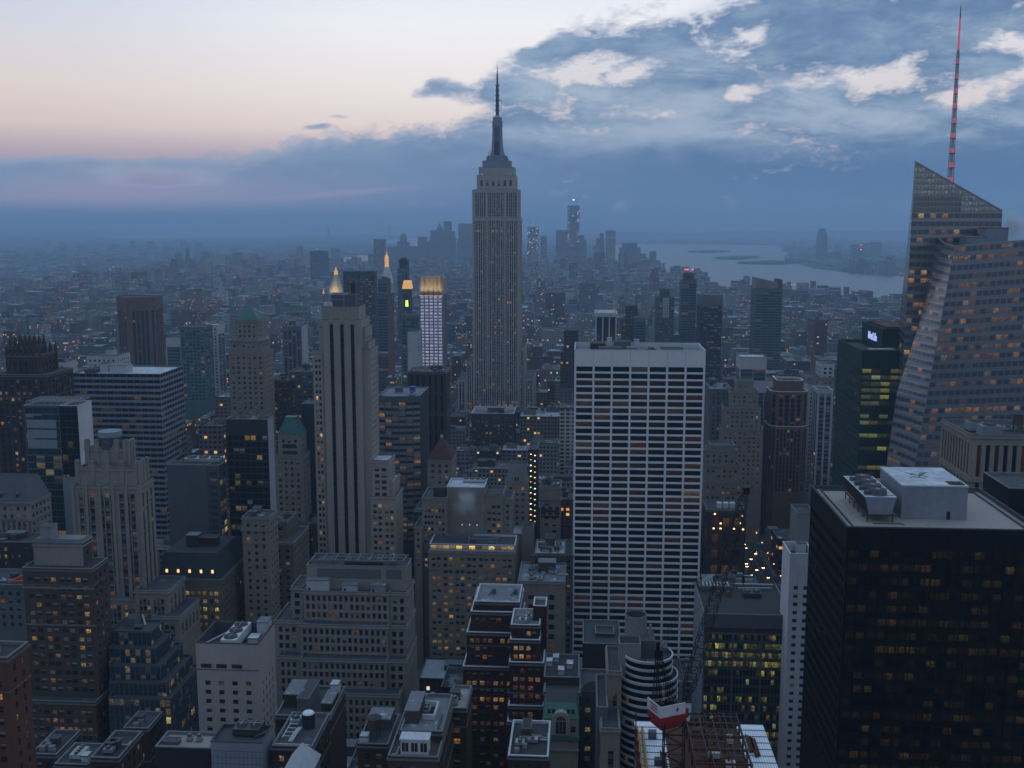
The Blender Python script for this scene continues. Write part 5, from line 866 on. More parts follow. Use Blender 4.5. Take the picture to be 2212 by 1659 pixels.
# ---- right middle distance
def ext_slab(o, B):
    m = MB(); b = B[0]; m.bar((b[0] + 2, b[3] - 2, b[5]), (b[0] + 2, b[3] - 2, b[5] + 4.5), .08, 'metal'); m.build('antenna', o); bulkhead(o, b[0] + 5, b[0] + 9, b[3] - 5, b[3] - 1, b[5] - 4, 4.6, 'pale', door=False)
H('white_slab', 'thin bright white concrete slab with small paired windows beside the black office tower', 1660, [T(1707, 1760, 1196, 430, 17, ('white_slab', 'blank_pale', 'blank_pale', 'blank_white'), ph=4, cop='whitecoping')], 'tower', 'the thin white slab', 40, extra=ext_slab)
H('small_pale_tower', 'small pale blank tower above the thin white slab', 1190, [T(1722, 1760, 1108, 560, 18, ('blank_concrete',))], 'building')
def ext_greenlit(o, B):
    b = B[0]; z = b[5] - 1; m = MB(); 
    for i in range(8): x = b[0] + 3 + i * 1.6; m.box(x, x + .5, b[3] - 9, b[3] - 3, z + 2.4, z + 2.7, 'pale')
    m.box(b[0] + 1, b[0] + 16, b[3] - 10, b[3] - 2, z, z + 2.3, 'darkgrey'); m.build('roof_grille', o)
    for x in (9, 13.5):
        m = MB(); m.prism([(b[0] + x + 1.7 * cos(a * pi / 6), b[3] - 15 + 2.2 * sin(a * pi / 6)) for a in range(12)], z, z + 2.2, 'wood', shrink=.6); m.build('roof_dome', o)
    fan_unit(o, b[0] + 24, b[3] - 14, z, 8, 6, 2.2, 2, 'x', 'darkmetal'); duct(o, [(b[0] + 18, b[3] - 3, z + 1.5), (b[1] - 2, b[3] - 3, z + 1.5)], .5); duct(o, [(b[0] + 19, b[3] - 7, z + 1), (b[1] - 3, b[3] - 6, z + 1)], .4)
    m = MB(); m.box(b[0] + .2, b[1], b[2] - .05, b[2] - .01, b[5] - 8.3, b[5] - 6.3, 'dark')
    m.build('dark_band', o)
H('green_lit_block', 'dark office block with rows of greenish yellow lit windows right of the round banded building', 1560, [T(1521, 1712, 1327, 440, 40, ('green_lit', 'blank_midgrey', 'blank_midgrey', 'blank_cladding'), roof='roof_dark')], 'office block', 'the green lit office block', 100, extra=ext_greenlit)
H('stone_ridge_building', 'grey stone building with tall window ribs right of the white grid slab', 1085, [T(1535, 1588, 962, 752, 16, 'blank_tan'), T(1520, 1592, 972, 745, 26, ('tan_punch', 'tan_punch', 'tan_punch', 'tan_punch')), T(1520, 1599, 1005, 742, 30, 'tan_punch'), T(1520, 1605, 1040, 739, 34, 'tan_punch')], 'building', 'the ribbed stone building', 30)
H('stepped_tan_tower', 'pale tan setback tower behind the ribbed stone building', 1000, [T(1592, 1628, 822, 872, 14, 'tan_punch'), T(1578, 1639, 846, 867, 22, 'tan_punch'), T(1564, 1644, 880, 861, 32, 'tan_punch'), T(1560, 1648, 925, 858, 36, 'tan_punch')], 'tower', 'the stepped tan tower', 10)
H('white_banded_tower', 'white tower with teal banded lower floors behind the stepped tan tower', 900, [T(1599, 1657, 771, 930, 24, 'white_band', roof='roof_snow'), T(1622, 1681, 822, 925, 30, 'white_band')], 'tower', 'the white teal banded tower')
H('grey_low_block', 'low pale grey block directly right of the upper corner of the white grid slab', 900, [T(1534, 1582, 840, 880, 40, ('grey_punch',), roof='roof_pale')], clut=3, seed=71)
H('dotted_dark_block', 'dark block dotted with lit windows left of the brown octagonal tower', 1060, [T(1610, 1664, 924, 1000, 26, 'dark_dots'), T(1606, 1664, 965, 990, 40, 'dark_dots')], 'building', None, 30, clut=3, seed=72)
def octagon():
    def oc(xl, xr, y, Y, k=.16): a, b = at(xl, y, Y), at(xr, y, Y); w_ = b.x - a.x; c = k * w_; return [(a.x + c, Y), (b.x - c, Y), (b.x, Y + c), (b.x, Y + w_ - c), (b.x - c, Y + w_), (a.x + c, Y + w_), (a.x, Y + w_ - c), (a.x, Y + c)], (a.z + b.z) / 2
    p2, z2 = oc(1667, 1748, 846, 870); p3, z3 = oc(1662, 1746, 921, 868.5); p1, z1 = oc(1679, 1738, 822, 877)
    cx, cyy = sum(p[0] for p in p2) / 8, sum(p[1] for p in p2) / 8
    o = empty('octagonal_tower', (cx, cyy, 0), 'brown granite tower with chamfered corners and a snow edged crown', 'tower'); FOOT.append((cx - 20, cx + 20, 860, 908)); VIS.append((1660, 1750, 820, 1140, 868)); LAND.append((1706, 825, 'the brown octagonal tower'))
    wb, wins, rb = MB(), [], MB(); walls(wb, wins, p3, 0, z3, 'octagon_lo', 40); walls(wb, wins, p2, z3 - 1.2, z2, 'octagon'); walls(wb, wins, p1, z2 - 1.2, z1, 'blank_granite')
    for p, z in ((p3, z3), (p2, z2), (p1, z1)): roof_of(rb, p, z, 'roof_dark', 'whitecoping', 1.0, .7)
    wb.build('wall', o); rb.build('roof', o); add_windows(o, wins, 30); bulkhead(o, cx - 2, cx + 5, cyy - 4, cyy + 3, z1 - 1, 1.4, 'granite', 'granite', False)
octagon()
H('white_framed_tower', 'thin tower with white corner frames right of the brown octagonal tower', 1000, [T(1767, 1800, 842, 900, 22, ('white_frame',), cop='whitecoping')], 'tower', 'the white framed thin tower')
H('pale_back_tower', 'pale tower rising behind the white framed thin tower', 850, [T(1775, 1803, 785, 960, 24, ('far_white',)), T(1745, 1803, 815, 955, 30, 'far_tan')], 'tower')
H('pale_narrow_block', 'narrow pale block between the brown octagonal and white framed towers', 1000, [T(1747, 1768, 832, 930, 20, ('white_punch',))], 'building')
H('lamp_lit_storefront', 'low dark building with rows of orange lamps beside the busy avenue', 1240, [T(1528, 1612, 1102, 700, 24, ('lamp_lit', 'lamp_lit'))], 'building', 'the lamp lit storefront', 8, extra=lambda o, B: ([(lambda m, x: (m.box(x - 1.6, x + 1.6, B[0][2] + 8, B[0][2] + 12, B[0][5] - 1, B[0][5] + 2.6, 'white'), m.build('skylight', o)))(MB(), B[0][0] + 9 + i * 4.4) for i in range(3)], [(lambda m, x, z: (m.box(x - .5, x + .5, B[0][2] - .8, B[0][2] - .1, z, z + .7, 'lamp_glow'), m.build('wall_lamp', o)))(MB(), B[0][0] + x, B[0][5] - z) for x, z in ((5, 3), (23, 4), (9, 9.5), (22, 9), (4.5, 13), (9, 13), (18, 13), (24, 13.3))]))
# ---- the black office tower and the towers on the right
def ext_black(o, B):
    b = B[0]; z = b[5] - 1.2; s = (b[1] - b[0]) / 50.0
    m = MB(); m.box(b[0] + 2.4, b[1] - 2.4, b[2] + 2.6, b[2] + 2.9, z, z + .5, 'darkgrey'); m.box(b[0] + 2.4, b[0] + 2.7, b[2] + 2.9, b[3] - 2.4, z, z + .5, 'darkgrey'); m.box(b[1] - 2.7, b[1] - 2.4, b[2] + 2.9, b[3] - 2.4, z, z + .5, 'darkgrey'); m.box(b[0] + 2.4, b[1] - 2.4, b[3] - 2.4, b[3] - 2.1, z, z + .5, 'darkgrey'); m.build('roof_rail', o)
    x0, x1, y0, y1 = b[0] + 17.5 * s, b[0] + 35 * s, b[2] + 13, b[2] + 36       # plant room
    m = MB(); m.box(x0, x1, y0, y1, z, z + 9.6, 'cladding'); m.box(x0 - .15, x1 + .15, y0 - .15, y1 + .15, z + 9.6, z + 9.95, 'whitecoping', True); m.poly([(x0, y0, z + 9.98), (x1, y0, z + 9.98), (x1, y1, z + 9.98), (x0, y1, z + 9.98)], 'roof_snow'); m.build('plant_room', o)
    m = MB(); m.box(x1 - 5.6, x1 - 4.6, y0 - .1, y0 - .01, z, z + 2.4, 'dark'); m.build('plant_room_door', o)
    m = MB(); m.box(x1 - 4.8, x1 - .6, y0 + 1, y0 + 5, z + 9.99, z + 10.15, 'dark'); m.cyl(x1 - 2.7, y0 + 3, z + 10.15, z + 10.35, 1.0, 1.0, 'darkgrey', 10); m.build('roof_hatch', o)
    m = MB()
    for i in range(8): q = random.Random(i); m.bar((x0 + 4 + q.random() * 8, y0 + 8 + q.random() * 9, z + 10.05), (x0 + 4 + q.random() * 8, y0 + 8 + q.random() * 9, z + 10.05), .09, 'darkgrey')
    m.build('roof_cables', o)
    # cooling tower with four fans on a steel stand
    ux0, ux1, uy0, uy1 = b[0] + 6.6 * s, b[0] + 15.2 * s, b[2] + 9.5, b[2] + 35; zb = z + 2.2
    m = MB()
    for i in range(6):
        y = uy0 + (uy1 - uy0) * i / 5
        for x in (ux0 + 1, ux1 - 1): m.box(x - .15, x + .15, y - .15, y + .15, z, zb, 'darkmetal')
    for x in (ux0 + 1, ux1 - 1): m.box(x - .2, x + .2, uy0 - .5, uy1 + .5, zb - .35, zb, 'rust')
    m.box(ux0 - .6, ux1 + 1.0, uy0 - 1.0, uy0 - .2, zb - .3, zb, 'darkmetal'); m.build('cooling_stand', o)
    m = MB(); e = 1.4
    p = [(ux0 + e, uy0, zb), (ux1 - e, uy0, zb), (ux1, uy0, zb + 5.0), (ux0, uy0, zb + 5.0)]; q = [(x, uy1, zz) for x, y, zz in p]
    m.poly(p, 'cladding'); m.poly(q[::-1], 'cladding'); m.poly((p[1], q[1], q[2], p[2]), 'darkgrey'); m.poly((q[0], p[0], p[3], q[3]), 'black_steel'); m.poly((p[3], p[2], q[2], q[3]), 'roof_snow'); m.poly((p[0], q[0], q[1], p[1]), 'darkgrey')
    for i in range(7): y = uy0 + (uy1 - uy0) * (i + .5) / 7; m.box(ux0 + .4, ux1 - .4, y - .15, y + .15, zb + 5.01, zb + 5.2, 'metal')
    m.build('cooling_tower', o)
    for i in range(4):
        m = MB(); y = uy0 + 3.2 + i * 5.6; x = (ux0 + ux1) / 2; m.cyl(x, y, zb + 5.0, zb + 6.6, 2.5, 2.3, 'steel', 20, 'black_steel'); m.cyl(x, y, zb + 6.61, zb + 6.7, .5, .5, 'metal', 8)
        for k in range(4): t = pi * k / 4; m.bar((x - 2.1 * cos(t), y - 2.1 * sin(t), zb + 6.66), (x + 2.1 * cos(t), y + 2.1 * sin(t), zb + 6.66), .06, 'metal')
        m.build('fan', o)
        m = MB(); m.box(ux0 + .6, ux0 + 1.7, y - 1.2, y + .4, zb + 5.0, zb + 6.1, 'darkgrey'); m.build('fan_motor', o)
    duct(o, [(ux0 + 2, uy0 - 2.4, z + .2), (ux1 + .8, uy0 - 2.2, z + .2), (ux1 + 1.4, uy0 - 3.4, z + .2)], .12, 'darkmetal')
    m = MB(); n = 17                                                         # mullions
    for i in range(n + 1): x = b[0] + .6 + (b[1] - b[0] - 1.2) * i / n; m.box(x - .10, x + .10, b[2] - .28, b[2] - .01, 30, b[5] - 2, 'bronze')
    m.build('mullions', o, 'stuff')
H('black_office_tower', 'black glass office tower with a cooling tower and grey plant room on its pale roof', 1660, [T(1830, 2252, 1141, 290, 47, ('black_tower', 'black_side', 'black_side', 'black_side'), roof='roof_gravel', ph=1.2, cop='darkcoping')], 'skyscraper', 'the black office tower', 100, extra=ext_black)
def ext_sign(o, B):
    b = B[0]; cu = bpy.data.curves.new('lit_sign_text', 'FONT'); cu.body = 'MetLife'; cu.size = 6.6; cu.extrude = .15; cu.align_x = 'CENTER'; cu.align_y = 'CENTER'; cu.offset = .10
    tmp = bpy.data.objects.new('lit_sign_text', cu); COL.objects.link(tmp); bpy.context.view_layer.update(); me = bpy.data.meshes.new_from_object(tmp.evaluated_get(bpy.context.evaluated_depsgraph_get())); bpy.data.objects.remove(tmp); me.materials.clear(); me.materials.append(MATS['sign_glow']); q = bpy.data.objects.new('lit_sign', me); COL.objects.link(q); q.parent = o; oo = o['_o']
    q.location = (b[0] - .35 - oo[0], b[2] + 21 - oo[1], b[5] - 7.0 - oo[2]); q.rotation_euler = (R(90), 0, R(-90))
    c = B[1]; bulkhead(o, c[0] + 5, c[0] + 20, c[2] + 1.5, c[2] + 8.0, c[5] - 1, 1.0, 'pale', 'roof_snow', False)
    m = MB(); m.box(b[0] + 4, b[1] - 4, b[2] + 6, b[3] - 8, b[5] - 2, b[5] + .4, 'rust'); m.build('roof_plant', o)
H('green_glass_tower', 'dark green glass office tower with a lit company sign near its top', 1020, [T(1907, 2010, 710, 655, 48, ('metlife', 'metlife_side', 'metlife_side', 'metlife_side'), roof='roof_dark', cop='darkcoping', ph=2), T(1863, 2010, 757, 645, 62, ('metlife', 'metlife_side', 'metlife_side', 'metlife_side'), roof='roof_dark', cop='darkcoping', ph=2)], 'skyscraper', 'the green glass tower with the sign', 60, extra=ext_sign)
def ext_piers(o, B):
    b = B[0]; z = b[5] - 1.5
    m = MB(); m.box(b[0] - .3, b[1], b[2] - .4, b[2] - .01, b[5] - 19.4, b[5] - 17.6, 'limestone'); m.box(b[0] - .4, b[0] - .01, b[2], b[3], b[5] - 19.4, b[5] - 17.6, 'tan'); m.build('stone_band', o)
    fan_unit(o, b[0] + 9, b[2] + 6, z, 8, 6, 4.5, 1, 'x', 'cladding'); fan_unit(o, b[0] + 7, b[2] + 17, z, 6, 6, 4, 1, 'x', 'cladding'); clutter(o, b[0] + 16, b[0] + 36, b[2] + 3, b[3] - 3, z, 77, 8, 1, False, 'tan')
    m = MB(); 
    for k in range(5): m.bar((b[0] + 24, b[2] + 6 + k * 4, z + 3), (b[0] + 40, b[2] + 6 + k * 4, z + 3), .2, 'pale')
    m.build('roof_frame', o)
H('piered_tower', 'stone office tower with tall vertical piers in front of the faceted glass tower', 1080, [T(2099, 2330, 941, 430, 36, ('piers_front', 'piers', 'piers', 'piers'), roof='roof_grey', ph=1.5)], 'tower', 'the piered stone tower', 40, extra=ext_piers)
H('dark_corner_block', 'small dark block at the right edge behind the black office tower', 1110, [T(2180, 2330, 1055, 372, 24, ('black_side', 'black_side', 'black_side', 'black_side'))], 'building')
# ---- right far middle
H('fin_block', 'dark block with pale vertical fins and an overhanging roof above the white grid slab', 745, [T(1288, 1331, 676, 1080, 46, ('fin3', 'far_dark', 'far_dark', 'blank_midgrey'), roof='roof_grey')], 'tower', 'the finned dark block', extra=lambda o, B: (lambda m, b: ([m.box(b[0] + (b[1] - b[0]) * i / 3 - .7, b[0] + (b[1] - b[0]) * i / 3 + .7, b[2] - 1.2, b[2] - .02, 0, b[5] - 3, 'pale') for i in range(4)], m.box(b[0] - 1.5, b[1] + 1.5, b[2] - 2.2, b[3] + 1, b[5] - 4, b[5] - .4, 'pale', True), m.build('fin', o)))(MB(), B[0]))
H('brown_pair_tower', 'brown tower with a reddish top right of the finned dark block', 745, [T(1352, 1378, 660, 1450, 20, 'far_brown'), T(1343, 1369, 688, 1440, 28, 'far_brown', zb=0)], 'tower')
H('ribbed_hotel', 'grey tower with stacked balconies between the finned block and the twin topped tower', 745, [T(1372, 1395, 686, 1340, 22, 'far_band')], 'tower')
H('twin_top_tower', 'dark tower with a pale gridded strip above the right half of the white grid slab', 745, [T(1427, 1447, 624, 1560, 20, 'far_dark'), T(1418, 1457, 642, 1550, 32, 'far_dark')], 'tower', 'the dark twin topped tower', extra=lambda o, B: (lambda m, b: ([m.box(b[0] + 9.5 + k * 2.4, b[0] + 11 + k * 2.4, b[2] - .5, b[2] - .02, b[5] - 30, b[5] - 1, 'pale') for k in range(4)], [m.box(b[0] + 9.5, b[0] + 18, b[2] - .4, b[2] - .03, b[5] - 3 - i * 4, b[5] - 2 - i * 4, 'pale') for i in range(7)], m.build('balcony_grid', o)))(MB(), B[1]))
H('red_light_tower', 'slim dark tower with red beacons on top', 745, [T(1478, 1500, 590, 1480, 18, 'far_dark'), T(1472, 1505, 605, 1475, 26, ('far_band', 'far_band', 'far_band', 'far_band'))], 'tower', 'the slim tower with red beacons', extra=lambda o, B: [(lambda m: (m.bar((x, B[0][2] + 4, B[0][5]), (x, B[0][2] + 4, B[0][5] + 4), .2, 'darkmetal'), m.cyl(x, B[0][2] + 4, B[0][5] + 4, B[0][5] + 5.4, .9, .9, 'red_glow', 8), m.build('beacon', o)))(MB()) for x in (B[0][0] + 2, B[0][0] + 5, B[0][1] - 2)])
H('grey_cap_tower', 'blue dark tower with a plain grey top right of the slim beacon tower', 770, [T(1512, 1561, 637, 1400, 34, ('far_black',)), ], 'tower', 'the grey capped tower', extra=lambda o, B: (lambda m, b: (m.box(b[0] - .3, b[1] + .3, b[2] - .3, b[3] + .3, b[5] - 15, b[5] - .5, 'grey'), m.build('cap', o)))(MB(), B[0]))
H('sloped_cap_tower', 'dark banded tower with a tan sloping top left of the green glass tower', 800, [T(1632, 1691, 622, 1420, 36, ('far_band', 'far_band', 'far_band', 'far_band'))], 'tower', 'the tan capped banded tower', extra=lambda o, B: (lambda m, b: (m.poly([(b[0] + .5, b[2] + .3, b[5] - 1), (b[1] - 6, b[2] + .3, b[5] - 1), (b[1] - 6, b[2] + .3, b[5] + 7), (b[0] + .5, b[2] + .3, b[5] + 13)], 'tan'), m.poly([(b[1] - 6, b[2] + .3, b[5] - 1), (b[1] - 6, b[3], b[5] - 1), (b[1] - 6, b[3], b[5] + 7), (b[1] - 6, b[2] + .3, b[5] + 7)], 'tan'), m.poly([(b[0] + .5, b[3], b[5] - 1), (b[0] + .5, b[2] + .3, b[5] - 1), (b[0] + .5, b[2] + .3, b[5] + 13), (b[0] + .5, b[3], b[5] + 13)], 'tan'), m.poly([(b[0] + .5, b[2] + .3, b[5] + 13), (b[1] - 6, b[2] + .3, b[5] + 7), (b[1] - 6, b[3], b[5] + 7), (b[0] + .5, b[3], b[5] + 13)], 'roof_grey'), m.box(b[1] - 5.5, b[1] - .5, b[2] + 1, b[3] - 2, b[5] - 1, b[5] + 11, 'darkgrey'), m.build('sloped_cap', o)))(MB(), B[0]))
# ------------------------------------------------------------------ the tallest tower with its mast
def ext_esb(o, B):
    Yc = B[2][2] + 22; cx = (B[2][0] + B[2][1]) / 2; zp = lambda py: at(1074, py, Yc).z; k = Yc / FPX * 1.02
    m = MB()
    for py0, py1, hw in ((347, 341, 22), (341, 337, 20)): m.box(cx - hw * k, cx + hw * k, Yc - hw * k * .7, Yc + hw * k * .7, zp(py0) - .5, zp(py1), 'cladding')
    m.build('mast_base', o)
    def oct_(r, f=.45): return [(cx + x * r, Yc + y * r) for x, y in ((-f, -1), (f, -1), (1, -f), (1, f), (f, 1), (-f, 1), (-1, f), (-1, -f))]
    m = MB(); prof = [(338, 15.0), (327, 12.6), (315, 11.4), (300, 10.6), (285, 10.2), (273, 9.9)]
    for (a, ra), (b, rb) in zip(prof, prof[1:]): m.prism(oct_(ra * k), zp(a), zp(b), 'cladding', shrink=rb / ra)
    for (a, ra, b, rb) in ((273, 10.8, 270.5, 10.8), (270.5, 10.3, 265, 10.3), (265, 11, 263, 11), (263, 9.0, 256, 9.0), (256, 9.6, 254, 9.6), (254, 7, 249, 2.4)): m.prism(oct_(ra * k), zp(a) + .02, zp(b), 'cladding', shrink=rb / ra)
    m.build('mast', o)
    m = MB(); 
    for s in (-1, 1):
        m.poly([(cx + s * 3.4 * k - 1.7, Yc - 15.1 * k, zp(336)), (cx + s * 3.4 * k + 1.7, Yc - 15.1 * k, zp(336)), (cx + s * 3.2 * k + 1.6, Yc - 10.4 * k, zp(274)), (cx + s * 3.2 * k - 1.6, Yc - 10.4 * k, zp(274))], 'steel')
    m.poly([(cx - 3.0, Yc - 15.15 * k, zp(336)), (cx + 3.0, Yc - 15.15 * k, zp(336)), (cx + 2.6, Yc - 10.5 * k, zp(276)), (cx - 2.6, Yc - 10.5 * k, zp(276))], 'dark'); m.build('mast_window', o)
    m = MB(); r0, r1 = 2.2, 1.7; n = 12
    for i in range(n):
        za, zb = zp(249) + (zp(184) - zp(249)) * i / n, zp(249) + (zp(184) - zp(249)) * (i + 1) / n; ra = r0 + (r1 - r0) * i / n
        for s in range(4):
            t = pi / 4 + s * pi / 2; t2 = t + pi / 2; m.bar((cx + ra * cos(t), Yc + ra * sin(t), za), (cx + ra * cos(t), Yc + ra * sin(t), zb), .42, 'darkgrey'); m.bar((cx + ra * cos(t), Yc + ra * sin(t), za), (cx + ra * cos(t2), Yc + ra * sin(t2), zb), .26, 'darkgrey')
        if i % 2: m.box(cx - ra - .9, cx + ra + .9, Yc - ra - .6, Yc + ra + .6, zb - .5, zb, 'darkgrey')
    m.cyl(cx, Yc, zp(249), zp(184), 1.1, .9, 'darkgrey', 8); m.cyl(cx, Yc, zp(184), zp(160), 1.3, .9, 'darkgrey', 8); m.cyl(cx, Yc, zp(160), zp(137), .6, .2, 'darkgrey', 6)
    m.bar((cx + 4.6, Yc, zp(233)), (cx + 4.6, Yc, zp(215)), .3, 'darkgrey'); m.bar((cx, Yc, zp(233)), (cx + 4.6, Yc, zp(233)), .25, 'darkgrey'); m.bar((cx, Yc, zp(216)), (cx + 4.6, Yc, zp(216)), .25, 'darkgrey'); m.build('antenna', o)
    m = MB()
    for x, y in ((-17, 336), (17, 336), (-20, 345), (20, 345), (-14, 330), (14, 330)): m.bar((cx + x * k, Yc - 12, zp(y + 8)), (cx + x * k, Yc - 12, zp(y - 6)), .3, 'darkgrey')
    m.build('aerial', o)
    b = B[3]; m = MB(); L = b[1] - b[0]                                   # stone piers framing the recessed centre
    for f in (.0, .30, .70, 1.0):
        x = b[0] + L * f; m.box(x - 1.6, x + 1.6, b[2] - 1.3, b[2] - .02, 60, b[5] - .5, 'esb_stone')
    m.build('corner_pier', o)
    for x in (.10, .90):
        m = MB(); c = B[1]; xx = c[0] + (c[1] - c[0]) * x; m.box(xx - .5, xx + .5, c[2] - .6, c[2] - .02, c[5] - 9, c[5] - 8.2, 'sign_glow'); m.build('floodlight', o)
wall('esb_stone', (.41, .365, .33), .2)
for k_ in ('esb', 'esb_side'): S[k_]['wall'] = 'esb_stone'
style('esb_top', 'esb_stone', cw=6.5, ww=.28, fh=12, wh=.3, t=4, m=2, rec=.6, lit=.1, rail=False)
style('esb_mid', 'esb_stone', cw=6.4, ww=.42, fh=11, wh=.62, t=4, m=2, rec=.9, lit=0, rail=False)
H('spired_skyscraper', 'tallest tower, a pale stone setback skyscraper topped by a mast and antenna', 880, [T(1042, 1102, 347, 1290, 34, 'blank_cladding'), T(1034, 1110, 361, 1287, 40, 'esb_top'), T(1030, 1113, 378, 1284, 46, 'esb_mid'), T(1023, 1119.5, 409, 1281, 52, ('esb', 'esb_side')), T(1020, 1122, 470, 1279, 56, ('esb', 'esb_side'), zb=0), T(1007, 1019.4, 780, 1279.6, 58, ('esb', 'esb_side'), zb=0), T(1122.6, 1133, 750, 1279.6, 58, ('esb', 'esb_side'), zb=0), T(988, 1006.4, 818, 1279.2, 62, ('esb', 'esb_side'), zb=0), T(1133.6, 1153, 816, 1279.2, 62, ('esb', 'esb_side'), zb=0)], 'skyscraper', 'the tall spired tower', extra=ext_esb)
# ------------------------------------------------------------------ the faceted glass tower
def qpt(q, u, v): a, b, c, d = q; return tuple(a[i] * (1 - u) * (1 - v) + b[i] * u * (1 - v) + c[i] * u * v + d[i] * (1 - u) * v for i in range(3))
def skin(wb, wins, q, nc, nr, u0, u1, v0, v1, mat, st, litfn, keep=None):
    """Panes set a little proud on any four-cornered face (bottom left, bottom right, top right, top left)."""
    for j in range(nr): wb.poly([qpt(q, a, b) for a, b in ((0, j / nr), (1, j / nr), (1, (j + 1) / nr), (0, (j + 1) / nr))], mat)
    e1 = Vector(q[1]) - Vector(q[0]); e2 = Vector(q[3]) - Vector(q[0]); n = e1.cross(e2).normalized() * .12
    for j in range(nr):
        rp = rw.choice((.2, .5, 1, 1.4, 1.8))
        for i in range(nc):
            p = [Vector(qpt(q, (i + a) / nc, (j + b) / nr)) + n for a, b in ((u0, v0), (u1, v0), (u1, v1), (u0, v1))]
            if keep and not keep(p): continue
            wins.append((*[tuple(x) for x in p], st['glass'], litfn(i / nc, j / nr, rp), (n.x / .12, n.y / .12), st))
wall('curtain_metal', (.29, .31, .325), 0.12, 0.22, 0.7, 0.55, 0.2)
def faceted_tower():
    o = empty('faceted_tower', (at(2070, 700, 620).x, 620, 0), 'faceted silver glass tower with a sloping crown and red lit spire', 'skyscraper'); LAND.append((2060, 560, 'the faceted glass tower'))
    VIS.append((1910, 2225, 350, 1012, 598)); bx0, bx1 = at(1913, 1012, 600).x, at(2330, 600, 600).x; FOOT.append((bx0 - 8, bx1 + 10, 590, 690))
    stw = dict(S['zig'], glass='silver_glass', rail=False); wb, wins, rb = MB(), [], MB()
    P = lambda x, y, Y: tuple(at(x, y, Y))
    def down(p, q, z=0.0):                                            # carry an edge on to the ground
        p, q = Vector(p), Vector(q); t = (z - p.z) / (q.z - p.z); return tuple(p + (q - p) * t)
    def lit(prob, k=1.0):
        def f(u, v, rp):
            if rw.random() < prob * rp: c = rw.choice(PAL['dim'] + PAL['warm']); s = k * rw.choice((.08, .12, .18, .26, .4)); return (c[0] * s, c[1] * s, c[2] * s, 0)
            return (0, 0, 0, 0)
        return f
    # rear mass with the sloping crown
    TL, TR = P(1977, 349, 630), P(2165, 455, 634); BL = down(TL, P(1937, 1012, 622)); BR = down(TR, P(2150, 1012, 626)); TLb = P(1977.5, 353, 652); BLb = down(TLb, P(1911, 1012, 668)); TRb = (TR[0] + 2, TR[1] + 40, TR[2])
    zc = P(2060, 428, 632)[2]; zr = TR[2] - 1
    def slope(p): return all(x.z < TL[2] + (TR[2] - TL[2]) * (x.x - TL[0]) / (TR[0] - TL[0]) + .3 for x in p)
    fl = lambda a, b, z: tuple(Vector(a) + (Vector(b) - Vector(a)) * ((z - a[2]) / (b[2] - a[2])))
    ML, MR = fl(BL, TL, zr), fl(BR, TR, zr)
    skin(wb, wins, [BL, BR, MR, ML], 15, 58, .06, .94, .32, .86, 'curtain_metal', stw, lit(.16), None)
    wb.poly([ML, MR, TR, TL], 'curtain_metal')
    cr = []; q = [ML, MR, (TR[0], TR[1], TL[2]), TL]; e = (Vector(MR) - Vector(ML)); n = Vector((0, -.15, 0))
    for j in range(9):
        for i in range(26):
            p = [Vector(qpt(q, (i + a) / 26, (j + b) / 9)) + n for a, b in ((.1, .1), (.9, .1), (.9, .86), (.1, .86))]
            if slope(p): k = rw.uniform(.7, 1.2) * (.10 if p[0].z > zc or i > 13 else .025); cr.append((*[tuple(x) for x in p], 'silver_glass', (k * .8, k * .95, k, 0), (0, -1), stw))  # sky light through the crown panes is put into their emission
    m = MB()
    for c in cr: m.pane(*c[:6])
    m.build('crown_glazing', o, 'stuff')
    skin(wb, wins, [BLb, BL, TL, TLb], 5, 70, .06, .94, .32, .86, 'curtain_metal', stw, lit(.03)); wb.poly([BR, (BR[0] + 4, BR[1] + 40, 0), TRb, TR], 'curtain_metal'); wb.poly([TL, TR, TRb, TLb], 'curtain_metal')
    wb.poly([BLb, TLb, TRb, (BR[0] + 4, BR[1] + 40, 0)], 'curtain_metal')
    # front mass: broad face, chamfer facet with sky reflection in its colour, left flank
    A2 = P(2062, 531, 600); F_bl = down(A2, P(1974, 1012, 598)); TRf = P(2345, 508, 601); F_br = (TRf[0] + 4, 598, 0)
    A1 = P(2040, 525, 616); S_m = P(1937, 850, 625); F_m = tuple(Vector(A2) + (Vector(F_bl) - Vector(A2)) * ((A2[2] - S_m[2]) / A2[2])); S_bl = down(S_m, P(1914, 1012, 628)); A0 = P(2015, 504, 640); S_b0 = P(1942, 846, 646)
    skin(wb, wins, [F_bl, F_br, TRf, A2], 22, 50, .10, .90, .28, .80, 'curtain_metal', stw, lit(.42, .42)); skin(wb, wins, [S_m, F_m, A2, A1], 6, 19, .06, .94, .36, .76, 'facet_sheen_glass', stw, lit(.12, .6)); skin(wb, wins, [S_bl, F_bl, F_m, S_m], 6, 31, .06, .94, .36, .76, 'facet_sheen_glass', stw, lit(.2, .6)); skin(wb, wins, [S_b0, S_m, A1, A0], 5, 19, .05, .95, .30, .80, 'curtain_metal', stw, lit(.05))
    zt = A2[2] - 3; rb.poly([(A2[0] + 1, 601.5, zt), (TRf[0], 603, zt), (TRf[0], 632, zt), (A0[0], 632, zt), (A1[0], 617, zt)], 'roof_dark')
    for a, b in ((A0, A1), (A1, A2), (A2, TRf)): rb.bar(a, b, .35, 'metal')
    rb.bar(TL, TR, .5, 'metal'); rb.bar(ML, TL, .3, 'metal'); rb.build('roof', o)
    wb.build('wall', o); add_windows(o, wins, 100)
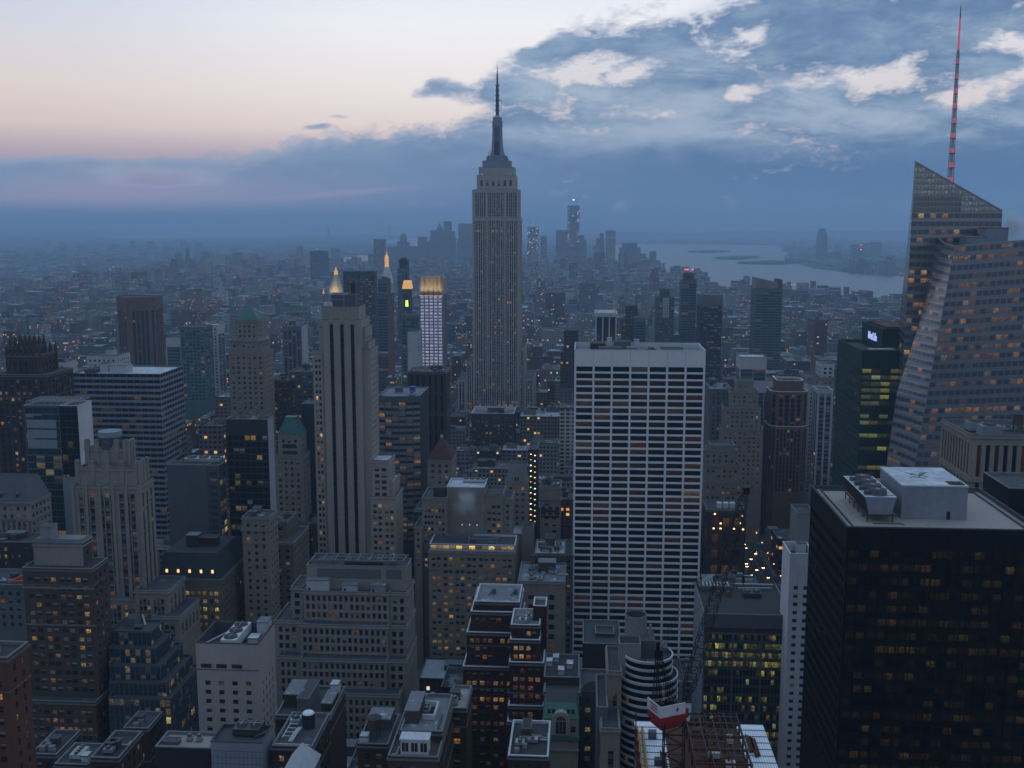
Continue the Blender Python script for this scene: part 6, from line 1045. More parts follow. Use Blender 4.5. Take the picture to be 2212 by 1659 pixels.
    zz = zt; x0 = P(2075, 500, 622)[0]; bulkhead(o, x0 + 1, x0 + 12, 614, 626, zz, 7.5, 'cladding', 'roof_snow', False); bulkhead(o, x0 + 12.5, x0 + 24, 616, 628, zz, 12.5, 'cladding', 'roof_pale', False); bulkhead(o, x0 + 7, x0 + 12, 609, 612, zz, 3.4, 'grey', door=False)
    # spire: stacked lattice drums, each glowing red from its foot
    Ys = 650; b = at(2053, 390, Ys); t = at(2065, 12, Ys); H_ = t.z - b.z + 18; z0 = b.z - 18; x = b.x; n = 11; hs = H_ * .79 / n
    for i in range(n):
        r0 = 2.1 - 1.35 * i / n; r1 = 2.1 - 1.35 * (i + 1) / n; za = z0 + i * hs; m = MB()
        for s in range(6): a = s * pi / 3; m.bar((x + r0 * cos(a), Ys + r0 * sin(a), za), (x + r1 * cos(a), Ys + r1 * sin(a), za + hs), .13, 'pale')
        for s in range(6): a = s * pi / 3; a2 = a + pi / 3; m.bar((x + r0 * cos(a), Ys + r0 * sin(a), za), (x + r1 * cos(a2), Ys + r1 * sin(a2), za + hs), .08, 'pale')
        m.cyl(x, Ys, za, za + hs, r0 * .52, r1 * .52, 'pale', 8); m.cyl(x, Ys, za, za + .4, r0 * 1.12, r0 * 1.12, 'steel', 12)
        seg = m.build('mast_segment', o); m = MB(); m.cyl(x, Ys, za + .5, za + hs * .55, r0 * .9, r0 * .2 + .15, 'rose_glow', 10); m.build('red_light', seg)
    za = z0 + n * hs; m = MB(); m.cyl(x, Ys, za, za + (H_ - n * hs) * .7, .62, .5, 'rose_glow', 8); m.cyl(x, Ys, za + (H_ - n * hs) * .7, z0 + H_, .4, .18, 'granite', 8); m.build('mast_tip', o)
faceted_tower()
# ------------------------------------------------------------------ round banded building
def round_building():
    Yc = 352; c = at(1400, 1409, Yc); cx, zt = c.x, c.z; c2 = at(1398, 1462, Yc); zl = at(1398, 1474, Yc - 9).z
    o = empty('round_building', (cx, Yc, 0), 'round office building with dark ribbon glass between thin white bands and a big roof duct', 'building'); FOOT.append((cx - 14, cx + 14, Yc - 14, Yc + 18)); VIS.append((1337, 1460, 1310, 1660, Yc - 12)); LAND.append((1400, 1410, 'the round banded building'))
    r1, r2 = 8.3, 10.2
    def ring(m, z0, z1, ra, rb_, mat, a0=pi * .92, a1=pi * 2.08, n=32):
        for i in range(n):
            t, u = a0 + (a1 - a0) * i / n, a0 + (a1 - a0) * (i + 1) / n; m.poly(((cx + ra * cos(t), Yc + ra * sin(t), z0), (cx + ra * cos(u), Yc + ra * sin(u), z0), (cx + rb_ * cos(u), Yc + rb_ * sin(u), z1), (cx + rb_ * cos(t), Yc + rb_ * sin(t), z1)), mat)
    wb = MB(); gl = []; fh = 2.7
    for r, ztop, nf, a1 in ((r1, zt, 5, 2 * pi), (r2, zl, 30, 2 * pi)):
        a0 = 0 if r == r1 else 0
        for k in range(nf):
            z = ztop - k * fh; top = 1.5 if k == 0 else .0
            for dz, h, ex in ((0, .42, .30), (-.62, .28, .22)):
                ring(wb, z + dz - h, z + dz, r + ex, r + ex, 'whitecoping', a0, a1, 48); ring(wb, z + dz, z + dz, r + ex, r - .2, 'whitecoping', a0, a1, 48); ring(wb, z + dz - h, z + dz - h, r - .2, r + ex, 'darkgrey', a0, a1, 48)
            ring(wb, z - .95, z, r, r, 'slate', a0, a1, 48)
            m = MB(); n = 24
            for i in range(n):
                t, u = pi * .95 + pi * 1.1 * i / n, pi * .95 + pi * 1.1 * (i + 1) / n; col = (.05, .028, .010, 0) if rw.random() < .08 else (0, 0, 0, 0)
                m.pane((cx + r * cos(t), Yc + r * sin(t), z - fh), (cx + r * cos(u), Yc + r * sin(u), z - fh), (cx + r * cos(u), Yc + r * sin(u), z - .95), (cx + r * cos(t), Yc + r * sin(t), z - .95), 'bronze_glass', col)
            m.build('window_band', o)
    wb.cyl(cx, Yc, 0, zl - 30 * fh + .1, r2, r2, 'slate', 32)
    ring(wb, zl - 1, zl - 1, r2, r1 - 1, 'roof_dark', 0, 2 * pi, 48); ring(wb, zt - 1.5, zt, r1 - .3, r1 - .3, 'darkgrey', 2 * pi, 0, 48); wb.poly([(cx + (r1 - .3) * cos(2 * pi * i / 32), Yc + (r1 - .3) * sin(2 * pi * i / 32), zt - 1.6) for i in range(32)], 'roof_grey'); wb.build('wall', o)
    m = MB(); m.cyl(cx + 1.2, Yc - 4.5, zt - 1.58, zt - 1.3, 1.9, 1.9, 'metal', 18); m.cyl(cx + 1.2, Yc - 4.5, zt - 1.3, zt - 1.1, 1.5, 1.5, 'darkgrey', 18); m.build('roof_hatch', o)
    zb = at(1361, 1394, Yc - 3).z; x0, x1 = at(1337, 1394, Yc - 3).x, at(1385, 1394, Yc - 3).x
    m = MB(); m.box(x0, x1, Yc - 3, Yc + 5, 30, zb, 'concrete'); m.box(x0 + .5, x1 - .5, Yc - 2.5, Yc + 4.5, zb, zb + .04, 'dark')
    for i in range(6): y = Yc - 2.2 + i * 1.2; m.box(x0 + .4, x1 - .4, y, y + .2, zb + .05, zb + .35, 'steel')
    for q in ((x0, x1, Yc - 3, Yc - 2.6), (x0, x1, Yc + 4.6, Yc + 5), (x0, x0 + .4, Yc - 2.6, Yc + 4.6), (x1 - .4, x1, Yc - 2.6, Yc + 4.6)): m.box(*q, zb + .002, zb + .6, 'concrete')
    m.build('stair_block', o)
    p = at(1374, 1326, Yc + 8); r = 3.9; m = MB(); n = 28; zb2 = zb - 6
    for i in range(n):
        t, u = 2 * pi * i / n, 2 * pi * (i + 1) / n
        for ra, flip in ((r, 0), (r - .35, 1)):
            q = ((p.x + ra * cos(t), Yc + 8 + ra * sin(t), zb2), (p.x + ra * cos(u), Yc + 8 + ra * sin(u), zb2), (p.x + ra * cos(u), Yc + 8 + ra * sin(u), p.z), (p.x + ra * cos(t), Yc + 8 + ra * sin(t), p.z)); m.poly(q[::-1] if flip else q, 'darkgrey' if flip else 'concrete')
        m.poly(((p.x + r * cos(t), Yc + 8 + r * sin(t), p.z), (p.x + r * cos(u), Yc + 8 + r * sin(u), p.z), (p.x + (r - .35) * cos(u), Yc + 8 + (r - .35) * sin(u), p.z), (p.x + (r - .35) * cos(t), Yc + 8 + (r - .35) * sin(t), p.z)), 'coping')
    m.build('exhaust_duct', o)
    m = MB(); m.box(x1 + .1, x1 + 5, Yc - 1, Yc + 9, 30, zb + .9, 'darkgrey'); m.box(x1 + 5.1, x1 + 9.6, Yc + 3, Yc + 10, 30, zb - 3, 'grey'); m.bar((x1 + 3, Yc + 4, zb + .9), (x1 + 3.6, Yc + 4, zb + 5), .5, 'concrete'); m.build('plant_room', o)
round_building()
# ------------------------------------------------------------------ steel frame under construction
def construction():
    Yb, Yf = 236.0, 190.0; q = at(1510, 1570, Yb); zd = q.z; xl, xr = at(1371, 1570, Yb).x, at(1651, 1570, Yb).x
    o = empty('building_under_construction', ((xl + xr) / 2, (Yb + Yf) / 2, 0), 'unfinished steel framed tower with pale metal decking and rusty beams', 'construction site'); FOOT.append((xl - 4, xr + 3, Yf - 30, Yb + 6)); VIS.append((1362, 1694, 1530, 1660, Yf)); LAND.append((1510, 1590, 'the unfinished steel frame'))
    c1, c2 = at(1478, 1570, Yb).x, at(1588, 1570, Yb).x
    for a, b, ncv in ((xl, at(1433, 1570, Yb).x, 1), (at(1591, 1570, Yb).x, xr, 1)):
        m = MB(); y = Yf; w_ = 3.0
        while y < Yb - .1: m.box(a, b, y + .03, y + w_ - .05, zd - .18, zd + .02 * ((y / w_) % 2), 'deck_steel'); m.box(a, b, y + w_ - .16, y + w_ - .06, zd + .03, zd + .16, 'darkmetal'); y += w_
        x = a
        while x < b: m.box(x, x + .06, Yf, Yb, zd + .05, zd + .09, 'metal'); x += .55
        m.build('metal_deck', o)
    m = MB()
    for k in range(6):                                       # floors below
        z = zd - .3 - k * 4.2; m.box(xl, xr, Yf, Yb, z - .5, z - .1, 'rust' if k == 0 else 'darkgrey', True)
        for i in range(8):
            x = xl + .3 + (xr - xl - .6) * i / 7
            for y in (Yf + .4, Yb - .4): m.box(x - .3, x + .3, y - .3, y + .3, z - 3.8, z - .5, 'rust')
    m.box(xl + 1, xr - 1, Yf + 2, Yb - 2, 0, zd - 25.5, 'dark'); m.build('floor_frame', o)
    cols = [c1 + (c2 - c1) * i / 3 for i in range(4)]; ys = [200, 206, 212, 218, 224, 230, 235]
    for x in cols:
        for y in ys:
            if y > 205:
                m = MB(); h = 4.2 if y > 222 else 3.6; m.box(x - .2, x + .2, y - .2, y + .2, zd - .1, zd + h, 'rust'); m.build('column', o)
    m = MB()
    for y in ys: m.box(c1 - .3, c2 + .3, y - .12, y + .12, zd + 3.4, zd + 3.9, 'rust')
    for x in cols: m.box(x - .12, x + .12, ys[0], ys[-1], zd + 3.3, zd + 3.8, 'rust')
    for j, y in enumerate(ys): m.box(c1, c2, y - .1 + 2.4, y + .1 + 2.4, zd - .5, zd - .1, 'rust')
    for i in range(9): x = c1 + (c2 - c1) * i / 8; m.box(x - .06, x + .06, 214, 235, zd + 3.92, zd + 4.05, 'rust' if i % 2 else 'steel')
    for i in range(7): y = 215 + i * 3; m.box(c1, c2, y - .06, y + .06, zd + 4.06, zd + 4.18, 'steel')
    m.build('beam', o)
    m = MB()
    for i, (a, b) in enumerate(((.1, .5), (.45, .9), (.2, .8))): x0, x1 = c1 + (c2 - c1) * a, c1 + (c2 - c1) * b; m.bar((x0, 226 + i, zd), (x1, 229 + i, zd + 3.6), .14, 'rust')
    m.build('brace', o)
    m = MB()
    for x in (xl + .2, xl + 1.3): m.box(x, x + .5, Yf, Yb - 3, zd + .2, zd + 1.2, 'yellow_paint'); 
    for i in range(9): y = Yf + i * 5; m.box(xl - .2, xl + .1, y, y + .25, zd - 2, zd + 4.2 if i < 8 else zd + 6, 'rust')
    m.build('edge_protection', o)
    for x, y, w_, h in ((xl + 2.8, 229, 1.8, 1.6), (xl + 3.4, 217, 2.2, 1.3), (c1 + 1.5, 232, 1.6, 1.0), (c1 + 4, 221, 2.4, 1.2), (c2 - 3, 228, 1.5, 1.5), (c2 - 4.5, 217, 2.0, 1.1)):
        m = MB(); m.box(x, x + w_, y, y + 1.6, zd + .1, zd + .1 + h, random.choice(['white_paint', 'darkgrey', 'steel', 'granite'])); m.build('site_cabin' if w_ > 2 else 'material_crate', o)
    for x, y, L in ((xr - 4.2, 222, 9), (c2 + 1.6, 224, 8), (xl + 4.9, 214, 9)):
        m = MB()
        for i in range(3): m.box(x + i * .42, x + i * .42 + .34, y + i * .3, y + L - i * .4, zd + .1, zd + .55, 'rust')
        m.build('beam_bundle', o)
    return zd, c1, c2, xl
ZD, C1, C2, XL = construction()
def lattice(m, A, B, w0, w1, n, r, mat):
    A, B = Vector(A), Vector(B); d = (B - A).normalized(); u = d.cross(Vector((0, 0, 1))); u = u.normalized() if u.length > .05 else Vector((1, 0, 0)); v = d.cross(u).normalized()
    ring = []
    for i in range(n + 1):
        t = i / n; c = A + (B - A) * t; w_ = (w0 + (w1 - w0) * t) / 2; ring.append([c + u * w_ + v * w_, c - u * w_ + v * w_, c - u * w_ - v * w_, c + u * w_ - v * w_])
    for i in range(n):
        for k in range(4):
            m.bar(ring[i][k], ring[i + 1][k], r, mat); j = (k + 1) % 4; a, b = (k, j) if i % 2 else (j, k); m.bar(ring[i][a], ring[i + 1][b], r * .6, mat); m.bar(ring[i][k], ring[i][j], r * .6, mat)
def crane():
    Yc = 214.0; base = at(1455, 1600, Yc); x = base.x; ztop = at(1455, 1556, Yc).z
    o = empty('tower_crane', (x, Yc, ZD - 10), 'black lattice tower crane with a white and red machinery deck above the steel frame', 'crane'); FOOT.append((x - 4, x + 4, Yc - 4, Yc + 4)); LAND.append((1440, 1530, 'the crane'))
    m = MB(); lattice(m, (x, Yc, ZD - 10), (x, Yc, ztop), 4.2, 4.2, 10, .17, 'black_steel'); m.build('mast', o)
    # machinery deck turned towards the viewer
    R_ = Matrix.Rotation(R(27), 3, 'Z'); c = Vector((at(1432, 1528, Yc).x, Yc, ztop + .3))
    def wp(a, b, z): p = R_ @ Vector((a * .70, b * .70, 0)); return (c.x + p.x, c.y + p.y, z)
    def wbox(m, a0, a1, b0, b1, z0, z1, mat):
        p = [wp(a0, b0, z0), wp(a1, b0, z0), wp(a1, b1, z0), wp(a0, b1, z0)]; q = [wp(a0, b0, z1), wp(a1, b0, z1), wp(a1, b1, z1), wp(a0, b1, z1)]
        for i in range(4): j = (i + 1) % 4; m.poly((p[i], p[j], q[j], q[i]), mat)
        m.poly(q, mat); m.poly(p[::-1], mat)
    z = ztop; m = MB(); wbox(m, -2.4, 6.2, -2.6, 5.0, z - .2, z + 1.5, 'red_paint'); wbox(m, -1.6, 5.4, -1.8, 4.2, z - 1.6, z - .21, 'red_paint'); m.build('deck', o)
    m = MB(); wbox(m, -2.5, 6.3, -2.7, -2.35, z + 1.5, z + 3.9, 'white_paint'); wbox(m, -2.5, -2.15, -2.34, 5.1, z + 1.5, z + 3.9, 'white_paint'); wbox(m, -2.14, 6.2, -2.34, 5.0, z + 1.51, z + 1.6, 'rust'); hs = m.build('machinery_housing', o)
    m = MB(); zz = z + 3.3
    for i in range(3):                                              # two faded red lines of lettering and a blue shield
        for k in range(7 - i % 2): b0 = -.9 + k * .62; p = [wp(-2.53, b0 + .46, zz - i * .62), wp(-2.53, b0, zz - i * .62), wp(-2.53, b0, zz - i * .62 + .36), wp(-2.53, b0 + .46, zz - i * .62 + .36)]; m.poly(p, 'red_paint')
    m.build('lettering', hs)
    m = MB(); a0 = 3.1; m.poly([wp(a0, -2.73, z + 2.5), wp(a0 + .35, -2.73, z + 2.2), wp(a0 + .7, -2.73, z + 2.5), wp(a0 + .7, -2.73, z + 3.1), wp(a0, -2.73, z + 3.1)], 'blue_paint'); m.build('shield_emblem', hs)
    for a, b, w_, h, mt in ((0, 1.5, 1.6, 1.5, 'rust'), (2.4, 1.0, 1.8, 1.9, 'black_steel'), (.2, -1.2, 1.2, 1.1, 'darkgrey'), (4.2, 1.2, 1.2, 1.6, 'darkgrey')):
        m = MB(); wbox(m, a, a + w_, b, b + 1.8, z + 1.61, z + 1.6 + h, mt); m.build('winch', o)
    apex = Vector(at(1422, 1411, Yc)); 
    for a, b in ((-1.6, -1.6), (-1.2, 3.4), (4.6, -1.6), (4.6, 3.2)):
        m = MB(); lattice(m, wp(a, b, z + 1.6), tuple(apex + Vector((.25 if a > 0 else -.25, .2 if b > 0 else -.2, 0))), .75, .45, 9, .07, 'black_steel'); m.build('frame_leg', o)
    m = MB(); m.box(apex.x - .9, apex.x + .9, apex.y - .7, apex.y + .7, apex.z - .6, apex.z + .9, 'black_steel'); m.box(apex.x - .5, apex.x + .3, apex.y - .5, apex.y + .5, apex.z + .9, apex.z + 2.6, 'black_steel'); m.build('apex_sheave', o)
    foot = Vector(at(1480, 1512, Yc)); tip = Vector(at(1612, 1060, 262))
    m = MB(); p1 = foot + (tip - foot) * .07; p2 = foot + (tip - foot) * .93; lattice(m, foot, p1, .5, 2.3, 3, .10, 'black_steel'); lattice(m, p1, p2, 2.3, 2.0, 32, .10, 'black_steel'); lattice(m, p2, tip, 2.0, .6, 3, .10, 'black_steel'); bo = m.build('boom', o)
    m = MB(); m.box(tip.x - .8, tip.x + .8, tip.y - .8, tip.y + .8, tip.z - .8, tip.z + 1.0, 'black_steel'); m.build('boom_head', bo)
    m = MB()
    for k in (-.35, .35): m.bar(apex + Vector((k, 0, .6)), foot + (tip - foot) * .98 + Vector((k, 0, 1.2)), .05, 'black_steel')
    m.bar(apex + Vector((0, 0, .4)), foot + (tip - foot) * .45 + Vector((0, 0, 1.4)), .04, 'black_steel'); m.bar(tip, tip + Vector((0, 0, -22)), .05, 'black_steel'); m.build('cable', o)
    m = MB(); h = tip + Vector((0, 0, -23)); m.cyl(h.x, h.y, h.z - .8, h.z + 1.0, .5, .25, 'black_steel', 10); m.bar(h + Vector((0, 0, -.8)), h + Vector((.3, 0, -1.8)), .15, 'black_steel'); m.build('hook_block', o)
    m = MB(); wbox(m, 6.3, 7.6, -2.4, -.6, z + .3, z + 2.4, 'red_paint'); m.build('cab', o)
crane()
def red_beam():
    a = LOWROOF; o = empty('steel_frame', (a.x, a.y, a.z), 'orange red V shaped steel frame on the low roof at the left edge', 'steel frame'); m = MB(); z = a.z
    m.box(0, 0, 0, 0, 0, 0, 'orange_paint') if False else None
    m.bar((a.x, a.y, z + 1), (a.x + 10.5, a.y, z + 1), .55, 'orange_paint'); m.bar((a.x, a.y, z + 1), (a.x + 9.0, a.y + 16, z + 3.5), .55, 'orange_paint'); m.bar((a.x + 4, a.y, z), (a.x + 4, a.y, z + 1), .3, 'orange_paint'); m.bar((a.x + 8, a.y + 14, z), (a.x + 8, a.y + 14, z + 3.2), .3, 'orange_paint'); m.build('beam', o)
LOWROOF = at(24, 1259, 455); LOWROOF.z -= .2
red_beam()
# ------------------------------------------------------------------ the rest of the city
def city_mats():
    m, q, b = mat_base('city_wall', 0.85, 0.2)
    a = q.new('ShaderNodeAttribute', attribute_name='wcol'); uv = q.new('ShaderNodeUVMap').outputs[0]; s = q.new('ShaderNodeSeparateXYZ'); q.lk(uv, s.inputs[0])
    seed = a.outputs['Alpha']; cw = q.m('ADD', 2.6, q.m('MULTIPLY', q.m('FRACT', q.m('MULTIPLY', seed, 37.7)), 2.2)); fh = q.m('ADD', 3.3, q.m('MULTIPLY', q.m('FRACT', q.m('MULTIPLY', seed, 91.3)), .7))
    u = q.m('DIVIDE', s.outputs[0], cw); v = q.m('DIVIDE', s.outputs[1], fh); fu, fv = q.m('FRACT', u), q.m('FRACT', v)
    ww = q.m('ADD', .36, q.m('MULTIPLY', q.m('FRACT', q.m('MULTIPLY', seed, 53.1)), .3))
    inu = q.m('LESS_THAN', q.m('ABSOLUTE', q.m('SUBTRACT', fu, .5)), q.m('MULTIPLY', ww, .5)); inv = q.m('LESS_THAN', q.m('ABSOLUTE', q.m('SUBTRACT', fv, .52)), .26)
    win = q.m('MULTIPLY', inu, inv)
    wn = q.new('ShaderNodeTexWhiteNoise', noise_dimensions='3D'); q.lk(q.comb(q.m('FLOOR', u), q.m('FLOOR', v), q.m('MULTIPLY', seed, 977.0)), wn.inputs['Vector'])
    wr = q.new('ShaderNodeTexWhiteNoise', noise_dimensions='2D'); q.lk(q.comb(q.m('FLOOR', v), q.m('MULTIPLY', seed, 431.0), 0.0), wr.inputs['Vector'])
    thr = q.m('SUBTRACT', .985, q.m('MULTIPLY', q.m('POWER', wr.outputs['Value'], 4.0), .22)); lit = q.m('MULTIPLY', q.m('GREATER_THAN', wn.outputs['Value'], thr), win)
    t = q.new('ShaderNodeTexCoord').outputs['Object']; n = q.noise(t, .06, 4.0, .6); g = q.m('ADD', .36, q.m('MULTIPLY', n, .5))
    base = q.mix(1.0, a.outputs['Color'], q.comb(g, g, g), 'MULTIPLY')
    q.lk(q.mix(win, base, (.022, .026, .034, 1)), b.inputs['Base Color'])
    sc = q.new('ShaderNodeSeparateColor'); q.lk(wn.outputs['Color'], sc.inputs[0])
    ec = q.ramp(sc.outputs[1], [(0.0, (1.0, .34, .07)), (.45, (1.0, .50, .15)), (.8, (1.0, .68, .30)), (1.0, (.8, .9, 1.0))]); q.lk(ec, b.inputs['Emission Color'])
    q.lk(q.m('MULTIPLY', lit, q.m('ADD', .06, q.m('MULTIPLY', q.m('POWER', sc.outputs[0], 3.0), .8))), b.inputs['Emission Strength'])
    m.cycles.emission_sampling = 'NONE'; MATS['city_wall'] = m
    m, q, b = mat_base('city_roof', 0.8, 0.25); a = q.new('ShaderNodeAttribute', attribute_name='wcol'); t = q.new('ShaderNodeTexCoord').outputs['Object']; n = q.noise(t, .10, 5.0, .62, .6); n2 = q.noise(t, .5, 3.0, .6)
    k = q.ss(n, .50, .64); g = q.m('ADD', .45, q.m('MULTIPLY', n2, .5)); q.lk(q.mix(1.0, q.mix(q.m('MULTIPLY', k, a.outputs['Alpha']), a.outputs['Color'], (.55, .59, .66, 1)), q.comb(g, g, g), 'MULTIPLY'), b.inputs['Base Color']); MATS['city_roof'] = m
city_mats()
def cwall(m, poly, z0, z1, col, seed):
    for i in range(len(poly)):
        A, B = poly[i], poly[(i + 1) % len(poly)]
        if not visible(A, B) and abs(A[0]) > 30: pass
        L = sqrt((B[0] - A[0]) ** 2 + (B[1] - A[1]) ** 2); m.pane((A[0], A[1], z0), (B[0], B[1], z0), (B[0], B[1], z1), (A[0], A[1], z1), 'city_wall', (*col, seed)); m.uv[-4:] = [(0, z0), (L, z0), (L, z1), (0, z1)]
def croof(m, poly, z, col, snow): m.pane(*[(p[0], p[1], z) for p in poly], 'city_roof', (*col, snow))
wall('hill_land', (.05, .065, .055), .4, scale=.02)
# water seen from here, outlined on the ground
WATER = dict(harbour=[(1427, 592), (1461, 597), (1526, 610), (1541, 626), (1594, 633), (1694, 640), (1806, 646), (1856, 660), (1960, 668), (2150, 678), (2150, 603), (1951, 597), (1849, 591), (1759, 581), (1712, 566), (1700, 545), (1690, 531), (1500, 527.5), (1380, 527.5), (1290, 531), (1290, 545), (1330, 562), (1427, 576)],
             east_river=[(700, 572), (728, 581), (762, 583), (785, 578), (810, 570), (812, 551), (770, 553), (720, 560)], river_bend=[(632, 572), (669, 573), (669, 568.5), (640, 569)],
             bay=[(832, 520), (850, 516.5), (905, 513), (1000, 513), (1000, 525), (905, 535), (880, 532), (838, 525)], ocean=[(140, 497.6), (1010, 497.6), (1010, 508), (700, 509), (560, 512), (400, 515.5), (240, 514)])
WPOLY = {k: [tuple(gnd(*p)[:2]) for p in v] for k, v in WATER.items()}
def inside(x, y, poly):
    r = False; j = len(poly) - 1
    for i in range(len(poly)):
        xi, yi = poly[i]; xj, yj = poly[j]
        if (yi > y) != (yj > y) and x < (xj - xi) * (y - yi) / (yj - yi) + xi: r = not r
        j = i
    return r
def wet(x, y): return any(inside(x, y, p) for p in WPOLY.values())
def setting():
    m = MB(); m.poly([(-36000, -3400, 0), (36000, -3400, 0), (36000, 28650, 0), (-36000, 28650, 0)], 'city_ground'); m.build('ground', None, 'structure')
    mw, q, b = mat_base('water', 0.36, 1.0); b.inputs['Base Color'].default_value = (.05, .065, .08, 1); t = q.new('ShaderNodeTexCoord').outputs['Object']; bp = q.new('ShaderNodeBump'); bp.inputs['Strength'].default_value = .5; bp.inputs['Distance'].default_value = 3.0
    q.lk(q.noise(t, .02, 5.0, .6), bp.inputs['Height']); q.lk(bp.outputs[0], b.inputs['Normal']); MATS['water'] = mw
    for k, p in WPOLY.items(): m = MB(); m.poly([(x, y, .35) for x, y in (p if sum((p[i][0] - p[i - 1][0]) * (p[i][1] + p[i - 1][1]) for i in range(len(p))) < 0 else p[::-1])], 'water'); m.build('water', None, 'structure')
    for isl in ([(1483, 545), (1530, 542.5), (1572, 544.5), (1530, 547.5)], [(1546, 558), (1590, 555.5), (1638, 557), (1600, 561), (1560, 561)], [(1590, 569), (1660, 566), (1730, 569), (1680, 572), (1620, 571)]):
        p = [gnd(*c) for c in isl]; m = MB(); m.prism([(c.x, c.y) for c in p][::1], .4, 4, 'city_ground'); cx = sum(c.x for c in p) / len(p); r = random.Random(5)
        for i in range(60):
            a, b_ = r.random(), r.random(); k = int(r.random() * len(p)); c = p[k] * a + p[(k + 1) % len(p)] * (1 - a); c = c * b_ + (sum(p, Vector()) / len(p)) * (1 - b_); s = r.uniform(14, 45); m.box(c.x - s, c.x + s, c.y - s, c.y + s, 4.01, 4 + r.uniform(4, 10), 'hill_land')
        m.build('island', None, 'structure')
    # the low hills beyond the harbour
    m = MB(); r = random.Random(3); n = 70
    for Y0, xa, xb, h0, h1 in ((21500, 1255, 2250, 70, 125), (26500, 1000, 1500, 20, 60), (25500, -40, 330, 30, 75)):
        pts = []
        for i in range(n + 1):
            px = xa + (xb - xa) * i / n; x = at(px, 505, Y0).x; e = min(1, i / 8, (n - i) / 8); h = (h0 + (h1 - h0) * (.5 + .5 * sin(i * .23 + 1.3) * sin(i * .11)) + r.uniform(-5, 5)) * (.25 + .75 * e); pts.append((x, h))
        for (x0, a), (x1, b_) in zip(pts, pts[1:]):
            m.poly([(x0, Y0 - 1500, .5), (x1, Y0 - 1500, .5), (x1, Y0, b_), (x0, Y0, a)], 'hill_land'); m.poly([(x0, Y0, a), (x1, Y0, b_), (x1, Y0 + 1500, .5), (x0, Y0 + 1500, .5)], 'hill_land')
    m.build('hills', None, 'structure')
wall('city_ground', (.05, .053, .06), .5, scale=.15); setting()
AVE = [-2100, -1880, -1660, -1440, -1240, -1040, -840, -660, -530, -405, -288, -170, 130, 374, 618, 862, 1106, 1350, 1594]
def sy(n): return 604 + 80.5 * (42 - n)
def streets():
    m = MB()
    for n in range(48, 24, -1):
        for a, b in zip(AVE, AVE[1:]):
            if abs(a) > .62 * sy(n) + 700: continue
            m.box(a + 13, b - 13, sy(n) + 8, sy(n - 1) - 8, .01, .16, 'pavement')
    m.build('pavement', None, 'structure')
    m = MB()
    for x in (118.5, 124.2, 130, 135.8, 141.5):
        y = 560
        while y < 1500: m.box(x - .12, x + .12, y, y + 4, .004, .008, 'white_paint'); y += 10
    m.build('lane_markings', None, 'structure')
wall('pavement', (.16, .16, .165), .3)
streets()
PALW = [('tan', (.33, .28, .22)), ('grey', (.20, .205, .22)), ('brown', (.15, .095, .07)), ('red brick', (.17, .07, .05)), ('cream', (.42, .39, .34)), ('buff', (.26, .215, .17)), ('dark grey', (.075, .08, .09)), ('pale grey', (.42, .43, .46)), ('white', (.60, .62, .66)), ('stone', (.34, .32, .29))]
PW = [18, 14, 14, 14, 9, 12, 8, 8, 4, 12]
ROOFC = [((.09, .095, .105), .9, 'grey roof'), ((.045, .047, .052), .4, 'dark roof'), ((.30, .32, .35), 1.0, 'pale roof'), ((.15, .13, .12), .5, 'brown roof'), ((.50, .54, .60), 1.0, 'whitish roof')]
rc = random.Random(21)
def hits(x0, x1, y0, y1): return any(x0 < f[1] and x1 > f[0] and y0 < f[3] and y1 > f[2] for f in FOOT)
def cap(x0, x1, y0, y1, h):
    """Lower a filled-in building so it hides nothing that the photograph shows behind it."""
    pa, pb = px_of(x0, y0, h)[0], px_of(x1, y0, h)[0]; pa2, pb2 = px_of(x0, y1, h)[0], px_of(x1, y1, h)[0]; a, b = min(pa, pa2), max(pb, pb2)
    for va, vb_, vt, vis, vy in VIS:
        if vy > y0 and a < vb_ and b > va:
            py = px_of((x0 + x1) / 2, y1, h)[1]
            while py < vis and h > 7: h -= 2.0 if h < 60 else 6.0; py = px_of((x0 + x1) / 2, y1, h)[1]
    return max(h, 7)
BLD = []
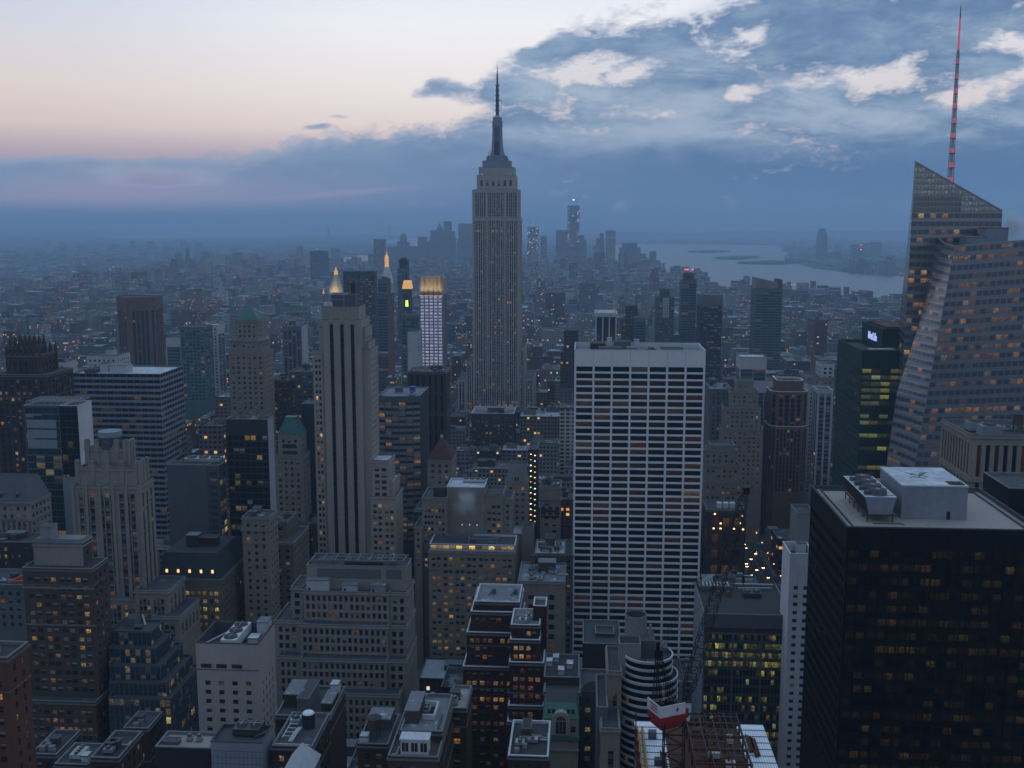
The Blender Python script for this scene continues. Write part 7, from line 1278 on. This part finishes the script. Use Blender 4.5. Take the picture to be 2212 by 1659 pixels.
for n in range(47, -24, -1):
    Y0, Y1 = sy(n) + 11, sy(n - 1) - 11
    if Y0 < 330: continue
    for a, b in zip(AVE, AVE[1:]):
        x = a + 16
        while x < b - 22:
            w_ = rc.choice((16, 20, 24, 30, 36, 46)) * rc.uniform(.85, 1.15); w_ = min(w_, b - 16 - x)
            if w_ < 9: break
            deep = rc.random() < .22; rows = [(Y0, Y1)] if deep else [(Y0, (Y0 + Y1) / 2 - 1 - rc.random() * 3), ((Y0 + Y1) / 2 + 1 + rc.random() * 3, Y1)]
            for y0, y1 in rows:
                x0, x1 = x, x + w_ - rc.choice((0, 0, .4, 1.5)); d = y0
                pa, pb = px_of(x0, y0, 20)[0], px_of(x1, y0, 20)[0]
                if pb < -60 or pa > 2272 or px_of(x0, y1, 90)[1] > 1700: continue
                if wet(x0, y0) or wet(x1, y1) or (y0 > 7400): continue
                if y0 < 1500: h = rc.choice((22, 30, 38, 46, 55, 62, 72, 85)) * rc.uniform(.85, 1.15)
                elif y0 < 2500: h = rc.choice((16, 20, 26, 32, 40, 50, 62)) * rc.uniform(.85, 1.15)
                elif y0 < 5200: h = rc.choice((14, 16, 18, 22, 26, 34, 58)) * rc.uniform(.85, 1.15)
                else: h = rc.choice((18, 24, 30, 45, 70)) * rc.uniform(.85, 1.15)
                if rc.random() < .035: h *= 1.8
                if hits(x0, x1, y0, y1): continue
                h = cap(x0, x1, y0, y1, h)
                ci = rc.choices(range(len(PALW)), PW)[0]; BLD.append([x0, x1, y0, y1, h, ci, rc.choices(range(5), (40, 25, 18, 8, 9))[0], rc.random(), rc.random()])
            x += w_
BLD.sort(key=lambda b: b[2])
# which of them show largest: a coarse front to back painting
GW, GH = 277, 208
import numpy as np
grid = np.zeros((GH, GW), dtype=np.int32); items = [(v[4], v[0], v[1], v[2], v[3] if v[3] < 1700 else 1700, -1) for v in VIS] + [(b[2], None, None, None, None, i) for i, b in enumerate(BLD)]
shown = [0] * len(BLD)
for it in sorted(items, key=lambda t: t[0]):
    if it[5] < 0: xa, xb, ya, yb = it[1], it[2], it[3], 1659
    else:
        b = BLD[it[5]]; pr = [px_of(x, y, z) for x in (b[0], b[1]) for y in (b[2], b[3]) for z in (0, b[4])]; xa, xb, ya, yb = min(p[0] for p in pr), max(p[0] for p in pr), min(p[1] for p in pr), max(p[1] for p in pr)
    i0, i1, j0, j1 = max(0, int(xa / 8 + .5)), min(GW, int(xb / 8 + .5)), max(0, int(ya / 8 + .5)), min(GH, int(yb / 8 + .5))
    if i1 <= i0 or j1 <= j0: continue
    s = grid[j0:j1, i0:i1]; free = s == 0
    if it[5] >= 0: shown[it[5]] = int(free.sum())
    s[free] = it[5] + 2 if it[5] >= 0 else 1
NSINGLE = 165
order = sorted(range(len(BLD)), key=lambda i: -shown[i]); single = set(i for i in order[:NSINGLE] if shown[i] > 0)
def massing(b, r):
    """Footprint tiers of a filled-in building: plain, or stepping back near its top."""
    x0, x1, y0, y1, h = b[:5]; w_ = x1 - x0
    if h > 34 and w_ > 15 and r.random() < .55:
        s = r.uniform(.12, .2) * min(w_, 26); k = r.uniform(.62, .85); out = [(x0, x1, y0, y1, 0, h * k), (x0 + s, x1 - s * r.choice((0, 1, 1)), y0 + s * .8, y1 - 1, h * k - .2, h)]
        return out
    return [(x0, x1, y0, y1, 0, h)]
def tank_on(m, x, y, z):
    for i in range(4): a = pi / 4 + i * pi / 2; m.bar((x + 1.5 * cos(a), y + 1.5 * sin(a), z), (x + 1.5 * cos(a), y + 1.5 * sin(a), z + 2.6), .14, 'darkmetal')
    m.cyl(x, y, z + 2.6, z + 6, 1.9, 1.8, 'wood', 9); m.cyl(x, y, z + 6, z + 7.2, 2.0, .1, 'roof_grey', 9)
SINGLES = []
mass = MB(); mass.uv = []; mass.wc = []
for i, b in enumerate(BLD):
    r = random.Random(i * 7 + 3); col = tuple(c * r.uniform(.8, 1.2) for c in PALW[b[5]][1]); rcl, snow, rname = ROOFC[b[6]]; tiers = massing(b, r)
    if i in single:
        x0, x1, y0, y1, h = b[:5]; kind = 'high_rise' if h > 75 else ('brick_building' if b[5] in (2, 3) else 'city_block')
        o = empty(kind, ((x0 + x1) / 2, (y0 + y1) / 2, 0)); wb = MB(); wb.uv = []; wb.wc = []; rb = MB(); rb.uv = []; rb.wc = []
        for t in tiers:
            p = rect(*t[:4]); cwall(wb, p, t[4], t[5], col, b[7]); croof(rb, [(q[0], q[1]) for q in rect(t[0] + .4, t[1] - .4, t[2] + .4, t[3] - .4)], t[5] - .6, rcl, snow)
            for q in ((t[0], t[1], t[2], t[2] + .4), (t[0], t[1], t[3] - .4, t[3]), (t[0], t[0] + .4, t[2] + .4, t[3] - .4), (t[1] - .4, t[1], t[2] + .4, t[3] - .4)): rb.box(*q, t[5] - .7, t[5] + .25, r.choice(('coping', 'darkcoping', 'coping')))
        wb.build('wall', o); rb.build('roof', o); t = tiers[-1]; tank = False; bulk = False
        if t[1] - t[0] > 8 and t[3] - t[2] > 8:
            if b[8] < .45: tank = True; water_tank(o, t[0] + (t[1] - t[0]) * r.uniform(.25, .75), t[2] + (t[3] - t[2]) * r.uniform(.35, .8), t[5] - .6, 2.0, 3.4)
            if r.random() < .75: bulk = True; bw, bd = (t[1] - t[0]) * r.uniform(.2, .4), (t[3] - t[2]) * r.uniform(.2, .35); bx, by = t[0] + 1 + r.random() * (t[1] - t[0] - bw - 2), t[2] + (t[3] - t[2]) * .35 + r.random() * 4; bulkhead(o, bx, bx + bw, by, by + bd, t[5] - .6, r.uniform(2.6, 4.5), r.choice(('brick', 'grey', 'buff', 'concrete')), r.choice(('roof_grey', 'roof_pale', 'roof_dark')), False)
            for _ in range(r.choice((1, 2, 3))): vent(o, t[0] + (t[1] - t[0]) * r.uniform(.15, .85), t[2] + (t[3] - t[2]) * r.uniform(.15, .5), t[5] - .6, r.uniform(.7, 1.3))
        SINGLES.append((o, b, len(tiers) > 1, rname, tank, bulk))
    else:
        for t in tiers:
            cwall(mass, rect(*t[:4]), t[4], t[5], col, b[7]); croof(mass, rect(*t[:4]), t[5], rcl, snow)
        t = tiers[-1]
        if b[2] < 2600 and t[1] - t[0] > 8:
            if b[8] < .4: tank_on(mass, t[0] + (t[1] - t[0]) * r.uniform(.25, .75), t[2] + (t[3] - t[2]) * r.uniform(.3, .8), t[5])
            if r.random() < .7: bx, by = t[0] + (t[1] - t[0]) * r.uniform(.1, .55), t[2] + (t[3] - t[2]) * r.uniform(.3, .6); p = rect(bx, bx + (t[1] - t[0]) * .3, by, by + (t[3] - t[2]) * .3); hh = r.uniform(2.5, 5); cwall(mass, p, t[5], t[5] + hh, col, b[7]); croof(mass, p, t[5] + hh, ROOFC[r.choice((0, 2, 4))][0], 1)
            for _ in range(2): x, y = t[0] + (t[1] - t[0]) * r.uniform(.1, .9), t[2] + (t[3] - t[2]) * r.uniform(.1, .9); mass.box(x - 1, x + 1, y - 1, y + 1, t[5], t[5] + 1.4, 'metal')
mass.build('distant_city_blocks', None, 'stuff')
# boroughs beyond the rivers, towards the horizon
far = MB(); far.uv = []; far.wc = []; rf = random.Random(77)
for k in range(9500):
    Y = 3400 * (1 / (1 - rf.random() * .83)) ** 1.0 if k % 3 else rf.uniform(5000, 15000)
    px = rf.uniform(-60, 2270); x = at(px, 520, Y).x
    man = -1050 - (Y - 3000) * .02 < x < 1500 and Y < 7400
    if Y > 19500 or man or wet(x, Y) or wet(x + 80, Y + 60): continue
    s = rf.uniform(10, 26) * (1 + Y / 9000); h = rf.choice((8, 9, 11, 14, 18)) * rf.uniform(.8, 1.3)
    if rf.random() < .035: h *= rf.uniform(2, 4.2); s *= .7
    col = tuple(c * rf.uniform(.7, 1.2) for c in rf.choice(PALW)[1]); p = rect(x - s, x + s, Y, Y + s * rf.uniform(.7, 1.6))
    cwall(far, p, 0, h, col, rf.random()); rr = rf.choice(ROOFC); croof(far, p, h, rr[0], rr[1])
far.build('distant_boroughs', None, 'stuff')
# ---- towers of the far tip of the island, the far shore and the bridge
def F(name, label, xl, xr, y, Y, d, col, cat='tower', tiers=(), seed=.3, extra=None, group=None):
    a, b = at(xl, y, Y), at(xr, y, Y); z = (a.z + b.z) / 2; o = empty(name, ((a.x + b.x) / 2, Y + d / 2, 0), label, cat, group); m = MB(); m.uv = []; m.wc = []
    bx = [(a.x, b.x, Y, Y + d, z)]
    for q in tiers: c, e = at(q[0], q[2], Y - 3), at(q[1], q[2], Y - 3); bx.append((c.x, e.x, Y - 3 - 4 * len(bx), Y + d + 3, c.z))
    for q in bx: cwall(m, rect(*q[:4]), 0, q[4], col, seed)
    m.build('wall', o); rb = MB(); rb.uv = []; rb.wc = []
    for q in bx: croof(rb, rect(*q[:4]), q[4] + .01, (.1, .105, .115), .3)
    rb.build('roof', o)
    if extra: extra(o, bx[0])
    return o
GR, BR_, DK, PL = (.16, .165, .18), (.17, .13, .12), (.06, .065, .075), (.32, .31, .31)
def spire(o, q, h=.5, mat='grey', name='pyramid_roof', sh=0): m = MB(); m.prism(rect(*q[:4]), q[4] + .1, q[4] + h, mat, shrink=max(sh, .001)); m.build(name, o)
def sparkle(seed, n, colors=('lamp_glow', 'white_glow')):
    def f(o, q):
        r = random.Random(seed); m = MB()
        for _ in range(n):
            x = q[0] + (q[1] - q[0]) * r.choice((r.uniform(.02, .2), r.uniform(.8, .98), r.random())); z = q[4] * r.uniform(.35, .97); m.box(x - .9, x + .9, q[2] - 1.2, q[2] - .1, z, z + 1.8, r.choice(colors))
        m.build('work_lights', o, 'stuff')
        m = MB()
        for k in (.25, .75): x = q[0] + (q[1] - q[0]) * k; m.bar((x, q[2] + 20, q[4]), (x, q[2] + 20, q[4] + 38), .9, 'darkgrey'); m.bar((x, q[2] + 20, q[4] + 20), (x + (20 if k > .5 else -14), q[2] + 20, q[4] + 62), .8, 'darkgrey')
        m.build('roof_crane', o)
    return f
YD = 6300
F('slab_tower', 'hazy broad slab tower standing left of the white campanile', 807, 830, 517, 4900, 40, BR_)
F('domed_tower', 'hazy tower with a domed stepped top between the campanile and the spired tower', 863, 877, 514, 6000, 40, GR, tiers=((858, 882, 522), (838, 900, 532)), extra=lambda o, q: spire(o, q, 26, 'grey', 'dome', .35))
F('plain_tower', 'hazy plain tower right of the domed one on the far island tip', 903, 921, 512, 6100, 45, GR, tiers=((902, 930, 521),))
F('pointed_tower', 'hazy stepped tower with a pointed roof on the far island tip', 943, 955, 494, YD, 35, GR, tiers=((930, 957, 497), (928, 960, 512)), extra=lambda o, q: spire(o, q, 36, 'grey'))
F('tall_slab_tower', 'tallest hazy slab just right of the pointed roof on the far tip', 958, 974, 478, YD - 100, 40, GR, tiers=((957, 981, 500), (955, 984, 514)))
F('wide_slab_tower', 'hazy wide slab touching the left side of the tall spired tower', 990, 1018, 483, YD, 50, GR, tiers=((988, 1020, 517),))
F('lit_construction_tower', 'far unfinished tower sparkling with work lights right of the tall spired tower', 1139, 1163, 490, 6250, 45, DK, extra=sparkle(3, 45))
F('small_far_tower', 'small hazy tower right of the sparkling unfinished tower', 1168, 1181, 510, 6300, 40, GR)
F('square_far_tower', 'hazy square tower left of the tallest far tower', 1201, 1229, 497, 6150, 50, GR)
def mast_top(o, q): sparkle(5, 46, ('warm_glow', 'lamp_glow', 'white_glow'))(o, q); m = MB(); x = (q[0] + q[1]) / 2; m.bar((x, q[2] + 20, q[4]), (x, q[2] + 20, q[4] + 42), 1.3, 'darkgrey'); m.cyl(x, q[2] + 20, q[4] + 30, q[4] + 35, 3, 3, 'white_glow', 6); m.build('top_mast', o)
F('tallest_far_tower', 'tallest far tower, dark with sparkling lit edges and a short mast', 1226, 1252, 444, 6100, 50, DK, extra=mast_top)
F('stepped_far_tower', 'hazy stepped block touching the right foot of the tallest far tower', 1250, 1262, 508, 6120, 40, GR, tiers=((1245, 1267, 518),))
F('slanted_tower', 'hazy tower with slanting shoulder right of the tallest far tower', 1296, 1304, 504, 6200, 45, GR, tiers=((1288, 1305, 514), (1282, 1306, 530)))
F('pale_far_tower', 'pale far tower with a white lined top', 1309, 1330, 497, 6000, 45, PL, extra=lambda o, q: (lambda m: (m.box(q[0] - 1, q[1] + 1, q[2] - 1.5, q[2] - .1, q[4] - 4, q[4] - 1, 'whitecoping'), m.box(q[0] - 1, q[1] + 1, q[2] - 1.5, q[2] - .1, q[4] - 42, q[4] - 38, 'whitecoping'), m.build('cornice', o)))(MB()))
F('broad_far_block', 'broad hazy block with sloping shoulders near the harbour', 1344, 1377, 525, 6000, 60, GR, tiers=((1338, 1384, 535), (1336, 1396, 548)))
F('harbour_tower', 'slim hazy tower at the edge of the harbour', 1404, 1418, 543, 5700, 40, BR_, tiers=((1403, 1426, 563),))
F('dark_block', 'dark hazy block in front of the tip of the island', 1284, 1307, 545, 5000, 50, DK); F('mid_block', 'low hazy dark block below the tallest far tower', 1229, 1249, 568, 4300, 50, DK)
F('shore_tower', 'lone tall hazy tower across the river', 1768, 1788, 507, 7600, 60, DK, tiers=((1766, 1790, 560),), extra=lambda o, q: spire(o, q, 42, 'darkgrey', 'crown', .55))
for nm, lb, a, b, y, YY in (('shore_block', 'dark far shore block with red lights', 1842, 1862, 528, 7900), ('shore_block', 'narrow dark block among the far shore towers', 1861, 1875, 526, 7950), ('shore_block', 'broad far shore block nearest the faceted glass tower', 1881, 1905, 523, 8000), ('shore_block', 'small low block beside the lone far shore tower', 1804, 1818, 543, 7800)):
    F(nm, lb, a, b, y, YY, 60, DK if 'dark' in lb else GR, group='towers on the far shore', extra=(lambda o, q: (lambda m: (m.box(q[1] - 10, q[1] - 2, q[2] - 4, q[2] - 1, q[4] - 6, q[4] - 1, 'red_glow'), m.box(q[1] - 10, q[1] - 2, q[2] - 4, q[2] - 1, q[4] - 40, q[4] - 34, 'red_glow'), m.build('beacon', o)))(MB())) if 'red' in lb else None)
for k, (a, b, y, Y, lb) in enumerate(((232, 250, 528, 9500, 'hazy pair of towers far off at left, widest on the skyline'), (280, 285, 520, 9800, 'needle thin hazy tower far off at left'), (318, 328, 521, 9600, 'hazy stepped tower far off at left of centre'), (170, 180, 530, 9300, 'small hazy tower far off near the left edge'), (128, 138, 534, 9200, 'hazy low tower farthest left on the skyline'), (352, 365, 534, 9000, 'hazy broad low tower right of the stepped one far off'))):
    F('skyline_tower', lb, a, b, y, Y, 60, GR, group='towers of the far borough', tiers=((a - 3, b + 6, y + 12),))
def bridge():
    Y = 17000; o = empty('suspension_bridge', (at(776, 500, Y).x, Y, 0), 'faint suspension bridge with two towers on the horizon', 'bridge'); xs = [at(710, 500, Y).x, at(842, 500, Y).x]; zt = at(710, 488, Y).z; zr = 62
    for x in xs:
        m = MB()
        for s in (-16, 16): m.box(x - 14, x + 14, Y + s - 9, Y + s + 9, 0, zt, 'steel')
        m.box(x - 12, x + 12, Y - 7, Y + 7, zt - 22, zt - 4, 'steel'); m.box(x - 12, x + 12, Y - 7, Y + 7, zr, zr + 10, 'steel'); m.build('tower', o)
    m = MB(); m.box(xs[0] - 700, xs[1] + 700, Y - 14, Y + 14, zr - 9, zr, 'steel', True); m.build('road_deck', o)
    m = MB(); n = 24; L = xs[1] - xs[0]; pts = [(xs[0] + L * i / n, zr + 14 + (zt - zr - 14) * (2 * i / n - 1) ** 2) for i in range(n + 1)]; pts = [(xs[0] - 600, zr)] + pts + [(xs[1] + 600, zr)]
    for p, q in zip(pts, pts[1:]): m.bar((p[0], Y, p[1]), (q[0], Y, q[1]), 3.5, 'steel')
    m.build('cable', o)
bridge()
# ---- lamps of the city and the cars on the avenue
m = MB(); r = random.Random(8)
for k in range(360):
    Y = 700 * 26 ** r.random(); px = r.uniform(0, 2212); x = at(px, 540, Y).x
    if wet(x, Y) or hits(x - 4, x + 4, Y - 4, Y + 4): continue
    s = Y / 2300 * r.choice((.25, .3, .4, .55)); z = 8 + r.random() * (22 if Y < 7400 else 6); m.box(x - s, x + s, Y - s, Y + s, z, z + s * 1.4, r.choice(('warm_glow', 'lamp_glow', 'headlight', 'lamp_glow', 'white_glow', 'taillight', 'green_glow')))
for k in range(34): px = 1380 + k * 17 + r.uniform(-6, 6); p = gnd(px, 526 + r.uniform(-2, 2.5)); s = p.y / 2300 * .4; m.box(p.x - s, p.x + s, p.y, p.y + s, 10, 10 + s * 1.6, 'lamp_glow')
for k in range(9): p = gnd(1695 + k * 7, 620); m.box(p.x - 1.5, p.x + 1.5, p.y, p.y + 2, 9, 11.5, 'green_glow')
for k in range(30):
    for x in (116.2, 143.8, -183.5, -156.5): m.box(x - .3, x + .3, 560 + k * 27, 560.6 + k * 27, 8.5, 8.9, 'lamp_glow')
m.build('street_lights', None, 'stuff')
def car_mesh():
    b = MB(); b.box(-.9, .9, -2.2, 2.2, .35, .95, 'darkmetal', True); b.prism([(-.85, -1.2), (.85, -1.2), (.85, 1.4), (-.85, 1.4)], .951, 1.5, 'dark', shrink=.8)
    for x in (-.95, .75):
        for y in (-1.4, 1.4): b.cyl(x + .1, y, .02, .66, .33, .33, 'dark', 8)
    for s in (-.6, .6): b.box(s - .26, s + .26, -2.26, -2.21, .55, .85, 'car_lamp'); b.box(s - .26, s + .26, 2.21, 2.26, .6, .85, 'car_tail')
    return b
c0 = car_mesh().build('car', None); r = random.Random(4)
cars = []
for k in range(72):
    lane = r.choice((121.4, 127.1, 132.9, 138.6)); Y = 620 + k * 5.2 + r.uniform(-1.5, 1.5); o = c0 if k == 0 else c0.copy()
    if k: COL.objects.link(o)
    o.location = (lane + r.uniform(-.3, .3), Y, .01); tag(o, 'car with its lights on in the traffic of the avenue', 'car', 'cars queued along the avenue'); cars.append(o)
# ---- names for the filled-in buildings: look first, then a neighbour one can find
used = {}
def say(o, b, stepped, rname, tank, bulk, lvl):
    x0, x1, y0, y1, h = b[:5]; cx, cyy = px_of((x0 + x1) / 2, y0, h); w_ = x1 - x0
    size = 'tall' if h > 62 else ('low' if h < 24 else ('slim' if w_ < 18 else ('broad' if w_ > 36 else ''))); form = 'stepped block' if stepped else ('tower' if h > 62 else 'block')
    top = 'with a water tank' if tank else ('with a roof hut' if bulk and b[6] != 4 else 'with a ' + rname)
    near = sorted(LAND, key=lambda t: (t[0] - cx) ** 2 + (t[1] - cyy) ** 2); l = near[lvl % 4]; dx, dy = cx - l[0], cyy - l[1]
    rel = ('left of' if dx < 0 else 'right of') if abs(dx) > abs(dy) * 1.1 else ('beyond' if dy < 0 else 'below')
    return ' '.join(f"{size} {PALW[b[5]][0]} {form} {top} {rel} {l[2]}".split())
groups_ = {}
for s in SINGLES:
    for lvl in range(4):
        t = say(*s, lvl)
        if len(t.split()) <= 16 and t not in used: break
    used.setdefault(t, []).append(s)
ORD = ['nearest', 'second nearest', 'third nearest', 'fourth nearest', 'fifth nearest', 'sixth nearest', 'seventh nearest', 'eighth nearest', 'ninth nearest']
for t, ss in used.items():
    ss.sort(key=lambda s: s[1][2])
    for i, s in enumerate(ss): tag(s[0], t if len(ss) == 1 else ORD[min(i, 8)] + ' ' + t, 'building', 'ordinary city buildings')
# ---- steam from two roofs
def steam(name, x, y, z, sx, sy_, sz, dens, seed):
    m = MB(); m.box(x - sx, x + sx, y - sy_, y + sy_, z - sz, z + sz, 'snow', True); o = m.build(name, None, 'stuff'); o.data.materials.clear()
    mt = bpy.data.materials.new(name); mt.use_nodes = True; mt.node_tree.nodes.clear(); q = N(mt.node_tree); t = q.new('ShaderNodeTexCoord').outputs['Generated']
    mp = q.new('ShaderNodeMapping'); q.lk(t, mp.inputs[0]); mp.inputs['Location'].default_value = (-.5, -.5, -.5); ln = q.new('ShaderNodeVectorMath', operation='LENGTH'); q.lk(mp.outputs[0], ln.inputs[0])
    n = q.noise(t, 1.9, 5.0, .62, .6); s = q.new('ShaderNodeSeparateXYZ'); q.lk(mp.outputs[0], s.inputs[0])
    d = q.ss(q.m('ADD', q.m('SUBTRACT', .5, ln.outputs['Value']), q.m('MULTIPLY', q.m('SUBTRACT', n, .5), 1.3)), .12, .5)
    pv = q.new('ShaderNodeVolumePrincipled'); pv.inputs['Color'].default_value = (.9, .93, 1, 1); q.lk(q.m('MULTIPLY', d, dens), pv.inputs['Density']); out = q.new('ShaderNodeOutputMaterial'); q.lk(pv.outputs[0], out.inputs['Volume']); o.data.materials.append(mt)
p = at(1015, 1085, 592); steam('steam', p.x, 592, p.z, 11, 4.5, 11, .22, 1); p = at(2200, 490, 640); steam('steam', p.x, 640, p.z, 13, 8, 11, .28, 2)
# ------------------------------------------------------------------ the air
def build_haze(density, color):
    x, y0, y1, z0, z1 = 32000, -3500, 29200, -3.0, 470.0
    v = [(-x, y0, z0), (x, y0, z0), (x, y1, z0), (-x, y1, z0), (-x, y0, z1), (x, y0, z1), (x, y1, z1), (-x, y1, z1)]
    me = bpy.data.meshes.new('haze'); me.from_pydata(v, [], [(0, 3, 2, 1), (4, 5, 6, 7), (0, 1, 5, 4), (1, 2, 6, 5), (2, 3, 7, 6), (3, 0, 4, 7)])
    o = bpy.data.objects.new('haze', me); COL.objects.link(o); o['kind'] = 'stuff'
    m = bpy.data.materials.new('haze'); m.use_nodes = True; m.node_tree.nodes.clear(); q = N(m.node_tree)
    pv = q.new('ShaderNodeVolumePrincipled'); pv.inputs['Color'].default_value = (*color, 1); pv.inputs['Density'].default_value = density
    pv.inputs['Anisotropy'].default_value = 0.6
    out = q.new('ShaderNodeOutputMaterial'); q.lk(pv.outputs[0], out.inputs['Volume'])
    me.materials.append(m); return o
build_haze(1.25e-4, (0.46, 0.72, 1.0))
